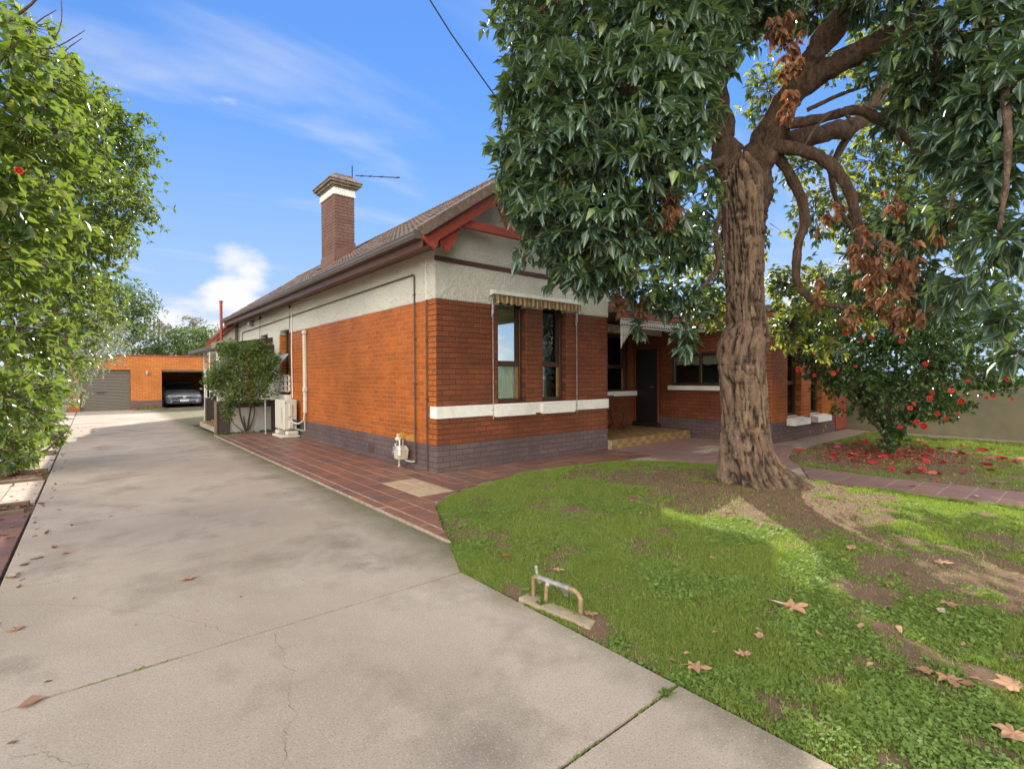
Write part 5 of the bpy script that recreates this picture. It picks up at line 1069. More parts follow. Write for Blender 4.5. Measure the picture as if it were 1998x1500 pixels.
for pts, rad in [([[2.493, -3.369, 3.27], [2.447, -3.324, 3.667], [2.343, -3.294, 4.177], [2.226, -3.252, 4.678], [2.074, -3.243, 5.334], [1.892, -3.208, 6.095], [1.708, -3.163, 7.264]], [0.1925, 0.1925, 0.1771, 0.1463, 0.13090000000000002, 0.11549999999999999, 0.0924]), ([[2.584, -3.446, 3.269], [2.62, -3.468, 3.666], [2.606, -3.577, 4.219], [2.67, -3.817, 4.758], [2.756, -4.077, 5.206], [2.862, -4.289, 5.571], [3.032, -4.554, 6.042], [3.198, -4.806, 6.968]], [0.20790000000000003, 0.21944999999999998, 0.20405, 0.1617, 0.1386, 0.1232, 0.1078, 0.07700000000000001]), ([[2.74, -3.938, 4.952], [2.836, -4.406, 5.141], [2.888, -4.84, 5.191], [2.814, -5.169, 5.151], [2.824, -5.569, 5.132], [2.86, -6.122, 5.069]], [0.13090000000000002, 0.11549999999999999, 0.1078, 0.09625, 0.0847, 0.0693]), ([[2.698, -3.588, 4.306], [3.006, -3.777, 4.492], [3.449, -4.015, 4.625], [4.048, -4.25, 4.885], [4.546, -4.396, 5.47], [5.179, -4.653, 6.155], [5.785, -4.889, 6.713], [6.654, -5.336, 7.743]], [0.15400000000000003, 0.1232, 0.11549999999999999, 0.1078, 0.10395000000000001, 0.09625, 0.0847, 0.0616]), ([[2.566, -3.799, 4.542], [2.755, -4.219, 4.52], [2.968, -4.526, 4.563], [3.174, -4.701, 4.447], [3.448, -4.934, 4.205], [3.612, -5.21, 3.772]], [0.0693, 0.057749999999999996, 0.0539, 0.050050000000000004, 0.04235, 0.0231]), ([[2.643, -3.737, 4.335], [2.814, -4.144, 4.136], [2.944, -4.389, 3.809], [3.07, -4.502, 3.368], [3.11, -4.545, 2.878], [3.154, -4.586, 2.603]], [0.0924, 0.0693, 0.0616, 0.057749999999999996, 0.0462, 0.0308]), ([[2.747, -3.694, 4.283], [2.908, -3.835, 3.989], [3.037, -3.951, 3.499], [2.957, -3.892, 3.042], [2.966, -3.908, 2.618], [3.124, -4.043, 2.402], [3.538, -4.261, 2.336]], [0.07700000000000001, 0.0616, 0.0539, 0.050050000000000004, 0.04774, 0.038500000000000006, 0.0231]), ([[4.031, -4.237, 4.836], [3.944, -4.04, 4.501], [3.87, -3.984, 4.149], [4.245, -4.046, 3.648], [4.813, -4.267, 3.261]], [0.0539, 0.0462, 0.038500000000000006, 0.0308, 0.019250000000000003]), ([[2.749, -4.08, 4.677], [2.946, -4.374, 4.806], [3.229, -4.608, 4.927], [3.512, -4.843, 5.017]], [0.02695, 0.0231, 0.0154, 0.00924]), ([[2.942, -4.508, 4.388], [2.829, -4.41, 4.57], [2.643, -4.257, 4.42], [2.345, -4.146, 4.016]], [0.0231, 0.019250000000000003, 0.0154, 0.00924]), ([[2.249, -3.274, 4.482], [1.399, -3.214, 4.608], [0.568, -3.172, 4.508], [-0.044, -3.057, 4.184], [-0.267, -2.612, 4.024]], [0.07700000000000001, 0.0616, 0.0462, 0.0308, 0.0154]), ([[2.285, -3.31, 4.221], [1.574, -3.243, 3.866], [0.679, -3.156, 3.331], [0.098, -3.067, 2.965]], [0.0693, 0.0462, 0.0308, 0.0154]), ([[2.074, -3.243, 5.334], [0.833, -3.116, 5.42], [0.032, -2.705, 5.557], [-0.153, -2.162, 5.381]], [0.07700000000000001, 0.0616, 0.038500000000000006, 0.0154]), ([[2.824, -5.569, 5.132], [2.266, -5.766, 4.442], [1.648, -5.915, 3.702], [1.236, -5.974, 3.005], [1.048, -5.956, 2.486]], [0.0539, 0.038500000000000006, 0.0308, 0.0231, 0.01155]), ([[2.814, -5.169, 5.151], [2.672, -5.323, 4.48], [2.479, -5.438, 3.611], [2.782, -5.312, 2.949]], [0.0539, 0.038500000000000006, 0.02695, 0.0154]), ([[2.376, -3.264, 3.668], [2.159, -3.22, 3.308], [2.083, -3.295, 2.829], [1.74, -3.146, 2.43]], [0.0539, 0.038500000000000006, 0.0308, 0.0154]), ([[5.179, -4.653, 6.155], [5.869, -4.455, 5.688], [6.102, -4.145, 4.821]], [0.0539, 0.038500000000000006, 0.0231]), ([[5.785, -4.889, 6.713], [5.523, -5.21, 5.606], [4.732, -5.224, 4.316], [4.176, -5.166, 3.426]], [0.0539, 0.038500000000000006, 0.0231, 0.0154])]: limb(pts, rad, 'branch_bark', big, n=20, sub=9, rough=.16)
BB_ = [(3.016, -4.952, 4.893, 0.343, 0.343, 0.5, 0.6), (3.303, -4.939, 4.424, 0.266, 0.355, 0.5, 0.5), (3.244, -4.91, 3.301, 0.266, 0.355, 0.5, 0.5), (3.783, -4.582, 3.103, 0.326, 0.391, 0.5, 0.5), (3.941, -4.2, 2.653, 0.347, 0.277, 0.4, 0.4), (0.097, -2.106, 5.639, 0.481, 0.481, 0.7, 1), (-0.116, -2.204, 4.742, 0.407, 0.436, 0.6, 1), (0.196, -2.849, 5.171, 0.661, 0.495, 0.8, 1), (0.612, -3.459, 5.083, 0.636, 0.477, 0.8, 1), (-0.014, -2.818, 4.346, 0.594, 0.486, 0.8, 1), (0.272, -3.45, 4.281, 0.612, 0.51, 0.8, 1), (0.739, -3.704, 4.596, 0.364, 0.468, 0.5, 1), (-0.236, -2.248, 3.999, 0.371, 0.4, 0.5, 1), (-0.138, -2.858, 3.603, 0.583, 0.477, 0.7, 1), (0.102, -3.452, 3.526, 0.55, 0.45, 0.7, 1), (0.649, -3.643, 3.816, 0.338, 0.442, 0.5, 1), (-0.243, -2.252, 3.428, 0.257, 0.371, 0.4, 1), (-0.197, -2.689, 2.997, 0.459, 0.405, 0.6, 1), (0.06, -3.166, 2.936, 0.52, 0.416, 0.6, 1), (0.633, -3.382, 3.1, 0.405, 0.405, 0.5, 1), (-0.016, -2.849, 2.536, 0.351, 0.205, 0.35, 1), (0.513, -2.899, 2.596, 0.314, 0.228, 0.4, 0.8), (1.47, -3.17, 3.01, 0.336, 0.367, 0.5, 0.8), (1.559, -2.601, 2.546, 0.331, 0.212, 0.4, 0.6), (1.666, -3.085, 2.367, 0.348, 0.284, 0.4, 0.7), (1.503, -3.218, 1.909, 0.171, 0.214, 0.2, 0.8), (1.324, -2.674, 2.063, 0.09, 0.18, 0.15, 0.8), (1.709, -3.231, 3.533, 0.249, 0.373, 0.4, 0.5), (0.799, -3.073, 6.277, 1.256, 0.514, 1.2, 0.8), (1.875, -3.711, 6.325, 0.887, 0.532, 1, 0.8), (0.061, -2.193, 6.336, 0.65, 0.473, 0.9, 0.8), (2.263, -3.653, 5.862, 0.529, 0.249, 0.5, 1), (3.307, -3.998, 6.247, 0.596, 0.212, 0.5, 1), (1.605, -3.636, 5.196, 0.261, 0.349, 0.4, 1), (2.304, -5.534, 4.625, 0.527, 0.383, 0.7, 1), (1.756, -5.874, 3.758, 0.313, 0.397, 0.5, 1), (2.213, -5.607, 3.619, 0.352, 0.375, 0.5, 0.8), (1.501, -5.933, 3.049, 0.219, 0.318, 0.45, 0.8), (1.653, -5.674, 2.831, 0.257, 0.257, 0.45, 0.55), (1.2, -5.954, 2.439, 0.207, 0.302, 0.4, 0.7), (1.813, -5.687, 2.25, 0.241, 0.197, 0.4, 0.5), (1.222, -5.982, 1.873, 0.143, 0.189, 0.3, 0.9), (2.978, -5.214, 3.007, 0.275, 0.358, 0.5, 0.6), (3.162, -5.116, 2.523, 0.343, 0.285, 0.5, 0.6), (2.54, -5.346, 4.319, 0.357, 0.357, 0.5, 0.7), (0.866, -6.08, 1.596, 0.076, 0.121, 0.2, 0.8), (3.12, -4.633, 5.741, 0.361, 0.15, 0.4, 0.5), (2.813, -5.352, 2.154, 0.265, 0.186, 0.4, 0.5), (2.44, -5.238, 5.695, 1.019, 0.459, 1, 0.7), (2.025, -6.228, 3.822, 0.367, 0.816, 0.7, 0.5), (-1.338, -2.696, 7.584, 1.193, 0.918, 1.1, 0.3), (-0.193, -4.045, 7.595, 1.285, 1.07, 1.2, 0.3), (1.477, -5.051, 7.567, 1.376, 0.918, 1.2, 0.3), (2.853, -3.576, 8.635, 1.988, 0.994, 1.4, 0.35), (4.206, -5.37, 8.071, 1.59, 0.979, 1.3, 0.4), (6.391, -6.565, 6.957, 1.325, 1.723, 1.4, 0.35)]
C, Dd = blob_points(BB_, 165)
P, Rm, s = sprays(C, Dd, 7, .45, .55, .148, .32)
T_G = leaf_tpl(.43, .18, .16); T_G4 = leaf_tpl4(.46, .2, .16); keep = leaf_objects(P, Rm, s, T_G, 'gum_leaf', big); leaves_mesh('foliage', P[keep], Rm[keep], s[keep], T_G4, 'gum_leaf', big); twigs(C, Dd, .22, .004, big)
C, Dd = blob_points([(3.964, -3.447, 2.16, 0.241, 0.339, 0.4, 1), (4.45, -3.586, 2.488, 0.31, 0.31, 0.5, 0.8), (4.309, -3.201, 2.835, 0.223, 0.398, 0.4, 0.8), (2.797, -2.726, 2.44, 0.257, 0.33, 0.4, 0.8), (3.267, -2.588, 2.96, 0.232, 0.387, 0.4, 0.6), (2.145, -2.441, 2.487, 0.321, 0.2, 0.3, 0.6), (4.231, -2.338, 3.717, 0.171, 0.599, 0.4, 0.5), (4.62, -3.74, 1.867, 0.387, 0.194, 0.4, 0.6), (5.038, -2.483, 4.181, 0.269, 0.807, 0.5, 0.5), (4.724, -3.038, 2.237, 0.334, 0.334, 0.5, 0.7), (5.812, -3.654, 4.05, 0.428, 0.599, 0.6, 0.6), (5.6, -2.937, 5.075, 0.359, 0.449, 0.5, 0.5), (4.995, -2.671, 6.31, 0.395, 0.526, 0.6, 0.6), (5.574, -3.193, 4.202, 0.482, 0.614, 0.7, 0.45), (6.325, -3.805, 5.074, 0.614, 0.877, 0.8, 0.55), (5.422, -3.479, 2.92, 0.762, 0.465, 0.7, 0.6), (6.675, -4.078, 6.212, 0.614, 0.701, 0.7, 0.5), (5.843, -4.21, 3.597, 0.571, 0.612, 0.7, 0.5), (6.232, -4.516, 4.736, 0.489, 0.652, 0.7, 0.6), (5.58, -4.009, 2.538, 0.652, 0.367, 0.6, 0.6), (4.217, -2.347, 2.603, 0.514, 0.343, 0.6, 0.5), (3.198, -1.743, 3.25, 0.585, 0.418, 0.5, 0.4), (4.156, -2.015, 3.685, 0.526, 0.701, 0.5, 0.35), (6.33, -5.104, 5.575, 0.62, 0.697, 0.7, 0.6), (5.925, -5.055, 3.959, 0.604, 0.679, 0.7, 0.6), (6.172, -3.384, 6.865, 0.449, 0.359, 0.5, 0.4), (6.588, -3.728, 7.132, 0.538, 0.449, 0.5, 0.5)], 200); P, Rm, s = sprays(C, Dd, 6, .4, .6, .12); h_ = len(P) * 5 // 9; q_ = np.repeat(rng.random(len(C)) < .5, 6); leaves_mesh('foliage', P[q_], Rm[q_], s[q_], T_G4, 'backlit_leaf', big); leaves_mesh('foliage', P[~q_], Rm[~q_], s[~q_], T_G4, 'gum_leaf', big); twigs(C, Dd, .3, .005, big)
C, Dd = blob_points([(1.816, -5.549, 2.808, 0.081, 0.135, 0.15, 0.5), (2.61, -5.182, 2.155, 0.212, 0.133, 0.2, 0.35), (2.459, -5.555, 3.42, 0.069, 0.147, 0.15, 0.4), (3.061, -4.233, 3.433, 0.101, 0.19, 0.2, 0.4), (2.618, -3.365, 2.086, 0.135, 0.202, 0.2, 0.3), (2.487, -4.811, 2.625, 0.132, 0.385, 0.2, 0.4), (2.544, -4.606, 2.098, 0.091, 0.171, 0.15, 0.6), (2.533, -5.111, 2.58, 0.117, 0.265, 0.2, 0.5), (1.337, -2.681, 2.32, 0.064, 0.193, 0.1, 0.7), (1.992, -4.088, 5.327, 0.183, 0.171, 0.2, 1), (2.053, -4.146, 4.899, 0.114, 0.171, 0.15, 1), (2.048, -4.149, 4.499, 0.074, 0.217, 0.1, 1), (0.493, -3.654, 3.184, 0.092, 0.178, 0.12, 1), (0.413, -3.59, 3.006, 0.102, 0.082, 0.12, 1), (-0.051, -3.324, 3.477, 0.09, 0.05, 0.1, 1), (2.1, -4.18, 5.184, 0.08, 0.143, 0.1, 1), (2.729, -4.747, 2.897, 0.171, 0.228, 0.3, 0.35), (2.611, -4.918, 2.404, 0.231, 0.33, 0.3, 0.45), (2.734, -5.027, 2.073, 0.165, 0.193, 0.2, 0.6), (1.06, -2.578, 2.371, 0.088, 0.177, 0.15, 0.8), (2.909, -4.89, 3.352, 0.114, 0.171, 0.2, 0.5), (2.953, -4.159, 2.549, 0.088, 0.221, 0.15, 0.4)], 260); P, Rm, s = sprays(C, Dd * .3 + np.array([0, 0, -.8]), 7, .9, .8, .105); keep = leaf_objects(P, Rm, s, T_G, 'dead_leaf', big, 60); leaves_mesh('dead_foliage', P[keep], Rm[keep], s[keep], T_G, 'dead_leaf', big)

# ------------------------------------------------------------------ other trees and shrubs
T_H = leaf_tpl(.50, .12, .14); T_H4 = leaf_tpl4(.52, .14, .14); T_L = leaf_tpl_lo(.5)
def shrub(name, label, cat, loc, blobs, per, k, size, mat, limbs_, group=None, tpl=T_H, nobj=0, droop=.1, jit=.9, twig=.15, lmat='branch_bark'):
    t = thing(name, label, cat, loc, group)
    for pts, rad in limbs_: limb(pts, rad, lmat, t, name='trunk' if rad[0] > .045 else 'branch', n=8, sub=4)
    C, Dd = blob_points(blobs, per); P, Rm, s = sprays(C, Dd, k, droop, jit, size)
    keep = leaf_objects(P, Rm, s, tpl, mat, t, nobj); leaves_mesh('foliage', P[keep], Rm[keep], s[keep], T_H4 if tpl is T_H else tpl, mat, t)
    if twig: twigs(C, Dd, twig, .0035, t)
    return t
camellia = shrub('camellia_bush', 'broad dark camellia bush with red flowers beside the tiled path', 'shrub', (7.43, -3.81, 0), [(7.677, -3.952, 1.767, 1.054, 0.575, 1.1, 1), (6.91, -3.051, 1.634, 0.587, 0.44, 0.8, 1), (6.428, -2.774, 1.876, 0.271, 0.242, 0.4, 1), (8.183, -4.639, 1.569, 0.797, 0.469, 0.8, 1), (8.479, -5.152, 1.333, 0.349, 0.257, 0.4, 1), (7.482, -3.517, 2.364, 0.979, 0.489, 0.9, 1), (8.253, -4.294, 2.252, 0.969, 0.484, 0.9, 1), (7.435, -3.893, 0.959, 0.758, 0.474, 0.7, 1), (7.779, -4.313, 0.915, 0.516, 0.328, 0.5, 1), (7.406, -3.879, 0.39, 0.265, 0.247, 0.25, 1), (6.966, -3.495, 1.294, 0.664, 0.332, 0.6, 1), (6.805, -2.952, 2.27, 0.538, 0.44, 0.7, 1), (7.841, -4.625, 0.924, 0.413, 0.202, 0.3, 0.7), (7.109, -3.895, 0.2, 0.241, 0.13, 0.2, 0.8), (6.555, -3.29, 0.828, 0.169, 0.113, 0.2, 0.6), (8.614, -4.455, 2.847, 0.783, 0.391, 0.8, 1), (8.034, -3.707, 2.981, 0.799, 0.4, 0.8, 1), (7.419, -3.195, 2.885, 0.5, 0.35, 0.6, 1)], 260, 6, 0.085, 'camellia_leaf', [([(7.43, -3.81, -0.02), (7.42, -3.8, 0.4), (7.45, -3.78, 0.9), (7.5, -3.7, 1.5)], [0.07, 0.055, 0.05, 0.03]), ([(7.43, -3.81, 0.25), (7.15, -3.5, 0.8), (6.8, -3.2, 1.4)], [0.04, 0.03, 0.02]), ([(7.43, -3.81, 0.3), (7.7, -4.2, 0.8), (8.0, -4.6, 1.3)], [0.04, 0.03, 0.02]), ([(7.5, -3.8, 0.35), (7.6, -3.5, 0.9), (7.9, -3.2, 1.6)], [0.04, 0.03, 0.02])], nobj=250)
hedge_near = shrub('camellia_tree', 'tall camellia with large yellow green leaves nearest the camera on the left', 'tree', (-5.2, 0.2, 0), [(-4.336, -1.956, 3.509, 0.294, 0.261, 0.5, 0.7), (-4.246, -1.776, 3.152, 0.277, 0.295, 0.6, 1), (-4.395, -2.053, 2.592, 0.253, 0.316, 0.5, 1), (-4.184, -1.034, 3.818, 0.265, 0.285, 0.6, 0.8), (-4.389, -1.934, 2.237, 0.261, 0.294, 0.5, 1), (-4.366, -1.44, 1.821, 0.294, 0.294, 0.5, 1), (-4.455, -1.114, 1.3, 0.194, 0.31, 0.5, 1), (-4.528, -0.537, 0.942, 0.193, 0.193, 0.4, 1), (-4.608, 0.437, 0.632, 0.14, 0.1, 0.3, 0.8), (-4.306, -0.662, 4.366, 0.171, 0.193, 0.4, 0.35), (-4.636, -1.978, 2.801, 0.367, 0.918, 0.8, 0.5), (-4.277, -0.977, 2.677, 0.285, 0.326, 0.5, 1)], 400, 5, 0.082, 'hedge_leaf', [([(-5.3, 0.0, -0.05), (-5.2, 0.0, 1.2), (-5.0, -0.3, 2.4), (-4.9, -0.6, 3.6)], [0.08, 0.07, 0.05, 0.03]), ([[-4.579, -1.518, 2.079], [-4.428, -1.506, 2.525], [-4.339, -1.571, 3.024], [-4.302, -1.462, 3.582], [-4.255, -1.494, 3.949], [-4.113, -1.611, 4.095]], [0.018, 0.014, 0.01, 0.008, 0.005, 0.002]), ([[-4.536, -1.414, 2.597], [-4.263, -1.499, 3.289], [-4.122, -1.478, 3.791], [-3.975, -1.598, 3.96]], [0.012, 0.008, 0.005, 0.002]), ([[-4.259, -1.497, 3.619], [-4.104, -1.489, 4.018], [-4.091, -1.364, 4.319]], [0.006, 0.004, 0.003]), ([[-4.438, -1.473, 3.881], [-4.253, -1.493, 4.133], [-4.167, -1.562, 4.279]], [0.012, 0.009, 0.005]), ([[-4.237, -1.381, 3.867], [-4.12, -1.478, 3.897], [-4.004, -1.574, 3.979], [-3.96, -1.61, 4.017]], [0.005, 0.004, 0.003, 0.002])], nobj=300, droop=.25)
hedge_mid = shrub('camellia_tree', 'tall camellia on a thick stump overhanging the middle of the driveway edge', 'tree', (-5.0, 4.3, 0), [(-3.92, 4.388, 5.938, 0.55, 0.465, 0.9, 1), (-3.584, 4.624, 5.62, 0.514, 0.532, 0.9, 1), (-4.142, 3.638, 4.631, 0.697, 0.659, 0.9, 1), (-3.602, 4.488, 4.52, 0.544, 0.57, 0.9, 1), (-4.041, 4.058, 3.656, 0.652, 0.612, 0.9, 1), (-4.383, 3.696, 3.826, 0.612, 0.612, 0.8, 1), (-4.447, 3.601, 2.814, 0.679, 0.604, 0.9, 1), (-4.091, 4.605, 2.739, 0.48, 0.634, 0.9, 1), (-4.517, 4.164, 1.855, 0.461, 0.596, 0.8, 1), (-4.741, 4.337, 1.061, 0.382, 0.517, 0.6, 1), (-4.868, 4.435, 0.584, 0.358, 0.398, 0.5, 1), (-4.244, 3.474, 5.227, 0.453, 0.528, 0.8, 1), (-3.648, 5.062, 5.306, 0.596, 0.734, 0.8, 1), (-3.768, 5.142, 4.114, 0.505, 0.413, 0.7, 1), (-4.831, 4.267, 0.203, 0.236, 0.157, 0.3, 0.9), (-4.559, 5.218, 0.493, 0.263, 0.228, 0.4, 0.8), (-3.198, 4.437, 5.98, 0.126, 0.224, 0.2, 0.5), (-3.149, 4.368, 4.365, 0.144, 0.126, 0.2, 0.5)], 270, 5, 0.088, 'hedge_leaf', [([(-4.98, 4.35, -0.05), (-4.96, 4.35, 0.4), (-5.0, 4.4, 1.2), (-4.7, 4.4, 2.6), (-4.5, 4.6, 4.4)], [0.16, 0.14, 0.09, 0.06, 0.04]), ([(-4.98, 4.3, 0.9), (-4.5, 4.0, 1.6), (-4.2, 3.7, 2.2)], [0.05, 0.035, 0.02]), ([[-4.265, 4.192, 0.64], [-4.45, 4.212, 0.41], [-4.7, 4.417, 0.129]], [0.012, 0.016, 0.02])], nobj=0, droop=.25)
hedge_far = shrub('glossy_hedge', 'pale shiny leaved hedge bush near the roller door', 'hedge', (-4.9, 13, 0), [(-4.852, 6.625, -0.138, 0.213, 0.136, 0.3, 0.6), (-3.971, 10.503, 2.781, 0.557, 0.663, 1.2, 1), (-3.747, 12.916, 2.373, 0.398, 0.52, 1, 1), (-4.322, 10.13, 1.968, 0.586, 0.663, 1.2, 1), (-4.723, 10.451, 1.142, 0.484, 0.586, 0.9, 1), (-4.595, 12.301, 1.246, 0.371, 0.485, 0.8, 1), (-4.849, 9.242, 0.523, 0.305, 0.375, 0.6, 1), (-4.176, 14.573, 2.03, 0.359, 0.424, 0.8, 1), (-4.811, 11.167, 0.6, 0.212, 0.292, 0.5, 1), (-3.75, 11.629, 3.168, 0.542, 0.428, 1, 1), (-4.942, 8.008, 0.069, 0.214, 0.268, 0.4, 1)], 230, 5, 0.075, 'glossy_leaf', [([(-4.95, 13, -0.05), (-4.9, 13, 0.8), (-4.8, 13, 2.2)], [0.08, 0.06, 0.04]), ([(-4.9, 17.1, -0.05), (-4.9, 17.1, 0.5), (-4.8, 17, 2.0)], [0.16, 0.13, 0.06]), ([(-5, 9, -0.05), (-4.95, 9.1, 1.6)], [0.08, 0.05])], droop=0)
tree_a = shrub('garden_tree', 'rounded mid green tree rising behind the left end of the garage', 'tree', (-4.0, 31, 0), [(-2.334, 31.357, 6.042, 1.468, 1.285, 2.2, 1), (-3.419, 29.664, 6.455, 1.142, 0.999, 2, 1), (-1.565, 32.003, 5.242, 0.822, 1.327, 1.5, 1), (-2.591, 31.539, 4.208, 1.682, 1.07, 1.6, 1), (-1.305, 30.458, 3.895, 0.306, 0.734, 1, 0.6)], 95, 5, 0.15, 'far_leaf', [([(-4, 31, 0), (-3.9, 31, 3), (-3.8, 31, 5)], [0.16, 0.12, 0.06])], tpl=T_L, twig=0)
tree_b = shrub('bare_tree', 'thin grey brown tree between the two green trees behind the garage', 'tree', (-0.2, 38, 0), [(0.176, 39.664, 4.735, 0.542, 1.007, 1.2, 1), (0.361, 39.52, 5.315, 0.31, 0.542, 0.8, 1), (2.564, 42.911, 6.354, 0.771, 0.385, 1.5, 0.8), (2.655, 42.824, 5.711, 0.3, 0.385, 1, 1)], 60, 5, 0.14, 'grey_leaf', [([(-0.2, 38, 0), (-0.2, 38, 4), (-0.1, 38, 5.8)], [0.12, 0.08, 0.03]), ([[2.623, 42.805, 3.142], [2.622, 42.851, 5.711], [2.533, 42.939, 6.483]], [0.1, 0.07, 0.04])], tpl=T_L, twig=.5)
tree_c = shrub('garden_tree', 'dark green tree mass rising behind the open side of the garage', 'tree', (2.5, 33, 0), [(1.075, 32.382, 4.059, 1.278, 0.942, 2.2, 1), (-0.011, 31.973, 3.333, 1.37, 0.522, 2, 1), (2.183, 31.453, 3.951, 0.942, 1.077, 2, 1), (1.489, 30.717, 3.226, 1.468, 0.522, 2, 1), (-1.14, 32.914, 3.144, 1.305, 0.326, 1.5, 1), (0.645, 34.05, 4.384, 0.555, 0.624, 1, 1)], 95, 5, 0.15, 'far_leaf', [([(2.5, 33, 0), (2.5, 33, 3)], [0.16, 0.1])], tpl=T_L, twig=0)
round_bush = shrub('round_bush', 'round light green bush on several thin stems in front of the side porch', 'shrub', (-0.79, 8.35, 0), [(-0.903, 7.919, 1.809, 0.636, 0.557, 0.5, 1), (-1.374, 8.308, 1.507, 0.371, 0.451, 0.4, 1), (-0.504, 7.453, 1.672, 0.342, 0.473, 0.4, 1), (-1.162, 8.143, 2.208, 0.345, 0.265, 0.4, 1), (-0.644, 7.71, 2.205, 0.345, 0.239, 0.4, 1), (-0.935, 7.803, 1.109, 0.71, 0.316, 0.4, 1), (-1.293, 7.966, 0.722, 0.196, 0.339, 0.25, 0.7), (-1.548, 8.452, 1.375, 0.186, 0.239, 0.3, 1), (-0.299, 7.287, 1.96, 0.105, 0.184, 0.2, 0.6)], 1000, 5, 0.052, 'bush_leaf', [([(-0.79, 8.35, 0), (-0.95, 8.3, 0.5), (-1.0, 8.3, 1.2), (-1.2, 8.2, 1.8)], [0.025, 0.02, 0.016, 0.01]), ([(-0.79, 8.35, 0), (-0.7, 8.4, 0.5), (-0.6, 8.4, 1.1), (-0.4, 8.5, 1.8)], [0.024, 0.02, 0.016, 0.01]), ([(-0.77, 8.35, 0), (-0.6, 8.3, 0.6), (-0.75, 8.3, 1.2)], [0.02, 0.016, 0.012]), ([(-0.8, 8.35, 0), (-0.85, 8.5, 0.7), (-0.8, 8.6, 1.5)], [0.02, 0.016, 0.012]), ([(-0.8, 8.33, 0), (-1.15, 8.3, 0.35), (-1.25, 8.25, 0.9)], [0.014, 0.012, 0.008])], droop=.0)
tree_r1 = shrub('background_tree', 'sunlit yellow green tree beyond the flat roof of the right wing', 'tree', (13.5, 6, 0), [(14.053, 0.673, 4.469, 1.04, 0.78, 1.5, 0.6), (14.362, -0.904, 3.63, 1.142, 0.652, 1.5, 0.6), (12.275, -0.47, 3.194, 0.918, 0.612, 1.2, 0.7), (13.557, 2.385, 4.105, 0.918, 0.551, 1.2, 0.5), (12.285, 3.442, 3.746, 1.101, 0.367, 1.0, 0.5)], 60, 5, 0.12, 'backlit_leaf', [([(13.5, 6, 0), (13.4, 6, 2.5), (13, 6, 4.5)], [0.14, 0.1, 0.05])], twig=.3)
tree_r2 = shrub('background_tree', 'leafy green tree rising over the olive boundary wall on the right', 'tree', (14, -4, 0), [(13.824, -3.067, 3.347, 1.285, 0.714, 1.4, 0.8), (13.567, -4.164, 2.941, 1.06, 0.795, 1.4, 0.8), (12.967, -4.972, 2.577, 0.612, 0.856, 1.2, 0.8), (13.928, -1.837, 4.102, 1.223, 0.765, 1.4, 0.6), (14.085, -4.583, 3.733, 0.795, 0.795, 1.2, 0.6)], 80, 5, 0.13, 'far_leaf', [([(14, -4, 0), (13.9, -4, 2), (13.5, -4, 4)], [0.14, 0.1, 0.05])], twig=.3)

for k, (x, y, h) in enumerate(((12.9, -13.8, 7.6), (16.5, -16.5, 7.0), (8.0, -18.0, 6.5))):
    shrub('street_tree', ('broad green tree by the olive wall, out of frame to the right', 'green tree beyond the olive wall towards the street', 'green tree across the street behind the photographer')[k], 'tree', (x, y, 0), [(x, y, h * .62, 2.3, h * .30, 2.3, .5), (x + .8, y - .5, h * .40, 1.9, h * .22, 1.8, .4), (x - 1, y + .4, h * .5, 1.6, h * .2, 1.6, .4)], 60, 5, .2, 'far_leaf', [([(x, y, 0), (x + .1, y, h * .3), (x, y, h * .6)], [.18, .14, .08])], tpl=T_L, twig=0)


# flowers
def rose(r=.045, seed=0, flat=1.0):
    q = np.random.default_rng(seed); mb = MB()
    for ring, (n, rr_, tilt, sz) in enumerate(((6, .95, .35, 1.0), (6, .75, .65, .9), (5, .5, .95, .75), (4, .3, 1.25, .5))):
        for i in range(n):
            a = 2 * math.pi * (i + .5 * ring) / n + q.uniform(-.15, .15); tl = (tilt + q.uniform(-.15, .15)) * flat; d = np.array([math.cos(a), math.sin(a), 0]); t = np.array([-d[1], d[0], 0]); u = d * math.cos(tl) + np.array([0, 0, math.sin(tl)]); L_ = r * sz; w_ = L_ * .52
            p0 = d * r * .06; vs = [p0 - t * w_ * .3, p0 + t * w_ * .3, p0 + u * L_ * .6 + t * w_, p0 + u * L_ * .6 - t * w_, p0 + u * L_ + t * w_ * .55 - np.array([0, 0, .12 * L_]), p0 + u * L_ - t * w_ * .55 - np.array([0, 0, .12 * L_])]; mb.add(vs, [(0, 1, 2, 3), (3, 2, 4, 5)])
    return mb
ROSES = []
for k in range(4): mb = rose(.05, k); mb2 = MB().sphere((0, 0, .012), .008, 6, 4); mb.add(mb2.v, mb2.f, 1); ROSES.append(mk_mesh('flower', mb.v, mb.f, ['petal_red', 'stamen'], mb.m))
off = woff(camellia)
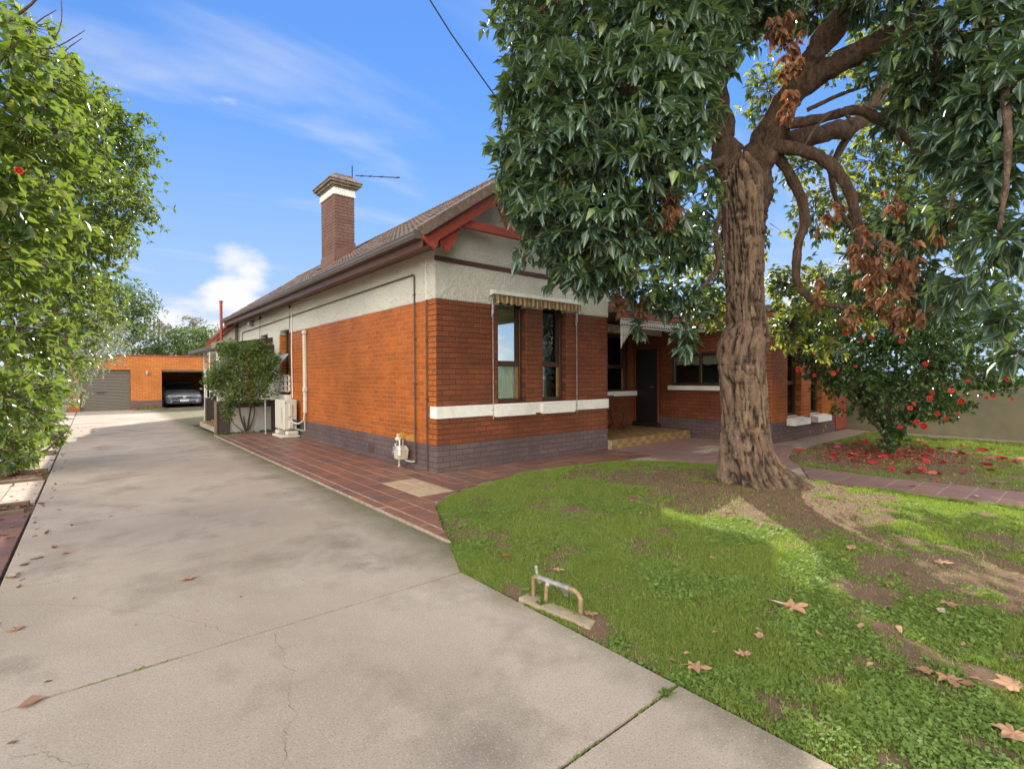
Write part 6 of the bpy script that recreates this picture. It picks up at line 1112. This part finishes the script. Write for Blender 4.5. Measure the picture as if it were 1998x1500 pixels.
for k, (x, y, z) in enumerate([[5.341, -3.281, 1.822], [5.141, -3.105, 1.566], [5.486, -3.227, 1.462], [5.526, -3.496, 1.494], [5.957, -3.689, 1.615], [6.074, -3.737, 2.059], [5.72, -3.614, 2.186], [5.767, -3.696, 2.244], [5.581, -3.472, 2.079], [6.115, -3.791, 2.206], [6.155, -3.858, 2.107], [6.798, -4.547, 1.171], [7.137, -4.738, 1.198], [7.346, -4.839, 1.016], [7.354, -4.92, 1.355], [7.137, -4.681, 0.723], [6.771, -4.262, 0.903], [6.552, -4.178, 0.583], [6.941, -4.594, 0.815], [6.705, -4.467, 0.611], [6.82, -4.503, 1.053], [7.238, -4.803, 0.803], [8.02, -5.323, 1.382], [7.8, -5.182, 1.101], [7.879, -5.398, 1.047], [7.76, -5.101, 1.068], [6.827, -4.458, 1.648], [6.766, -4.352, 0.659], [6.546, -4.353, 0.993], [6.753, -4.526, 1.069], [7.689, -5.265, 1.769], [7.906, -5.223, 1.762], [6.579, -4.175, 2.042]]):
    o = bpy.data.objects.new('flower', ROSES[k % 4]); col.objects.link(o); o.parent = camellia; o.location = (x - off[0], y - off[1], z - off[2]); o.rotation_euler = (Vector(CAM) - Vector((x, y, z)) + Vector((random.uniform(-3, 3), random.uniform(-3, 3), random.uniform(-1, 5)))).to_track_quat('Z', 'Y').to_euler(); o.scale = [random.uniform(.55, 1.05)] * 3
off = woff(hedge_near)
for k, (x, y, z) in enumerate([[-4.243, -2.637, 2.594], [-4.521, 2.355, 2.631]]):
    o = bpy.data.objects.new('flower', ROSES[k % 4]); col.objects.link(o); o.parent = hedge_near; o.location = (x - off[0], y - off[1], z - off[2]); o.rotation_euler = (Vector(CAM) - Vector((x, y, z))).to_track_quat('Z', 'Y').to_euler(); o.scale = (.38, .38, .38)
FALL = []
for k in range(5): mb = rose(.055, 20 + k, .45); FALL.append(mk_mesh('fallen_bloom', mb.v, mb.f, ['petal_fallen']))
def gz(x, y):
    P = np.array([[x, y]]); poly = LAWN if x < 4.3 else LAWN2; return float(lawn_z(P, poly)[0]) if inside(P, poly)[0] else .024
NEARL = 'red fallen camellia bloom lying on the bare soil under the camellia'
for k, (x, y) in enumerate([[6.449, -2.646], [7.645, -2.674], [6.059, -3.195], [6.563, -3.148], [6.386, -3.243], [5.783, -3.408], [6.419, -3.346], [7.199, -3.176], [7.169, -3.065], [7.97, -2.803], [6.322, -3.546], [5.769, -3.716], [6.702, -3.646], [7.001, -3.664], [5.756, -4.007], [5.922, -3.954], [6.51, -3.941], [6.826, -3.875], [5.353, -4.333], [5.199, -4.578], [5.543, -4.601], [5.384, -4.66], [7.202, -4.326], [7.351, -4.341], [6.565, -4.522], [5.351, -4.821], [6.567, -4.723], [5.762, -5.072], [8.82, -4.894], [8.996, -4.916], [7.748, -5.147], [6.248, -5.337], [6.797, -5.248], [8.751, -5.169], [7.925, -5.304], [7.675, -5.442], [8.054, -4.077], [8.252, -4.253], [8.615, -4.354], [8.101, -4.642], [8.137, -4.724], [8.653, -3.01], [8.546, -3.154], [8.316, -3.433], [8.937, -3.335], [9.524, -3.861], [8.876, -4.089], [9.261, -4.584], [8.049, -5.521], [8.883, -3.005], [8.235, -3.041], [7.669, -4.131], [7.712, -3.908]]):
    for m in range(2 if k % 3 else 1):
        o = bpy.data.objects.new('fallen_bloom', FALL[(k + m) % 5]); col.objects.link(o); xx = x + m * random.uniform(.04, .10); yy = y + m * random.uniform(-.06, .06); o.location = (xx, yy, gz(xx, yy) + .026); o.rotation_euler = (random.uniform(-.4, .4), random.uniform(-.4, .4), random.uniform(0, 6)); o.scale = (random.uniform(1.0, 1.5), random.uniform(.8, 1.2), random.uniform(.7, 1.2))
        tag(o, NEARL, 'flower', 'fallen camellia blooms')

# ------------------------------------------------------------------ fallen leaves
def plane_leaf(seed):
    q = np.random.default_rng(seed); out = []; lobes = [(-2.2, .55), (-1.1, .85), (0, 1.0), (1.1, .85), (2.2, .55)]; pts = []
    for i, (a, r) in enumerate(lobes):
        r *= q.uniform(.85, 1.1); pts += [(a - .36, r * .66), (a - .20, r * .70), (a - .14, r * .86), (a, r), (a + .10, r * .82), (a + .22, r * .74), (a + .38, r * .64)]
        if i < 4: pts.append((a + .55, .44))
    pts = [(-2.9, .12)] + pts + [(2.9, .12)]; vs = []; bend = q.uniform(-.5, .9); b2 = q.uniform(-.6, .6); tw = q.uniform(0, 3)
    for a, r in pts: x = r * math.cos(a); y = r * math.sin(a); vs.append((x, y, .06 + bend * .22 * (x * math.cos(tw) + y * math.sin(tw)) ** 2 + .18 * b2 * x * y + .05 * math.sin(a * 7)))
    n = len(vs); mb = MB().add([(0.05, 0, .03)] + vs, [(0, i + 1, i + 2) for i in range(n - 1)]); mb.tube([(0.02, 0, .03), (-.35, .03, .05), (-.7, .08 * b2, .01)], .016, 4); return mb
PLV = []
for k in range(6):
    mb = plane_leaf(k); ring = np.linalg.norm(np.array(mb.v)[:, :2], axis=1); PLV.append(mk_mesh('dry_leaf', mb.v, mb.f, ['plane_leaf']))
SML = []
for k in range(4):
    v, f, uv = leaf_tpl(.42, .3, random.uniform(-.3, .3)); SML.append((mk_mesh('small_leaf', v - [.5, 0, 0], f, ['brown_litter'], uv=uv), mk_mesh('small_leaf', v - [.5, 0, 0], f, ['pale_litter'], uv=uv), mk_mesh('small_leaf', v - [.5, 0, 0], f, ['plane_leaf'], uv=uv)))
for k, (x, y, r, lab) in enumerate([(-3.449, -2.194, 0.0879, 'curled brown leaf pair lying alone in the middle of the driveway'), (-4.308, -2.42, 0.0593, 'orange brown leaf lying near the left end of the driveway'), (-1.43, -3.402, 0.0637, 'tan dry leaf on the grass up and left of the tap'), (-1.376, -3.895, 0.0584, 'small upright tan plane leaf just behind the tap'), (-1.7, -4.491, 0.0569, 'flat tan leaf on the near corner of the tap pad'), (-0.686, -5.237, 0.1068, 'pink tan plane leaf in the sunlit streak of lawn, the larger leaf of the pair'), (-1.179, -5.269, 0.0572, 'curled pale leaf lying alone below the sunlit pair'), (-1.427, -5.297, 0.069, 'tan plane leaf between the driveway edge and the sunlit streak'), (-1.721, -5.185, 0.0826, 'large star shaped tan plane leaf closest to the driveway corner'), (-0.901, -5.931, 0.0676, 'tan plane leaf left of the two crossed leaves'), (-0.898, -6.002, 0.0764, 'tan leaf overlapping a dark red leaf on the lower right lawn'), (-0.767, -6.208, 0.0976, 'large pale plane leaf at the right edge, above the lowest one'), (-1.19, -6.246, 0.0887, 'pale plane leaf at the lower right corner with a long stalk'), (0.8, -5.133, 0.079, 'thin tan leaf on the lawn in front of the tree, to its right'), (0.954, -5.659, 0.0868, 'pale leaf on the bare soil patch at the right'), (0.123, -5.837, 0.078, 'pale leaf on the grass at the right edge of the lawn streak')]):
    o = bpy.data.objects.new('dry_leaf', PLV[k % 6]); col.objects.link(o); o.location = (x, y, (gz(x, y) + .022 if x > -1.84 else .004)); o.scale = [r] * 3; o.rotation_euler = (random.uniform(-.15, .15), random.uniform(-.15, .15), random.uniform(0, 6.28)); tag(o, lab, 'leaf', 'dry leaves on the ground')
for k, (x, y, r, kind_) in enumerate([(-3.77, -2.8, 0.0331, 1), (-4.176, -3.386, 0.1394, 2), (-0.696, -5.166, 0.1419, 1), (-1.738, -5.08, 0.0529, 2), (-1.646, -5.098, 0.0423, 2), (-1.318, -5.08, 0.0469, 2), (-0.51, -5.731, 0.0711, 2), (-0.045, -5.836, 0.0977, 1), (-0.911, -5.462, 0.0504, 2), (-0.64, -5.584, 0.077, 2), (-1.039, -5.732, 0.054, 2), (-0.332, -3.231, 0.0764, 2), (0.728, -2.991, 0.0786, 0), (-0.672, -3.476, 0.0499, 0), (-0.28, -4.505, 0.0655, 2), (-0.906, -6.066, 0.1035, 0), (-1.034, -3.443, 0.0426, 0), (-1.16, -3.199, 0.0387, 1), (-0.551, -4.837, 0.0339, 0), (0.171, -5.51, 0.057, 0), (0.49, -5.555, 0.0814, 0), (-0.48, -6.149, 0.0469, 2), (-0.818, -6.08, 0.0709, 2), (-0.448, -5.991, 0.0556, 2), (0.372, -3.372, 0.0598, 1), (0.438, -5.12, 0.0619, 0), (-0.827, -1.548, 0.0524, 1), (-1.09, -5.379, 0.0482, 2), (-1.107, -5.223, 0.0349, 1), (-1.56, -4.762, 0.0265, 0), (1.046, -3.956, 0.1005, 0), (3.389, -3.99, 0.1217, 0), (-4.22, -0.62, 0.1054, 2), (-4.129, -0.898, 0.0878, 2), (-4.309, -0.899, 0.113, 1), (-4.427, -1.307, 0.1516, 1), (-4.121, 0.151, 0.067, 0), (-3.818, 0.304, 0.0609, 1), (-4.248, 1.03, 0.0675, 1), (-4.354, 2.906, 0.0843, 0), (-2.807, -2.756, 0.0306, 1), (-3.121, -0.351, 0.0555, 1), (-3.463, -2.823, 0.0414, 2), (-4.057, -2.084, 0.0444, 2), (-4.211, -3.679, 0.0442, 0), (-4.128, -3.217, 0.0367, 0), (-2.86, -4.748, 0.0184, 1), (-1.912, -4.574, 0.0282, 1), (-2.975, -1.825, 0.0374, 2), (-1.908, -1.082, 0.0389, 1), (-1.554, -1.707, 0.036, 0), (-3.209, -2.779, 0.0254, 0), (-4.391, -1.249, 0.0589, 0), (0.453, -3.183, 0.0556, 0), (3.443, -5.347, 0.1175, 0), (3.948, -5.473, 0.1072, 1), (4.823, -5.714, 0.1185, 0), (4.056, -4.854, 0.0917, 0), (5.03, -5.506, 0.1419, 0), (2.93, -5.585, 0.0934, 1), (4.64, -4.009, 0.0802, 1), (3.741, -4.579, 0.08, 0)]):
    o = bpy.data.objects.new('small_leaf', SML[k % 4][kind_]); col.objects.link(o); o.location = (x, y, (gz(x, y) + .018 if x > -1.84 else .004)); o.scale = [r] * 3; o.rotation_euler = (random.uniform(-.25, .25), random.uniform(-.2, .2), random.uniform(0, 6.28))
    if x > -1.84: tag(o, 'small dry leaf lying in the short grass of the lawn', 'leaf', 'small leaves on the lawn')
    else: tag(o, 'small dry leaf lying on the concrete driveway', 'leaf', 'small leaves on the driveway')
n = 900; v, f, uv = leaf_tpl(.42, .3, -.2)     # litter that nobody could count: under the camellia, round the trunk, in the planting strip
a = rng.uniform(0, 2 * np.pi, n); r = np.abs(rng.normal(0, .55, n)) + .05; P = np.column_stack([7.2 + r * np.cos(a) * 1.5, -3.85 + r * np.sin(a), np.zeros(n)]); ok = inside(P[:, :2], LAWN2); P = P[ok]; P[:, 2] = lawn_z(P[:, :2], LAWN2) + .016
n = 2200; a = rng.uniform(0, 2 * np.pi, n); r = .45 + np.abs(rng.normal(0, .9, n)); P2 = np.column_stack([TREE[0] + r * np.cos(a), TREE[1] + r * np.sin(a), np.zeros(n)]); P2 = P2[inside(P2[:, :2], LAWN)]; P2[:, 2] = lawn_z(P2[:, :2], LAWN) + .008
P3 = []
for y0, y1 in ((1.2, 1.6), (3.5, 4.36), (6.6, 7.05), (10.1, 10.85), (13.97, 14.5)): m = 130; P3.append(np.column_stack([rng.uniform(-5.6, -4.5, m), rng.uniform(y0, y1, m), rng.uniform(-.015, .02, m)]))
P3.append(np.column_stack([-4.5 - np.abs(rng.normal(0, .5, 160)), rng.uniform(-3, 12, 160), np.full(160, .008)])); P3.append(np.column_stack([-4.45 + np.abs(rng.normal(0, .12, 120)), rng.uniform(-3, 14, 120), np.full(120, .006)])[::3]); P3 = np.vstack(P3)
for nm, PP, sz, mt in (('leaf_litter', P, .075, 'brown_litter'), ('leaf_litter', P2, .032, 'brown_litter'), ('leaf_litter', P3, .07, 'brown_litter')):
    m = len(PP); Rm = frames(np.column_stack([rng.normal(size=m), rng.normal(size=m), rng.normal(0, .25, m)]), np.tile([0, 0, 1.], (m, 1)) + rng.normal(0, .35, (m, 3))); o = leaves_mesh(nm, PP, Rm, sz * rng.uniform(.5, 1.3, m), (v, f, uv), mt, None); lb = {0: 'brown leaf litter scattered under the camellia'}; 
    tag(o, 'brown dead leaves and debris littering the ground ' + ('under the camellia bush' if PP is P else 'around the base of the big tree' if PP is P2 else 'in the planting strip left of the driveway'), 'leaf litter')

n = 900; a = rng.uniform(0, 2 * np.pi, n); r = np.abs(rng.normal(0, .75, n)) + .1; PP = np.column_stack([7.1 + r * np.cos(a) * 1.6, -3.9 + r * np.sin(a) * .9, np.zeros(n)]); PP = PP[inside(PP[:, :2], LAWN2)]; PP[:, 2] = lawn_z(PP[:, :2], LAWN2) + .022; m = len(PP)
Rm = frames(np.column_stack([rng.normal(size=m), rng.normal(size=m), rng.normal(0, .2, m)]), np.tile([0, 0, 1.], (m, 1)) + rng.normal(0, .3, (m, 3))); tag(leaves_mesh('fallen_petals', PP, Rm, .045 * rng.uniform(.6, 1.3, m), leaf_tpl(.75, .25, .1), 'petal_fallen', None), 'carpet of loose red petals on the soil under the camellia', 'petals')
# ------------------------------------------------------------------ grass blades and clover
def scatter(poly, n, dmax, x0, x1, y0, y1, pw):
    P = np.column_stack([rng.uniform(x0, x1, n), rng.uniform(y0, y1, n)]); P = P[inside(P, poly)]; g = grassiness(P); d = np.linalg.norm(P - CAM[:2], axis=1); q = np.column_stack([P, np.zeros(len(P))]) - CAM; z = q @ CF; vis = (z > .3) & (np.abs(q @ CR / np.maximum(z, .1)) < 1.9) & ((q @ CU) / np.maximum(z, .1) > -1.3)
    keep = vis & (rng.random(len(P)) < np.minimum(1, (2.4 / np.maximum(d, .5)) ** pw) * (g * 1.0 + .05)); P = P[keep]; return P, d[keep]
def blades(name, poly, n, box, label):
    P, d = scatter(poly, n, 9, *box, 1.35); m = len(P); z = lawn_z(P, poly); hh = rng.uniform(.006, .0165, m) * (1 + d * .11) * (1 + 1.3 * np.clip(fbm(P, 1.1, 77) - .48, 0, 1) * 3); wd = .0017 * (1 + d * .36); a = rng.uniform(0, 2 * np.pi, m); lean = rng.uniform(.1, .9, m)
    B = np.column_stack([P, z - .003]); t = np.column_stack([np.cos(a), np.sin(a), np.zeros(m)]); b2 = rng.uniform(0, 2 * np.pi, m); l = np.column_stack([np.cos(b2) * lean, np.sin(b2) * lean, np.ones(m)]) * hh[:, None]
    V = np.stack([B - t * wd[:, None], B + t * wd[:, None], B + l], 1).reshape(-1, 3); F = np.arange(3 * m).reshape(-1, 3); r = np.clip(rng.random(m) * .8 + .35 * (fbm(P, 2.3, 41) - .4), 0, .97)
    me = mk_mesh(name, V, F, ['grass_blade'], uv=np.tile([[0, 0], [0, 1], [1, 1]], (m, 1)), attrs={'rnd': np.repeat(r, 3)}); tag(link(name, me, None, 'stuff'), label, 'grass')
blades('grass', LAWN, 2200000, (-1.9, 4.3, -7.5, -.75), 'short green grass and clover of the front lawn around the big tree')
blades('grass', LAWN2, 900000, (4.5, 11.2, -8, -2.4), 'short sunlit grass around the camellia by the olive wall')
def clover(name, poly, n, box, label):
    P, d = scatter(poly, n, 9, *box, 2.2); g = fbm(P, 1.4, 90); P = P[g > .44]; d = d[g > .44]; m = len(P); z = lawn_z(P, poly) + rng.uniform(.006, .020, m); V = []; F = []; nn = 5
    s = rng.uniform(.0022, .0046, m) * (1 + d * .12); a0 = rng.uniform(0, 6.28, m); tilt = rng.normal(0, .35, (m, 2)); vs = []
    for k in range(3):
        a = a0 + k * 2.094; cxy = np.column_stack([np.cos(a), np.sin(a)]) * (s * .95)[:, None]
        for j in range(nn): b_ = 2 * np.pi * j / nn; o_ = cxy + np.column_stack([np.full(m, math.cos(b_)), np.full(m, math.sin(b_))]) * s[:, None]; vs.append(np.column_stack([P + o_, z + (o_ * tilt).sum(1)]))
    V = np.stack(vs, 1); base = (np.arange(m) * 15)[:, None]; T = np.array([[k * 5, k * 5 + j, k * 5 + j + 1] for k in range(3) for j in (1, 2, 3)]); F = (base[:, :, None] + T[None]).reshape(-1, 3)
    me = mk_mesh(name, V.reshape(-1, 3), F, ['clover_leaf'], uv=np.tile([0, 1.], (m * 15, 1)), attrs={'rnd': np.repeat(rng.random(m) * .9, 15)}); tag(link(name, me, None, 'stuff'), label, 'clover')
clover('clover', LAWN, 420000, (-1.9, 3.0, -7.2, -1.2), 'low clover leaves growing through the front lawn')
m = 2600; yy = np.concatenate([rng.uniform(-1, 1, m // 2) * .012 + rng.choice([-5.18, -3.37], m // 2), rng.uniform(-9, 8.3, m - m // 2)]); xx = np.concatenate([rng.uniform(-4.4, -1.85, m // 2), np.where(yy[m // 2:] > -2.8, -1.585, -1.86) + rng.normal(0, .012, m - m // 2)]); kk = fbm(np.column_stack([xx, yy]) * 1.0, 1.3, 60) > .47; xx = xx[kk]; yy = yy[kk]; m = len(xx)
Rm = frames(np.column_stack([rng.normal(size=m), rng.normal(size=m), np.abs(rng.normal(0, .8, m))]), np.tile([0, 0, 1.], (m, 1)) + rng.normal(0, .3, (m, 3))); o = leaves_mesh('joint_weeds', np.column_stack([xx, yy, np.full(m, -.006)]), Rm, rng.uniform(.008, .022, m), leaf_tpl_lo(.4), 'grass_blade', None); tag(o, 'tiny moss and weeds growing along the driveway joints and edge', 'weeds')
for nm, lab, x, y, n, sz in (('weed_tuft', 'small green weed in the driveway joint at the lower right', -1.98, -5.20, 60, .03), ('weed_tuft', 'dense green weed growing on the concrete pad under the tap', -1.78, -4.17, 160, .035), ('ground_plants', 'low dark ground plants at the foot of the round bush', -.75, 8.25, 500, .07), ('bed_plants', 'low grey green plants filling the bed at the garage pillar', -1.85, 22.95, 500, .14)):
    m = n; ext = {'ground_plants': (.75, .12), 'bed_plants': (.5, .3)}.get(nm, (.018, .018)); P = np.column_stack([x + rng.uniform(-1, 1, m) * ext[0], y + rng.uniform(-1, 1, m) * ext[1], np.full(m, .03 if 'bed' in nm else .02)]); Rm = frames(np.column_stack([rng.normal(size=m), rng.normal(size=m), np.abs(rng.normal(.7, .6, m))]), np.tile([0, 0, 1.], (m, 1)) + rng.normal(0, .4, (m, 3))); o = leaves_mesh(nm, P, Rm, sz * rng.uniform(.5, 1.3, m), leaf_tpl_lo(.35), 'bush_leaf' if nm != 'ground_plants' else 'camellia_leaf', None); tag(o, lab, 'weed' if nm == 'weed_tuft' else 'plants')
